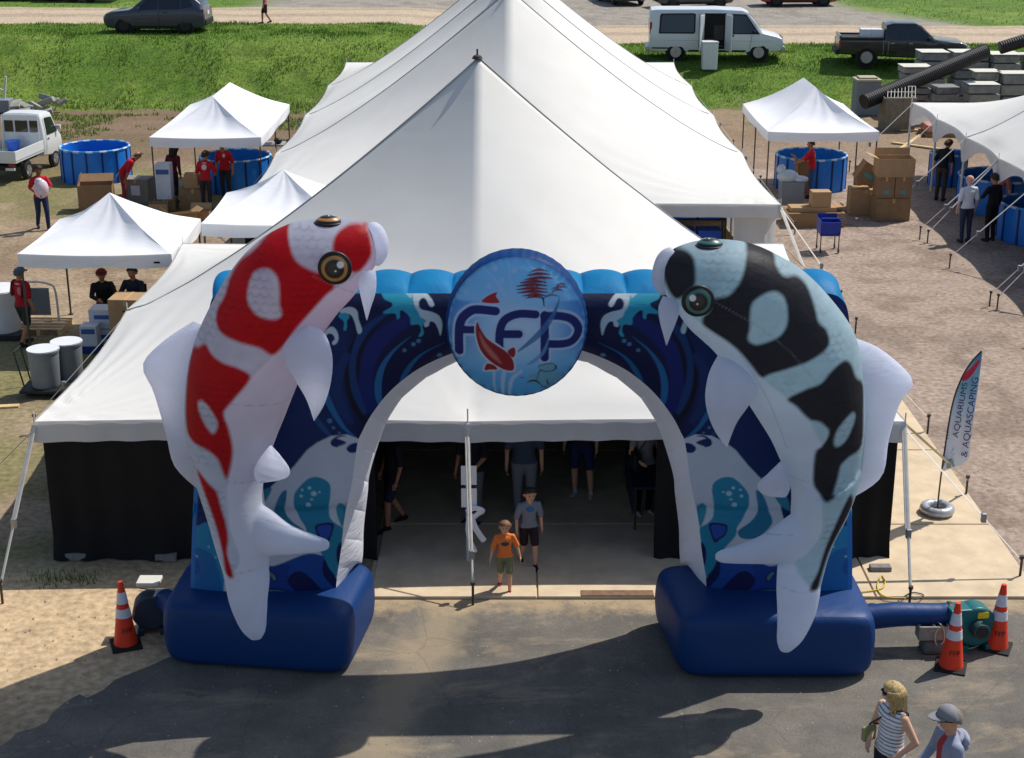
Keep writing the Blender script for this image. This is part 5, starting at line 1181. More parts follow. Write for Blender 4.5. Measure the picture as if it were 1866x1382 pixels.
# ---------------------------------------------------------------- blowers, tube, cinder block
def blower(label, c, rz, col, s=1.0):
    t = thing('air_blower', label, 'blower', (c[0], c[1], 0), 'air blowers'); M = frame((c[0], c[1], 0), rz) @ Matrix.Scale(s, 4)
    m = mat('blower_' + col[0], col[1], .4, .08, 5)
    mb = MB(); n = 36
    pr = [(.25 * math.cos(a) * (1 + .1 * a / 6.28), .33 + .25 * math.sin(a) * (1 + .1 * a / 6.28)) for a in np.linspace(0, 2 * math.pi, n, endpoint=False)]
    mb.prism([(x_, -.13, z_) for x_, z_ in pr], (0, 0, 0), (0, .26, 0))
    part('housing', mb.xf(M), m, t, bevel=.03, smooth=40)
    part('outlet', MB().box((-.2, 0, .46), (.3, .24, .22)).xf(M), m, t, bevel=.015)
    part('foot', MB().box((-.14, 0, .05), (.08, .34, .1)).box((.16, 0, .05), (.08, .34, .1)).xf(M), m, t, bevel=.01)
    mo = part('motor', MB().cyl((0, -.13, .33), (0, -.27, .33), .11, .1, n=20).xf(M), mat('motor_' + col[0], S(40, 70, 72), .5, .1, 6), t, smooth=40, bevel=.01)
    part('grille', MB().cyl((0, -.272, .33), (0, -.28, .33), .075, n=20).xf(M), dark_p, mo)
    part('warning_label', MB().box((.06, -.134, .49), (.14, .006, .08)).xf(M), mat('yellow_label', S(226, 196, 40), .6, .05, 5), t)
    return t
bp = G(1768, 1178)
blower('teal blower with a yellow label, feeding the right arch leg', (bp.x, bp.y), .15, ('teal', S(14, 96, 98)), 1.05)
bq = G(268, 1165)
blower('dark blower with a pale top behind the left cone', (bq.x + .03, bq.y + .25), 3.3, ('dark', S(44, 58, 74)), .95)
solo('pale_lid', MB().box((bq.x + .03, bq.y + .25, .72), (.3, .24, .05)), capm, 'pale square lid lying on top of the dark blower at left', 'lid', bevel=.01)
ta = Vector((fr2[0] - .1, fr2[1] + .8, .42)); tb = Vector((bp.x - .28, bp.y + .02, .47))
part('air_tube', MB().loft(spline([ta, ta.lerp(tb, .4) + Vector((0, 0, .03)), ta.lerp(tb, .8), tb], 8), [.17, .17, .165, .165, .16, .16, .16, .158, .158, .155, .155, .15, .15, .15, .148, .146, .145, .145, .14, .14, .14, .14, .135, .13, .12], n=18), blue_m, arch, smooth=180)
td = Vector((fl[0] + .2, fl[1] + .5, .45)); te = Vector((bq.x + .2, bq.y + .25, .45))
part('air_tube', MB().loft([td, te], [.18, .15], n=18), blue_m, arch, smooth=180)
part('tube_strap', MB().loft([tb + Vector((-.05, 0, 0)), tb + Vector((-.01, 0, 0))], [.15, .15], n=18), dark_p, arch)
c = G(1698, 1190)
t = thing('cinder_block', 'two-holed grey concrete block tied with pale rope, beside the air tube', 'concrete block', (c.x, c.y + .05, .2))
cb = mat('cinder', S(150, 144, 134), .95, .2, 14, bump=.4); y0_, z0_ = c.y + .05, .2
for (cc, ss) in (((0, -.08, .19), (.40, .03, .19)), ((0, .08, .19), (.40, .03, .19)), ((-.185, 0, .19), (.03, .13, .19)), ((.185, 0, .19), (.03, .13, .19)), ((0, 0, .19), (.03, .13, .19))): part('web', MB().box((c.x + cc[0], y0_ + cc[1], z0_ + cc[2] - .095), ss), cb, t, bevel=.004)
part('rope', MB().loft(spline([(c.x + .05, y0_ - .1, z0_ + .2), (c.x + .0, y0_ - .12, z0_ + .1), (c.x + .03, y0_ - .12, z0_ - .05), (c.x + .12, y0_ - .11, z0_), (c.x + .1, y0_ - .1, z0_ + .18), (c.x + .06, y0_, z0_ + .21)], 6), [.009] * 31, n=6), rope_m, t)
solo('sand_bag', MB().box((c.x + .02, y0_, .1), (.34, .3, .19), taper=.86), mat('grey_bag', S(98, 100, 96), .9, .2, 7, bump=.4, bscale=10), 'grey weight bag under the concrete block', 'weight', bevel=.06, smooth=180)
def cord(label, pts, r, m, z=.06):
    P = spline([(q.x, q.y, z) for q in (G(*p) for p in pts)], 8)
    solo('ground_cord', MB().loft(P, [r] * len(P), n=6), m, label, 'cord', smooth=180)
yel = mat('yellow_cord', S(204, 180, 60), .6, .08, 8)
cord('yellow cord looping on the slab beside the right base cushion', [(1560, 1088), (1600, 1082), (1612, 1072), (1606, 1056), (1598, 1078), (1612, 1095), (1650, 1098)], .01, yel, .064)
cord('dark cable coiled round the right corner stake on the slab', [(1640, 1100), (1660, 1088), (1682, 1092), (1670, 1100), (1645, 1098), (1636, 1106), (1650, 1118)], .008, dark_p, .064)
cord('thin pale cord lying in front of the teal blower', [(1745, 1185), (1765, 1186), (1790, 1178), (1800, 1172)], .008, rope_m, .03)
cord('thin dark cable crossing the sandy strip left of the arch', [(255, 1076), (285, 1080), (305, 1088)], .008, dark_p, .03)
# weeds growing through the gravel by the left curtain
wx_, wy_ = rng.normal(G(110, 1056).x, .28, 160), rng.normal(G(110, 1056).y, .12, 160)
blades('weed_tuft', wx_, wy_, rng.uniform(.04, .14, 160), np.full(160, .01), np.array(S(90, 130, 50)[:3])[None] * rng.uniform(.7, 1.2, (160, 1)), 'small green weeds in front of the left curtain')

# ---------------------------------------------------------------- feather flag in a silver tube
p = G(1707, 941); FYp = p.y
t = thing('feather_flag', 'tall feather flag reading Aquariums and Aquascaping on a pole', 'flag', (p.x, p.y, 0))
pole = [Vector((p.x, FYp, .05)), AT(1712, 890, FYp), AT(1720, 830, FYp), AT(1735, 740, FYp), AT(1752, 690, FYp), AT(1772, 658, FYp), AT(1789, 640, FYp)]
part('pole', MB().loft(spline(pole, 6), [.013] * 37, n=8), steel_m, t, smooth=180)
lead = resample(spline([(1716, 862), (1722, 810), (1731, 760), (1742, 712), (1758, 676), (1774, 653), (1789, 640)], 6), 90)
free = resample(spline([(1722, 858), (1762, 840), (1768, 808), (1776, 750), (1783, 700), (1788, 660), (1790, 641)], 6), 90)
q = np.linspace(0, 1, 40)[None, :, None]; FL = lead[:, None] * (1 - q) + free[:, None] * q
ripple = .03 * np.sin(np.linspace(0, 9, 90))[:, None] * np.linspace(0, 1, 40)[None]
A = np.array([[AT(*FL[i, j], FYp + ripple[i, j]) for j in range(40)] for i in range(90)])
Fm = MB().grid(A); PV = A.reshape(-1, 3)
K2 = Print(PV, S(226, 230, 240), FYp)
hgt = (PV[:, 2] - PV[:, 2].min()) / np.ptp(PV[:, 2])
K2.c = lerp(K2.c, S(170, 200, 226), sstep(.3, .8, hgt)); K2.c = lerp(K2.c, S(40, 120, 170), sstep(.78, .95, hgt) * .9); K2.c = lerp(K2.c, S(70, 160, 168), sstep(.55, .75, hgt) * sstep(1, .8, hgt) * .5)
K2.poly([(1752, 692), (1758, 680), (1768, 672), (1784, 656), (1786, 662), (1772, 684), (1760, 694)], S(196, 40, 70))
K2.line([(1718, 850), (1724, 838), (1730, 848)], 4, S(90, 140, 140)); K2.line([(1728, 850), (1733, 838), (1738, 850)], 4, S(90, 140, 140))
for i in range(9): K2.dot(1736 + random.uniform(-3, 3), 815 + i * 3.4, 1.2, S(120, 150, 190))
for i in range(6): K2.dot(1727 + i * .6, 800 - i * 6, 1.3, S(90, 150, 150))
sail = part('banner', Fm, mat('flag_cloth', None, .7, .04, 4, vcol='print'), t, smooth=180, cols=K2.c, label='pale blue banner with dark lettering running upwards and a red fish near the tip')
def along(pts, off): 
    P = np.array(pts, float)
    def fn(x_, y_, z_):
        # text x runs along the line from start to end, y across it
        d = P[1] - P[0]; L_ = np.linalg.norm(d); e = d / L_; nn_ = np.array([e[1], -e[0]]) * -1
        s = P[0] + e * x_ + np.array([e[1], -e[0]]) * y_
        return tuple(AT(s[0], s[1], FYp - .05))
    return fn
for word, a, b, sz in (('AQUARIUMS', (1741, 798), (1759, 698), 15), ('& AQUASCAPING', (1757, 833), (1778, 688), 17)):
    me = text_mesh(word, 1.0, 'lettering'); V = verts_of(me); wd = V[:, 0].max() - V[:, 0].min(); L_ = math.hypot(b[0] - a[0], b[1] - a[1])
    V[:, 0] = (V[:, 0] - V[:, 0].min()) / wd * L_; V[:, 1] *= sz; me.vertices.foreach_set('co', V.astype(np.float32).ravel())
    part('lettering', warp(me, along((a, b), 0), WLOC[t.name]), mat('flag_ink', S(28, 44, 96), .7, .05, 5), sail)
ring = [(p.x + .19 * math.cos(a), p.y + .02 + .19 * math.sin(a), .12) for a in np.linspace(0, 2 * np.pi, 40, endpoint=False)]
solo('silver_tube', MB().loft(ring, [.075 * (1 + .04 * math.sin(i * 2.1)) for i in range(40)], n=14, closed=True), mat('silver_vinyl', S(176, 178, 182), .3, .08, 5, metal=.4), 'silver inflated ring weighing down the feather flag', 'tube', smooth=180)
# ---------------------------------------------------------------- vehicles
glass_m = mat('car_glass', S(24, 30, 36), .08, .1, 2, spec=.8); tyre_m = mat('tyre', S(22, 22, 23), .85, .15, 8); rim_alloy = mat('alloy_rim', S(160, 162, 166), .35, .08, 8, metal=.6); dark_rim = mat('dark_rim', S(40, 42, 46), .4, .1, 8, metal=.5)
trim_m = mat('black_trim', S(20, 21, 22), .6, .15, 6); lamp_m = mat('headlamp', S(210, 214, 218), .15, .03, 3, spec=.8); tail_m = mat('tail_lamp', S(130, 16, 20), .25, .05, 3, spec=.7); amber_m = mat('amber_lamp', S(220, 120, 30), .3, .05, 3)
def paint(name, col, coat=.6): return mat('paint_' + name, col, .35, .03, 1.5, spec=.5, coat=coat)
class Car:
    """x forward, z up, sections given as (x, z_bottom, z_belt, z_top, half_belt, half_top)"""
    def __init__(s, name, label, cat, loc, heading, sections, m, group=None):
        s.t = thing(name, label, cat, loc, group); s.M = frame(loc, heading); s.m = m
        s.S = np.array(sections, float); s.loc = Vector(loc)
    def at(s, x): return [np.interp(x, s.S[:, 0], s.S[:, k]) for k in range(1, 6)]
    def half(s, x, z):
        zb, zs, zt, ws, wt = s.at(x)
        if z <= zs: return ws * (1 - .06 * max(0, (zs - z) / (zs - zb) - .5) * 2)
        return ws + (wt - ws) * min(1, (z - zs) / max(zt - zs, .02))
    def body(s):
        xs = np.unique(np.r_[s.S[:, 0], np.linspace(s.S[0, 0], s.S[-1, 0], 60)]); rings = []
        for x in xs:
            zb, zs, zt, ws, wt = s.at(x); r = []
            k = [(0, zb), (ws * .88, zb), (ws * .94, zb + .04), (ws * .985, zb + (zs - zb) * .35), (ws, zb + (zs - zb) * .7), (ws * .985, zs)]
            for f in (.25, .5, .75, .92): k.append((ws + (wt - ws) * f - .0, zs + (zt - zs) * f))
            k += [(wt * .96, zt - .0), (wt * .7, zt + .02 * min(1, (zt - zs) * 4 + .4)), (0, zt + .035 * min(1, (zt - zs) * 4 + .4))]
            r = [(x, y, z) for y, z in k] + [(x, -y, z) for y, z in k[::-1][1:-1]]
            rings.append(r)
        R = np.array(rings); mb = MB().grid(np.concatenate([R, R[:, :1]], 1), flip=True); n = R.shape[1]
        mb.add(R[0], [tuple(range(n))]); mb.add(R[-1], [tuple(range(n))[::-1]])
        s.b = part('body', mb.xf(s.M), s.m, s.t, smooth=32); return s.b
    def side(s, name, poly, m, off=.008, parent=None):
        """panel following the flank; poly in (x, z)"""
        out = []
        for sg in (1, -1):
            P = resample(np.array(list(poly) + [poly[0]]), 33)[:-1]; c = P.mean(0); V = []
            for q in (1.0, .6, .25): V += [(c + (p - c) * q) for p in P]
            V = [(x, sg * (s.half(x, z) + off), z) for x, z in V] + [(c[0], sg * (s.half(*c) + off), c[1])]
            F = []
            for k in range(2):
                for j in range(32): F.append((k * 32 + j, k * 32 + (j + 1) % 32, (k + 1) * 32 + (j + 1) % 32, (k + 1) * 32 + j))
            for j in range(32): F.append((64 + j, 64 + (j + 1) % 32, 96))
            if sg > 0: F = [f[::-1] for f in F]
            out.append(part(name, MB().add(V, F).xf(s.M), m, parent or s.t, smooth=180))
        return out
    def top(s, name, x0, x1, f, m, off=.012, inset=.9):
        """glass lying on the sloping top surface between two stations"""
        xs = np.linspace(x0, x1, 10); A = []
        for x in xs:
            zb, zs, zt, ws, wt = s.at(x); A.append([(x, y * wt * inset, zt + .035 * min(1, (zt - zs) * 4 + .4) * (1 - .6 * abs(y)) + off) for y in np.linspace(-1, 1, 9)])
        return part(name, MB().grid(np.array(A)).xf(s.M), m, s.t, smooth=180)
    def box(s, name, c, size, m, parent=None, bevel=.01, rot=None): return part(name, MB().box(c, size, rot=rot).xf(s.M), m, parent or s.t, bevel=bevel)
    def wheel(s, x, r, y, w=.22, rim=None, spokes=5):
        for sg in (1, -1):
            part('wheel_arch', MB().cyl((x, sg * (y - .05), r), (x, sg * (y + .012), r), r * 1.18, n=28).xf(s.M), trim_m, s.t, smooth=40)
            ty = part('wheel', MB().loft([(x, sg * (y - w + .06), r), (x, sg * (y - w + .08), r), (x, sg * (y + .02), r), (x, sg * (y + .045), r)], [r * .92, r, r, r * .9], n=28).xf(s.M), tyre_m, s.t, smooth=40)
            mb = MB().cyl((x, sg * (y + .03), r), (x, sg * (y + .05), r), r * .62, n=24)
            for k in range(spokes):
                a = 2 * math.pi * k / spokes; mb.box((x + .33 * r * math.cos(a), sg * (y + .056), r + .33 * r * math.sin(a)), (r * .56, .012, r * .14), rot=Euler((0, -a, 0)))
            part('rim', mb.xf(s.M), rim or rim_alloy, ty)
    def mirrors(s, x, z, m):
        for sg in (1, -1): s.box('wing_mirror', (x, sg * (s.half(x, z) + .1), z), (.1, .18, .14), m, bevel=.03)

def suv(label, loc, heading, m, name='parked_car', rim=None, group='parked vehicles'):
    c = Car(name, label, 'car', loc, heading, [(-2.22, .45, .78, .82, .78, .70), (-2.18, .32, .95, 1.02, .86, .74), (-2.05, .26, 1.02, 1.30, .91, .70), (-1.7, .24, 1.04, 1.58, .925, .68), (-1.2, .22, 1.03, 1.64, .93, .68), (-.2, .22, 1.00, 1.65, .93, .68), (.25, .22, .99, 1.60, .93, .66), (.95, .22, .98, 1.08, .925, .80), (1.1, .22, .97, 1.02, .92, .84), (1.8, .24, .92, .95, .90, .82), (2.1, .28, .82, .86, .84, .76), (2.24, .40, .70, .73, .72, .66)], m, group)
    c.body()
    c.side('side_window', [(.72, 1.04), (.2, 1.5), (-.2, 1.56), (-.2, 1.05)], glass_m); c.side('side_window', [(-.27, 1.05), (-.27, 1.56), (-1.15, 1.53), (-1.2, 1.07)], glass_m); c.side('side_window', [(-1.27, 1.09), (-1.22, 1.52), (-1.55, 1.45), (-1.75, 1.2)], glass_m)
    c.top('windscreen', .28, .9, 0, glass_m); c.top('rear_window', -2.12, -1.78, 0, glass_m, inset=.85)
    c.side('sill_trim', [(1.1, .26), (1.1, .36), (-1.1, .36), (-1.1, .26)], trim_m); c.side('door_seam', [(-.24, .4), (-.24, 1.02), (-.255, 1.02), (-.255, .4)], trim_m, .006); c.side('door_handle', [(-.45, .92), (-.62, .92), (-.62, .95), (-.45, .95)], trim_m, .014)
    for sg in (1, -1):
        c.box('headlight', (2.06, sg * .66, .80), (.2, .3, .1), lamp_m, bevel=.03); c.box('tail_light', (-2.14, sg * .74, 1.0), (.12, .28, .13), tail_m, bevel=.03)
        part('roof_rail', MB().cyl((-1.5, sg * .62, 1.7), (.1, sg * .62, 1.71), .018, n=6).xf(c.M), rim_alloy, c.t)
    c.box('grille', (2.2, 0, .62), (.08, .9, .2), trim_m); c.box('rear_bumper', (-2.2, 0, .5), (.14, 1.5, .26), trim_m, bevel=.05); c.box('number_plate', (-2.2, 0, .86), (.05, .34, .15), lid_m)
    for x in (1.33, -1.35): c.wheel(x, .35, .86, rim=rim)
    c.mirrors(.62, 1.08, m)
    return c
def place(px, py, Y, z): p = AT(px, py, Y); return (p.x, Y, z)
def on_berm(x, Y): return float(berm(np.array([x]), np.array([Y]))[0])
sx_ = AT(291, 60, 69.0).x
suv('dark blue-grey SUV parked on the grass bank at the upper left', (sx_, 69.0, on_berm(sx_, 69) - .02), math.pi - .03, paint('slate', S(40, 50, 70)), rim=dark_rim)

# passenger van ---------------------------------------------------------------
vx = AT(1301, 90, 67.2).x; vz = on_berm(vx, 67.2) - .03
v = Car('passenger_van', 'white passenger van with its side doors open on the grass', 'van', (vx, 67.2, vz), -.06, [(-2.8, .55, 1.1, 2.0, .95, .82), (-2.76, .42, 1.12, 2.08, .98, .84), (-2.5, .38, 1.13, 2.11, 1.0, .85), (0, .36, 1.14, 2.13, 1.0, .86), (1.1, .36, 1.14, 2.08, 1.0, .84), (1.35, .36, 1.13, 1.98, 1.0, .82), (1.95, .36, 1.12, 1.24, .99, .86), (2.1, .36, 1.1, 1.17, .98, .88), (2.6, .40, 1.0, 1.04, .95, .86), (2.78, .46, .92, .95, .92, .84), (2.84, .55, .8, .82, .88, .8)], paint('white', S(206, 212, 216), .3))
v.body()
v.side('rear_side_window', [(-2.35, 1.2), (-2.3, 1.9), (-.95, 1.92), (-.95, 1.2)], glass_m); v.side('door_window', [(1.75, 1.18), (1.22, 1.88), (.72, 1.9), (.72, 1.18)], glass_m)
v.side('window_frame', [(-2.42, 1.14), (-2.38, 1.96), (-.88, 1.98), (-.88, 1.14)], trim_m, .005); v.side('window_frame', [(1.84, 1.13), (1.24, 1.94), (.66, 1.96), (.66, 1.13)], trim_m, .005)
v.side('door_seam', [(-.72, .5), (-.72, 2.0), (-.735, 2.0), (-.735, .5)], trim_m, .006); v.side('door_seam', [(1.42, .5), (1.5, 1.12), (1.515, 1.12), (1.435, .5)], trim_m, .006); v.side('body_crease', [(-2.75, .86), (-2.75, .875), (2.4, .845), (2.4, .83)], rim_alloy, .004); v.side('sill_trim', [(-1.2, .38), (-1.2, .46), (1.3, .46), (1.3, .38)], trim_m)
v.top('windscreen', 1.38, 1.92, 0, glass_m)
v.side('door_opening', [(-.55, .5), (-.55, 1.98), (.42, 1.98), (.42, .5)], mat('van_interior', S(18, 20, 22), .9, .2, 4), .006)
v.side('seat_back', [(-.1, .9), (-.1, 1.5), (.3, 1.5), (.3, .9)], mat('van_seat', S(52, 54, 50), .9, .2, 6), .01)
v.side('door_seam', [(.62, .5), (.62, 2.0), (.64, 2.0), (.64, .5)], trim_m, .006); v.side('door_handle', [(.68, 1.02), (.68, 1.12), (.74, 1.12), (.74, 1.02)], trim_m, .015); v.side('rub_strip', [(-2.7, .5), (-2.7, .56), (-2.0, .56), (-2.0, .5)], trim_m)
for i, (x, sw) in enumerate(((-.62, .5), (.5, -.35))):
    d = part('open_door', MB().box((x, -1.0 - .28, 1.2), (.05, .56, 1.5), rot=Euler((0, 0, (-.35, .45)[i]))).xf(v.M), v.m, v.t, bevel=.02)
    part('door_glass', MB().box((x + (-.03 if i == 0 else .03), -1.0 - .28, 1.6), (.02, .4, .5), rot=Euler((0, 0, (-.35, .45)[i]))).xf(v.M), glass_m, d)
for sg in (1, -1):
    v.box('headlight', (2.78, sg * .72, .86), (.1, .24, .18), lamp_m, bevel=.02); v.box('indicator', (2.78, sg * .72, .74), (.1, .22, .06), amber_m); v.box('tail_light', (-2.76, sg * .9, 1.35), (.1, .1, .5), tail_m, bevel=.02)
v.box('grille', (2.82, 0, .82), (.08, 1.1, .28), trim_m); v.box('front_bumper', (2.86, 0, .5), (.16, 1.8, .22), rim_alloy, bevel=.04); v.box('rear_bumper', (-2.86, 0, .48), (.2, 1.8, .18), rim_alloy, bevel=.03)
for x in (1.82, -1.68): v.wheel(x, .37, .93, spokes=8)
v.mirrors(1.6, 1.22, trim_m)
bx0 = AT(1293, 100, 65.4).x; bz = on_berm(bx0, 65.4)
t = thing('wheeled_cooler', 'tall pale wheeled bin standing at the open van door', 'bin', (bx0, 65.4, bz))
part('shell', MB().box((bx0, 65.4, bz + .58), (.62, .5, 1.1), taper=1.05), lid_m, t, bevel=.04); part('lid', MB().box((bx0, 65.4, bz + 1.16), (.68, .56, .07)), lid_m, t, bevel=.02)
part('handle', MB().cyl((bx0 - .25, 65.7, bz + 1.22), (bx0 + .25, 65.7, bz + 1.22), .02), dark_p, t)

# pickup ------------------------------------------------------------------------
px_ = AT(1642, 105, 66.0).x; pz = on_berm(px_, 66.0) - .02
k = Car('pickup_truck', 'black pickup truck with white boxes in its bed, parked on the grass', 'pickup', (px_, 66.0, pz), -.10, [(-2.72, .6, 1.02, 1.06, .86, .84), (-2.68, .5, 1.08, 1.1, .9, .88), (-.85, .42, 1.08, 1.1, .93, .9), (-.8, .42, 1.08, 1.7, .93, .74), (-.5, .4, 1.08, 1.78, .93, .72), (.4, .38, 1.07, 1.78, .93, .71), (.62, .38, 1.07, 1.68, .93, .7), (1.2, .38, 1.06, 1.16, .92, .82), (1.35, .38, 1.05, 1.12, .92, .86), (2.3, .4, .99, 1.04, .9, .82), (2.6, .46, .86, .9, .84, .78), (2.7, .55, .75, .78, .78, .74)], paint('black', S(18, 21, 24)), 'parked vehicles')
k.body()
k.side('side_window', [(1.0, 1.12), (.55, 1.62), (.12, 1.7), (.12, 1.12)], glass_m); k.side('side_window', [(.05, 1.12), (.05, 1.7), (-.62, 1.66), (-.66, 1.12)], glass_m); k.top('windscreen', .66, 1.16, 0, glass_m)
k.side('door_seam', [(-.68, .5), (-.68, 1.08), (-.695, 1.08), (-.695, .5)], rim_alloy, .005); k.side('bed_seam', [(-.88, .5), (-.88, 1.1), (-.9, 1.1), (-.9, .5)], rim_alloy, .004); k.side('door_handle', [(-.45, .96), (-.6, .96), (-.6, 1.0), (-.45, 1.0)], rim_alloy, .014); k.side('door_handle', [(.3, .96), (.15, .96), (.15, 1.0), (.3, 1.0)], rim_alloy, .014)
k.side('door_seam', [(.07, .5), (.07, 1.08), (.085, 1.08), (.085, .5)], trim_m, .006)
part('bed_floor', MB().box((-1.78, 0, 1.145), (1.7, 1.5, .01)).xf(k.M), trim_m, k.t)
for sg in (1, -1): part('bed_rail', MB().box((-1.78, sg * .84, 1.17), (1.82, .1, .1)).xf(k.M), k.m, k.t, bevel=.03); k.box('tail_light', (-2.68, sg * .86, .92), (.1, .14, .3), tail_m, bevel=.02); k.box('headlight', (2.5, sg * .72, .82), (.24, .26, .14), lamp_m, bevel=.03)
part('tailgate', MB().box((-2.66, 0, 1.2), (.1, 1.68, .14)).xf(k.M), k.m, k.t, bevel=.03)
k.box('front_bumper', (2.68, 0, .55), (.16, 1.6, .25), trim_m, bevel=.05); k.box('rear_bumper', (-2.76, 0, .58), (.16, 1.7, .2), trim_m, bevel=.03)
for x in (1.72, -1.55): k.wheel(x, .39, .88, spokes=6)
k.mirrors(.95, 1.18, trim_m)
for i, (x, w_) in enumerate(((-1.6, .45), (-1.12, .5))):
    c_ = k.M @ Vector((x, -.3, 1.17))
    o = solo('white_carton', MB().box((c_.x, c_.y, c_.z + .17), (w_, .6, .34), rz=-.1), whitebox, ['left white box in the bed of the black pickup', 'right white box in the bed of the black pickup, against the cab'][i], 'box', group='boxes in the pickup bed', bevel=.01)

# white mini truck -----------------------------------------------------------------
def kei(label, loc, heading):
    m = paint('kei', S(216, 218, 216), .3)
    c = Car('mini_truck', label, 'truck', loc, heading, [(.35, .5, 1.1, 1.74, .70, .62), (.4, .48, 1.1, 1.8, .72, .62), (.95, .42, 1.08, 1.82, .72, .62), (1.2, .42, 1.05, 1.74, .72, .61), (1.6, .42, .98, 1.06, .71, .62), (1.68, .45, .9, .95, .70, .62), (1.72, .5, .8, .84, .68, .62)], m, 'parked vehicles')
    c.body()
    c.side('side_window', [(1.42, 1.12), (1.15, 1.62), (.6, 1.66), (.58, 1.12)], glass_m); c.top('windscreen', 1.22, 1.58, 0, glass_m)
    c.side('door_seam', [(.5, .5), (.5, 1.66), (.515, 1.66), (.515, .5)], trim_m, .006); c.side('door_handle', [(.58, .98), (.58, 1.02), (.72, 1.02), (.72, .98)], trim_m, .014)
    for y, w_ in ((-.42, .3), (0, .42), (.42, .3)): c.box('rear_window', (.335, y, 1.42), (.02, w_, .36), glass_m, bevel=.02)
    c.box('bed_floor', (-.72, 0, .68), (2.02, 1.4, .08), m); c.box('chassis', (-.6, 0, .5), (2.4, .7, .14), trim_m)
    for sg in (1, -1):
        c.box('bed_side', (-.72, sg * .70, .86), (2.02, .035, .3), m); c.box('tail_light', (-1.72, sg * .56, .58), (.04, .2, .1), tail_m); c.box('headlight', (1.7, sg * .52, .72), (.06, .2, .16), lamp_m)
        part('cab_guard', MB().cyl((.26, sg * .6, .72), (.26, sg * .6, 1.78), .018, n=6).xf(c.M), m, c.t)
    c.box('tailgate', (-1.73, 0, .86), (.035, 1.42, .3), m); c.box('rear_bumper', (-1.72, 0, .46), (.06, 1.3, .08), m)
    part('cab_guard_bar', MB().cyl((.26, -.6, 1.78), (.26, .6, 1.78), .02, n=6).xf(c.M), m, c.t)
    for x in (1.15, -.85): c.wheel(x, .27, .64, .16)
    c.mirrors(1.35, 1.25, m)
    return c
kt = kei('white mini truck with an empty flat bed at the left edge', (-15.6, 48.3, 0), math.pi / 2 - .14)
c_ = kt.M @ Vector((-.05, .15, .73))
solo('blue_bucket', MB().loft([tuple(c_), (c_.x, c_.y, c_.z + .3)], [.17, .22], n=20), mat('bucket_blue', S(24, 80, 180), .5, .08, 6), 'blue bucket in the bed of the white mini truck', 'bucket', smooth=50)

# vehicles and gear cut off by the top edge ------------------------------------------
def at_y(px, Y): return AT(px, 5, Y).x
x_ = at_y(1452, 90.5); suv('red car cut off by the top edge at the right', (x_, 90.5, on_berm(x_, 90.5)), .02, paint('red', S(150, 22, 26)), rim=dark_rim)
x_ = at_y(1130, 92.5); suv('dark car cut off by the top edge, left of the white van', (x_, 92.5, on_berm(x_, 92.5)), math.pi / 2 + .25, paint('charcoal', S(44, 46, 50)), rim=dark_rim)
x_ = at_y(1262, 90.0); suv('dark grey car cut off by the top edge behind the white van', (x_, 90.0, on_berm(x_, 90.0)), .15, paint('graphite', S(58, 60, 62)), rim=dark_rim)
x_ = at_y(55, 84.0); suv('grey car cut off by the top left edge', (x_, 84.0, on_berm(x_, 84)), .1, paint('silver', S(92, 98, 100)), rim=dark_rim)
x_ = at_y(160, 83.5); z_ = on_berm(x_, 83.5)
t = thing('flat_trailer', 'low dark trailer cut off by the top edge at the upper left', 'trailer', (x_, 83.5, z_))
part('deck', MB().box((x_, 83.5, z_ + .75), (3.8, 1.9, .25)), trim_m, t, bevel=.02); part('load', MB().box((x_, 83.6, z_ + 1.35), (3.4, 1.6, .95)), mat('dark_tarp', S(34, 40, 38), .8, .2, 2), t, bevel=.12)
for sg in (-.5, .4): part('wheel', MB().cyl((x_ + sg, 82.5, z_ + .36), (x_ + sg, 82.7, z_ + .36), .36, n=24), tyre_m, t)
x_ = at_y(382, 85.5); z_ = on_berm(x_, 85.5)
tk = tank('round bright blue tank on the far grass, cut off by the top edge', (x_, 85.5), .75, 1.0, 10); tk.location.z = z_
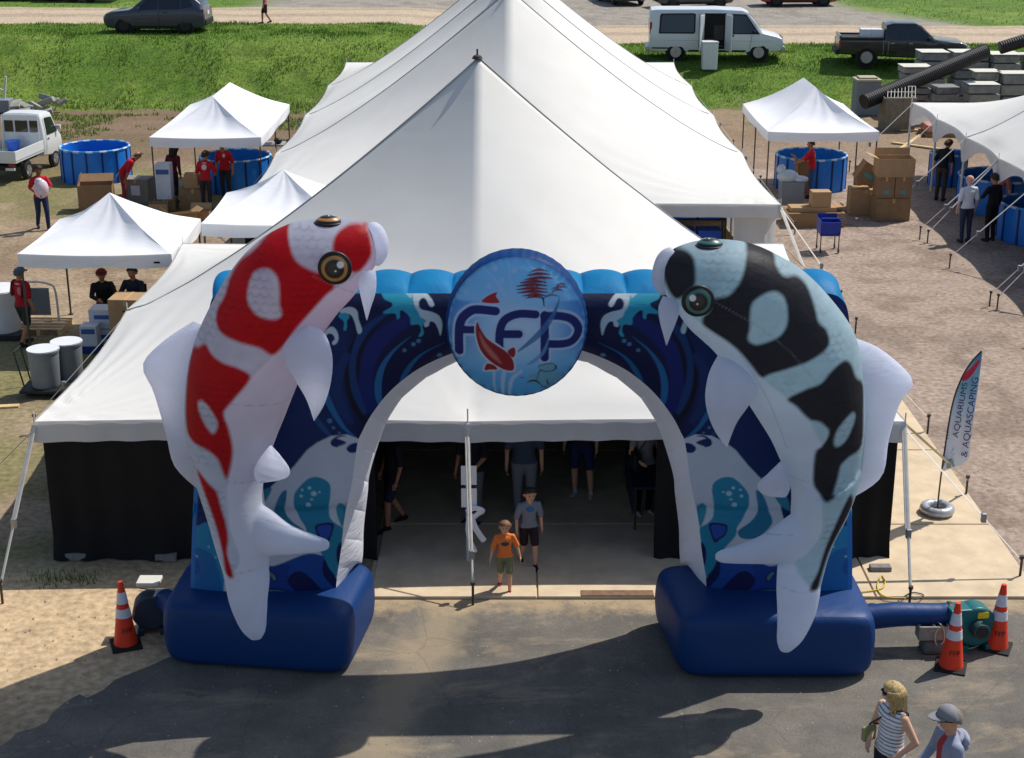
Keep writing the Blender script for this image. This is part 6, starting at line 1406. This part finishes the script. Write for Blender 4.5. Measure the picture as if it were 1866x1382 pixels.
# ---------------------------------------------------------------- people
SKIN, SKIN2, SKIN3 = S(206, 156, 126), S(176, 122, 92), S(120, 78, 56)
J0 = dict(pel=(0, 0, .96), wai=(0, 0, 1.12), che=(0, 0, 1.30), nec=(0, -.01, 1.47), hea=(0, .02, 1.625), sL=(-.18, 0, 1.395), eL=(-.25, -.02, 1.13), wL=(-.26, .06, .88), sR=(.18, 0, 1.395), eR=(.25, -.02, 1.13), wR=(.26, .06, .88),
          hL=(-.095, 0, .92), kL=(-.10, .02, .50), aL=(-.10, -.02, .09), hR=(.095, 0, .92), kR=(.10, .02, .50), aR=(.10, -.02, .09), tL=None, tR=None)
def person(label, loc, heading, h=1.74, pose=None, top=S(150, 30, 34), bottom=S(40, 46, 66), skin=SKIN, hair=S(44, 34, 28), shoes=S(40, 40, 42), sleeve=.55, shorts=False, long=False, build=1.0, res=.014, fingers=True, hairstyle='short', extra=None, group=None, child=False, stripes=None, logo=None):
    """one continuous body grown from jointed tapering limbs; hair and accessories are its children.  Local frame: faces +y"""
    k = h / 1.76; J = dict(J0); J.update(pose or {})
    lean = J.pop('lean', 0); 
    if child: J['hea'] = (J['hea'][0], J['hea'][1], J['hea'][2] + .01)
    P = {n_: (np.array(p, float) if p is not None else None) for n_, p in J.items()}
    if lean:
        R = np.array(Matrix.Rotation(-lean, 3, 'X')); o_ = P['pel'].copy()
        for n_ in ('wai', 'che', 'nec', 'hea', 'sL', 'sR', 'eL', 'eR', 'wL', 'wR'): P[n_] = R @ (P[n_] - o_) + o_
    for sd in 'LR':
        if P['t' + sd] is None: P['t' + sd] = P['a' + sd] + np.array((.015 * (-1 if sd == 'L' else 1), .15, -.05))
    hd = 1.3 if child else 1.04
    prim = []                                             # (a, b, ra, rb, flatten_y, colour)
    def cap(a, b, ra, rb, col, fl=1.0): prim.append((np.array(a, float), np.array(b, float), ra, rb, fl, np.array(col[:3])))
    bd = build
    cap(P['pel'] + (-.07, 0, -.02), P['pel'] + (.07, 0, -.02), .115 * bd, .115 * bd, bottom, .85)
    cap(P['pel'] + (0, 0, -.01), P['wai'], .158 * bd, .148 * bd, top, .74); cap(P['wai'], P['che'], .145 * bd, .160 * bd, top, .70)
    cap(P['che'] + (-.06, 0, .02), P['sL'] + (.05, 0, -.03), .125 * bd, .085, top, .78); cap(P['che'] + (.06, 0, .02), P['sR'] + (-.05, 0, -.03), .125 * bd, .085, top, .78)
    cap(P['che'], P['nec'] + (0, 0, -.03), .13, .075, top, .8)
    for q_ in 'LR': cap(P['nec'] + (0, -.01, -.03), P['nec'] + (P['s' + q_] + (0, 0, -.015) - P['nec']) * (1 if sleeve > 0 else .6), .066, .062, top)
    cap(P['nec'] + (0, 0, -.05), P['hea'] + (0, -.02, -.06), .058, .054, skin)
    hv = (P['hea'] - P['nec']) / (np.linalg.norm(P['hea'] - P['nec']) + 1e-9)
    fwd = np.array((0, 1.0, 0)); look = J.get('look'); 
    if look: fwd = np.array((math.sin(look), math.cos(look), 0))
    rt = np.cross(fwd, (0, 0, 1))
    H = P['hea']
    cap(H + hv * .035 - fwd * .015, H + hv * .03 + fwd * .005, .096 * hd, .092 * hd, skin, 1.0)
    cap(H - hv * .05 * hd + fwd * .03, H - hv * .02 + fwd * .03, .066 * hd, .078 * hd, skin, 1.0)
    cap(H + fwd * .098 * hd - hv * .005, H + fwd * .112 * hd - hv * .03, .012, .016, skin)              # nose
    cap(H + fwd * .088 * hd - hv * .062, H + fwd * .09 * hd - hv * .066, .016, .014, np.array(skin[:3]) * (.8, .55, .55))   # mouth
    for sg in (-1, 1): cap(H + rt * sg * .092 * hd - fwd * .01 + hv * .02, H + rt * sg * .097 * hd - fwd * .015 - hv * .025, .02, .015, skin)
    for sd, sg in (('L', -1), ('R', 1)):
        s_, e_, w_ = P['s' + sd], P['e' + sd], P['w' + sd]; cut = s_ + (e_ - s_) * min(sleeve * 1.6, 1)
        if long: cap(s_, e_, .068, .055, top); cap(e_, w_ + (e_ - w_) * .1, .053, .042, top)
        else:
            if sleeve > 0: cap(s_, cut, .066, .066, top)
            cap(s_ if sleeve <= 0 else cut, e_, .052 if sleeve <= 0 else .046, .040, skin); cap(e_, w_, .040, .029, skin)
        d = (w_ - e_) / (np.linalg.norm(w_ - e_) + 1e-9); palm = w_ + d * .055
        inn = np.array((-sg, 0, 0)) - d * d[0] * -sg; inn /= np.linalg.norm(inn) + 1e-9; fw = np.cross(d, inn) * sg
        cap(w_, palm, .026, .03, skin); cap(palm - fw * .018, palm + fw * .018, .024, .024, skin)
        if fingers:
            for q, (o_, ln) in enumerate(((-.030, .062), (-.010, .078), (.010, .082), (.029, .072))):
                b0 = palm + d * .02 + fw * -o_ * -1; b1 = b0 + d * ln * .55 + inn * .008; cap(b0, b1, .0095, .009, skin); cap(b1, b1 + d * ln * .4 + inn * .022, .009, .0078, skin)
            th0 = palm - d * .02 + fw * .022; cap(th0, th0 + fw * .03 + d * .025 + inn * .01, .011, .0095, skin); cap(th0 + fw * .03 + d * .025 + inn * .01, th0 + fw * .032 + d * .055 + inn * .018, .0095, .008, skin)
        hp, kn, an, to = P['h' + sd], P['k' + sd], P['a' + sd], P['t' + sd]
        if shorts:
            kc = hp + (kn - hp) * .85; cap(hp, kc, .098 * bd, .088, bottom); cap(kc, kn, .066, .058, skin); cap(kn, kn + (an - kn) * .35, .058, .056, skin); cap(kn + (an - kn) * .35, an, .056, .036, skin)
        else: cap(hp, kn, .098 * bd, .070, bottom); cap(kn, an, .068, .052, bottom)
        heel = an + (0, -.03, -.045); cap(heel, to, .046, .036, shoes, 1.0); cap(an, heel, .042, .046, shoes)
    # surface
    mb = MB()
    for a, b, ra, rb, fl, _ in prim:
        if fl != 1.0:
            for t_ in np.linspace(0, 1, 4): c_ = a + (b - a) * t_; r_ = ra + (rb - ra) * t_; mb.ball(c_, (r_, r_ * fl, r_ * .95), 14, 9)
        else:
            mb.ball(a, ra, 12, 8); mb.ball(b, rb, 12, 8)
            if np.linalg.norm(b - a) > .015: mb.loft([a, b], [ra, rb], n=12)
    me = remeshed(mb, res, 3, 'person'); V = verts_of(me)
    best = np.full(len(V), 1e9); C_ = np.zeros((len(V), 3))
    for a, b, ra, rb, fl, col in prim:
        e = b - a; W_ = V - a; t_ = np.clip((W_ @ e) / (e @ e + 1e-9), 0, 1); dv = W_ - t_[:, None] * e; dv[:, 1] /= fl
        d = np.linalg.norm(dv, axis=1) - (ra + (rb - ra) * t_); m_ = d < best; best = np.where(m_, d, best); C_[m_] = col
    hem = P['pel'] + (P['wai'] - P['pel']) * -.25; ax = (P['wai'] - P['pel']) / np.linalg.norm(P['wai'] - P['pel']); up_ = (V - hem) @ ax
    isb = np.abs(C_ - np.array(bottom[:3])).sum(1) < 1e-4; ist = np.abs(C_ - np.array(top[:3])).sum(1) < 1e-4
    C_[isb & (up_ > 0)] = np.array(top[:3]); C_[ist & (up_ < 0) & (V[:, 2] < P['pel'][2] + .1) & (np.abs(V[:, 0]) < .2)] = np.array(bottom[:3])
    if stripes is not None:
        m_ = (np.abs(C_ - np.array(top[:3])).sum(1) < .01) & ((V[:, 2] * 1.0 / .045) % 1 < .34); C_[m_] = stripes[:3]
    if logo:                                               # printed mark on the shirt: (front/back, x, z, radius, colour)
        for (fb, lx, lz, lr, lw, lc) in logo:
            m_ = (V[:, 1] * fb > 0) & (((V[:, 0] - lx) / lw) ** 2 + ((V[:, 2] - lz) / lr) ** 2 < 1) & (np.abs(C_ - np.array(top[:3])).sum(1) < .01); C_[m_] = lc[:3]
    V *= k; me.vertices.foreach_set('co', V.astype(np.float32).ravel()); me.update()
    lift = -V[:, 2].min()
    o = part('person', me, mat('person_surface', None, .75, .06, 9, vcol='print', spec=.25), None, smooth=180, cols=C_)
    o.location = Vector(loc) + Vector((0, 0, lift if J.get('ground', True) else 0)); o.rotation_euler = (0, 0, heading); tag(o, label, 'person', group); WLOC[o.name] = Vector((0, 0, 0))
    # hair
    def head_pt(th, ph, r):                                 # th: from crown, ph: 0 = front
        return H + hv * .03 + (hv * math.cos(th) + (fwd * math.cos(ph) - rt * math.sin(ph)) * math.sin(th)) * r * hd
    def cap_mesh(limit, r, thick=.0):
        n_, m_ = 28, 10; A = np.array([[head_pt(limit(ph) * q, ph, r(ph, q)) for q in np.linspace(0.02, 1, m_)] for ph in np.linspace(0, 2 * np.pi, n_, endpoint=False)])
        return A * k
    hm = mat('hair_%d' % int(sum(hair[:3]) * 9999), hair, .6, .3, 40, bump=.4, bscale=60)
    if hairstyle != 'none':
        lim = lambda ph: 1.05 + 1.05 * (1 - math.cos(ph)) / 2 if hairstyle != 'long' else 1.0 + 1.05 * (1 - math.cos(ph)) / 2
        o2 = part('hair', MB().grid(cap_mesh(lim, lambda ph, q: .110 + .014 * (1 - math.cos(ph)) / 2 + .004 * math.sin(ph * 9) * q), wrap_u=True), hm, o, smooth=180)
        if hairstyle == 'long':
            mb = MB()
            for lay in range(2):
                for ph in np.linspace(1.05, 2 * math.pi - 1.05, 34):
                    ph = ph + random.uniform(-.06, .06); dn = random.uniform(.10, .22) - .05 * lay
                    b0 = head_pt(1.2, ph, .112 + .006 * lay); b1 = head_pt(1.75, ph, .122 + .004 * lay); b2 = head_pt(2.1, ph, .122) - hv * .05 - fwd * .015
                    b3 = b2 - np.array((0, 0, dn)) - fwd * random.uniform(-.01, .03) + rt * random.uniform(-.015, .015)
                    mb.loft(spline([b0 * k, b1 * k, b2 * k, b3 * k], 4), [.010, .014, .017, .018, .018, .018, .018, .017, .016, .015, .012, .008, .003], n=5)
            part('long_hair', mb, hm, o, smooth=180, kind='stuff')
    for ex in (extra or []): ex(o, P, H, hv, fwd, rt, k, hd, head_pt, cap_mesh)
    return o
def eyes(o, P, H, hv, fwd, rt, k, hd, hp, cm):
    for sg in (-1, 1):
        c = (H + fwd * .094 * hd + rt * sg * .034 * hd + hv * .02) * k; part('eye', MB().ball(c, .011 * k, 8, 6), dark_p, o, smooth=180)
def sunglasses(o, P, H, hv, fwd, rt, k, hd, hp, cm):
    mb = MB()
    for sg in (-1, 1): mb.ball((H + fwd * .098 + rt * sg * .036 + hv * .018) * k, (.034 * k, .026 * k, .02 * k), 12, 8).cyl((H + fwd * .09 + rt * sg * .07 + hv * .022) * k, (H - fwd * .01 + rt * sg * .1 + hv * .02) * k, .006)
    part('sunglasses', mb, mat('dark_lens', S(16, 16, 18), .2, .05, 4, spec=.6), o, smooth=180)
def ballcap(col, brim=True, sg=None):
    def f(o, P, H, hv, fwd, rt, k, hd, hp, cm):
        m = mat('cap_%d' % int(sum(col[:3]) * 9999), col, .8, .1, 12)
        c = part('cap', MB().grid(cm(lambda ph: 1.42, lambda ph, q: .118 + .008 * (1 - q)), wrap_u=True), m, o, smooth=180)
        if brim:
            A = []
            for ph in np.linspace(-1.0, 1.0, 12):
                p0 = hp(1.36, ph, .114); A.append([(p0 + (fwd * .1 * math.cos(ph * 1.2) - hv * .012 * q) * q) * k for q in np.linspace(0, 1, 5)])
            A = np.array(A); part('brim', MB().grid(A).grid(A - np.array([0, 0, .008]), flip=True), m, c, smooth=180)
    return f
def straps(col):
    def f(o, P, H, hv, fwd, rt, k, hd, hp, cm):
        for sg in (-1, 1):
            s_ = P['sR'] if sg > 0 else P['sL']
            part('strap', MB().loft(spline([(s_ + (-.04 * sg, -.12, -.25)) * k, (s_ + (-.03 * sg, -.09, .0)) * k, (s_ + (-.03 * sg, .0, .075)) * k, (s_ + (-.03 * sg, .11, -.02)) * k, (s_ + (-.02 * sg, .12, -.25)) * k], 5), [.02] * 21, n=6), col, o, smooth=180)
    return f
def bag(col, off, size, strap=True):
    def f(o, P, H, hv, fwd, rt, k, hd, hp, cm):
        c = (P['pel'] + np.array(off)) * k; b = part('shoulder_bag', MB().box(c, tuple(q * k for q in size)), col, o, bevel=.02)
        if strap: part('bag_strap', MB().loft(spline([c + (0, 0, .1), (P['wai'] + (off[0] * .7, .14, .1)) * k, (P['nec'] + (-off[0] * .35, .07, -.02)) * k, (P['sR' if off[0] < 0 else 'sL'] + (0, -.05, .06)) * k, (P['wai'] + (off[0] * .2, -.14, .08)) * k, c + (0, -.05, .1)], 5), [.009] * 26, n=6), mat('strap_dark', S(52, 46, 44), .8, .1, 8), b)
    return f
def hood(col):
    def f(o, P, H, hv, fwd, rt, k, hd, hp, cm):
        n0 = P['nec'] + (0, -.01, -.03)
        ring = [n0 + np.array((.088 * math.cos(a), -.01 + .078 * math.sin(a), -.02 - .035 * math.sin(a))) for a in np.linspace(0, 2 * np.pi, 24, endpoint=False)]
        part('hood', MB().loft([r * k for r in ring], [.03] * 24, n=8, closed=True).ball((n0 + (0, -.115, -.03)) * k, (.125, .055, .075), 16, 9).ball((n0 + (0, -.13, -.10)) * k, (.085, .045, .07), 14, 8), col, o, smooth=180)
    return f
walk = dict(kL=(-.10, .14, .52), aL=(-.10, .16, .10), kR=(.10, .0, .50), aR=(.10, -.22, .14), tR=(.11, -.08, .05))
GP = 'people'
def gz(px, py): p = G(px, py); return (p.x, p.y, 0)
# woman and man at the lower right
hoodie = mat('hoodie_grey', S(150, 154, 172), .9, .1, 14)
wp = (3.93, 13.85, .012)
person('woman with long blond hair and a striped sleeveless top at the bottom right', wp, RAD(116), 1.68, dict(eL=(-.29, -.09, 1.14), wL=(-.19, .05, .97), eR=(.26, .02, 1.13), wR=(.16, .16, 1.0), look=.5), S(222, 222, 226), S(34, 36, 48), S(214, 168, 138), S(176, 150, 100), sleeve=0, res=.0085, build=1.12, hairstyle='long', extra=[sunglasses, bag(mat('bag_green', S(140, 140, 92), .7, .1, 8), (.22, .12, .08), (.07, .17, .17))], stripes=S(120, 122, 136))
person('man in a grey cap and hooded grey jacket at the bottom right corner', (4.33, 13.2, .012), RAD(98), 1.78, dict(eR=(.28, .02, 1.16), wR=(.2, .2, 1.02)), S(140, 146, 166), S(52, 54, 62), S(200, 148, 120), S(120, 110, 100), long=True, res=.0085, extra=[sunglasses, ballcap(S(126, 126, 130)), hood(hoodie)], logo=[(1, 0, 1.25, .25, .06, S(170, 60, 64))])
# two boys at the entrance
person('small boy in an orange T-shirt walking out of the entrance', gz(920, 1078), RAD(180 + 4), 1.06, dict(walk, eL=(-.28, -.02, 1.16), wL=(-.34, .04, .92), eR=(.27, .02, 1.14), wR=(.33, .1, .92)), S(226, 120, 56), S(112, 116, 84), SKIN, S(120, 84, 54), S(170, 36, 44), .6, True, child=True, build=1.06, res=.009, extra=[eyes], logo=[(1, 0, 1.26, .055, .1, S(70, 70, 62))])
person('boy in a grey T-shirt and dark shorts just inside the entrance', gz(963, 1032), RAD(180 + 14), 1.24, dict(walk, lean=.1), S(120, 126, 140), S(44, 28, 36), SKIN, S(30, 24, 22), S(24, 24, 28), .6, True, child=True, res=.010, extra=[eyes], logo=[(1, 0, 1.33, .06, .09, S(60, 110, 150))])
# people in the shade of the front marquee
person('person in dark shorts and black shoes in the shade, left side of the entrance', gz(718, 962), RAD(120), 1.74, walk, S(30, 32, 40), S(34, 40, 62), SKIN2, shoes=S(26, 26, 28), shorts=True, res=.018)
person('man in a slate shirt and grey trousers behind the boys in the shade', gz(955, 945), RAD(180), 1.82, None, S(66, 78, 96), S(120, 122, 128), SKIN, build=1.1, res=.018)
person('person in grey trousers behind the middle entrance pole', gz(862, 955), RAD(150), 1.74, dict(eL=(-.28, .1, 1.2), wL=(-.2, .3, 1.05)), S(34, 36, 44), S(104, 106, 112), SKIN2, res=.018)
person('person in navy shorts and white shoes deep in the shade right of the boys', gz(1058, 905), RAD(165), 1.76, dict(aL=(-.17, .02, .09), kL=(-.15, .03, .5)), S(36, 40, 52), S(34, 44, 84), SKIN, shoes=S(190, 190, 190), shorts=True, res=.018)
person('woman in a pale top carrying a dark bag in the shade at the right', gz(1172, 938), RAD(200), 1.66, dict(eR=(.28, .06, 1.16), wR=(.2, .24, 1.06)), S(150, 146, 150), S(30, 32, 40), SKIN, S(52, 40, 34), S(180, 180, 184), .3, res=.018, hairstyle='long', extra=[bag(dark_p, (.24, .1, .1), (.12, .3, .28))])
t = thing('display_table', 'dark-covered table in the shade at the right side of the entrance', 'table', (2.15, 21.6, 0))
part('top', MB().box((2.15, 21.9, .74), (.7, 1.6, .04)), mat('navy_cloth', S(26, 32, 58), .9, .1, 5), t)
part('cloth', MB().box((1.81, 21.9, .52), (.02, 1.6, .42)), MATS['navy_cloth'], t)
for sx_ in (1.85, 2.45):
    for sy in (21.15, 22.65): part('leg', MB().cyl((sx_, sy, .047), (sx_, sy, .72), .018), leg_m, t)
# right marquee visitors
person('bald man in a white T-shirt and jeans beside the scalloped marquee', gz(1757, 442), RAD(15), 1.78, None, S(214, 218, 226), S(44, 52, 76), S(208, 160, 138), S(200, 190, 180), res=.015, hairstyle='none')
person('person in black at the side marquee, right of the white-shirted man', gz(1802, 440), RAD(30), 1.8, dict(eL=(-.26, .1, 1.18), wL=(-.16, .32, 1.1)), S(24, 25, 30), S(24, 26, 32), SKIN2, long=True, res=.016)
person('tall person in black stooping over the tank near the carton stack', gz(1712, 366), RAD(-40), 1.82, dict(lean=.35), S(24, 26, 32), S(60, 58, 56), SKIN2, res=.016)
person('person in a faded pink top leaning over a tank under the side marquee', (13.25, 41.4, 0), RAD(-100), 1.72, dict(lean=.6, eL=(-.26, .22, 1.2), wL=(-.24, .36, 1.02), eR=(.26, .22, 1.2), wR=(.24, .36, 1.02)), S(150, 96, 100), S(48, 50, 60), SKIN, res=.016)
# crew in red
LG = [(-1, 0, 1.3, .08, .075, S(220, 200, 200)), (-1, 0, 1.42, .012, .08, S(226, 210, 210))]
redt = S(186, 26, 40)
person('worker in a red T-shirt unpacking a carton at the right canopy', (AT(1480, 300, 44.55).x, 44.55, 0), RAD(80), 1.74, dict(eL=(-.24, .2, 1.2), wL=(-.16, .4, 1.12), eR=(.24, .18, 1.2), wR=(.16, .4, 1.1), lean=.08), redt, S(60, 84, 124), SKIN2, res=.015, logo=LG)
person('worker in a red T-shirt bending over a carton near the lone tank', gz(228, 372), RAD(-82), 1.72, dict(lean=.75, eL=(-.24, .1, 1.12), wL=(-.2, .2, .88), eR=(.24, .1, 1.12), wR=(.2, .2, .88)), redt, S(150, 60, 64), SKIN2, res=.015, logo=LG)
person('worker in a red T-shirt with a white back print under the long canopy', gz(378, 385), RAD(-10), 1.72, dict(lean=.15, eR=(.26, .12, 1.16), wR=(.18, .3, 1.08)), redt, S(48, 48, 54), SKIN2, res=.015, logo=LG)
person('worker in a red T-shirt and cap facing the camera beside the shaded tank', (AT(402, 300, 44.2).x + .1, 44.3, 0), RAD(165), 1.76, dict(lean=.12), redt, S(50, 50, 56), SKIN2, res=.015, extra=[ballcap(S(70, 74, 84))], logo=[(1, -.05, 1.34, .05, .04, S(220, 200, 200))])
person('dark-haired person in a maroon jacket under the long canopy', (AT(313, 310, 43.9).x, 43.95, 0), RAD(-25), 1.68, dict(lean=.2), S(84, 22, 34), S(36, 34, 40), SKIN2, S(28, 22, 22), long=True, res=.016, hairstyle='long')
pm = gz(80, 418)
clearm = mat('bagged_fish', S(208, 190, 198), .2, .2, 4, spec=.6)
def carried(o, P, H, hv, fwd, rt, k, hd, hp, cm): part('clear_bag', MB().ball((.02, .30, 1.18 * k), (.2, .14, .26), 14, 10).ball((.06, .28, 1.36 * k), (.12, .1, .12), 12, 8), clearm, o, smooth=180)
person('worker in a red T-shirt carrying a clear plastic bag past the mini truck', pm, RAD(-152), 1.76, dict(walk, eL=(-.27, .1, 1.18), wL=(-.12, .3, 1.08), eR=(.27, .1, 1.18), wR=(.14, .3, 1.05)), redt, S(34, 44, 78), SKIN3, S(24, 20, 20), res=.015, extra=[carried])
person('worker in a red T-shirt and dark shorts at the left canopy leg', gz(48, 630), RAD(-28), 1.68, dict(walk, eL=(-.26, .02, 1.15), wL=(-.2, .16, .98)), S(164, 22, 38), S(46, 50, 48), SKIN2, S(70, 80, 96), shorts=True, res=.012, extra=[straps(dark_p), ballcap(S(84, 96, 120))], logo=[(-1, .06, 1.27, .09, .05, S(200, 120, 126)), (-1, 0, 1.42, .012, .08, S(216, 190, 190))])
sit = dict(kL=(-.12, .42, .93), aL=(-.12, .44, .52), kR=(.12, .42, .93), aR=(.12, .44, .52), ground=False, eL=(-.25, .14, 1.2), wL=(-.14, .34, 1.16), eR=(.25, .14, 1.2), wR=(.14, .34, 1.16))
def chair(x_, y_, label):
    t = thing('folding_chair', label, 'chair', (x_, y_, 0), 'folding chairs under the left canopy'); part('seat', MB().box((x_, y_ , .42), (.44, .42, .03)), dark_p, t); part('backrest', MB().box((x_, y_ + .23, .72), (.44, .03, .32)), dark_p, t)
    for sx_ in (-.2, .2):
        for sy in (-.18, .2): part('leg', MB().cyl((x_ + sx_, y_ + sy, 0), (x_ + sx_, y_ + sy, .41), .012), leg_m, t)
for i, (px, Yp) in enumerate(((188, 31.6), (245, 31.75))):
    xx = AT(px, 540, Yp).x
    chair(xx, Yp, ['dark folding chair under the seated person in a red cap', 'dark folding chair under the seated person in navy'][i])
    person(['seated person in black with a dark red cap under the left canopy', 'seated dark-haired person in navy under the left canopy'][i], (xx, Yp, -.42), RAD(180 + (20, -10)[i]), 1.74, sit, (S(22, 22, 26), S(30, 36, 52))[i], S(36, 38, 46), SKIN2, S(26, 22, 22), long=True, res=.014, extra=[ballcap(S(96, 24, 30))] if i == 0 else None)
gx = AT(484, 30, 72.4).x
person('person in a pink top and dark shorts walking along the dirt road', (gx, 72.4, on_berm(gx, 72.4)), RAD(95), 1.66, walk, S(190, 96, 130), S(44, 30, 36), SKIN2, S(90, 66, 48), shoes=S(60, 60, 64), shorts=True, sleeve=0, res=.016, hairstyle='long')
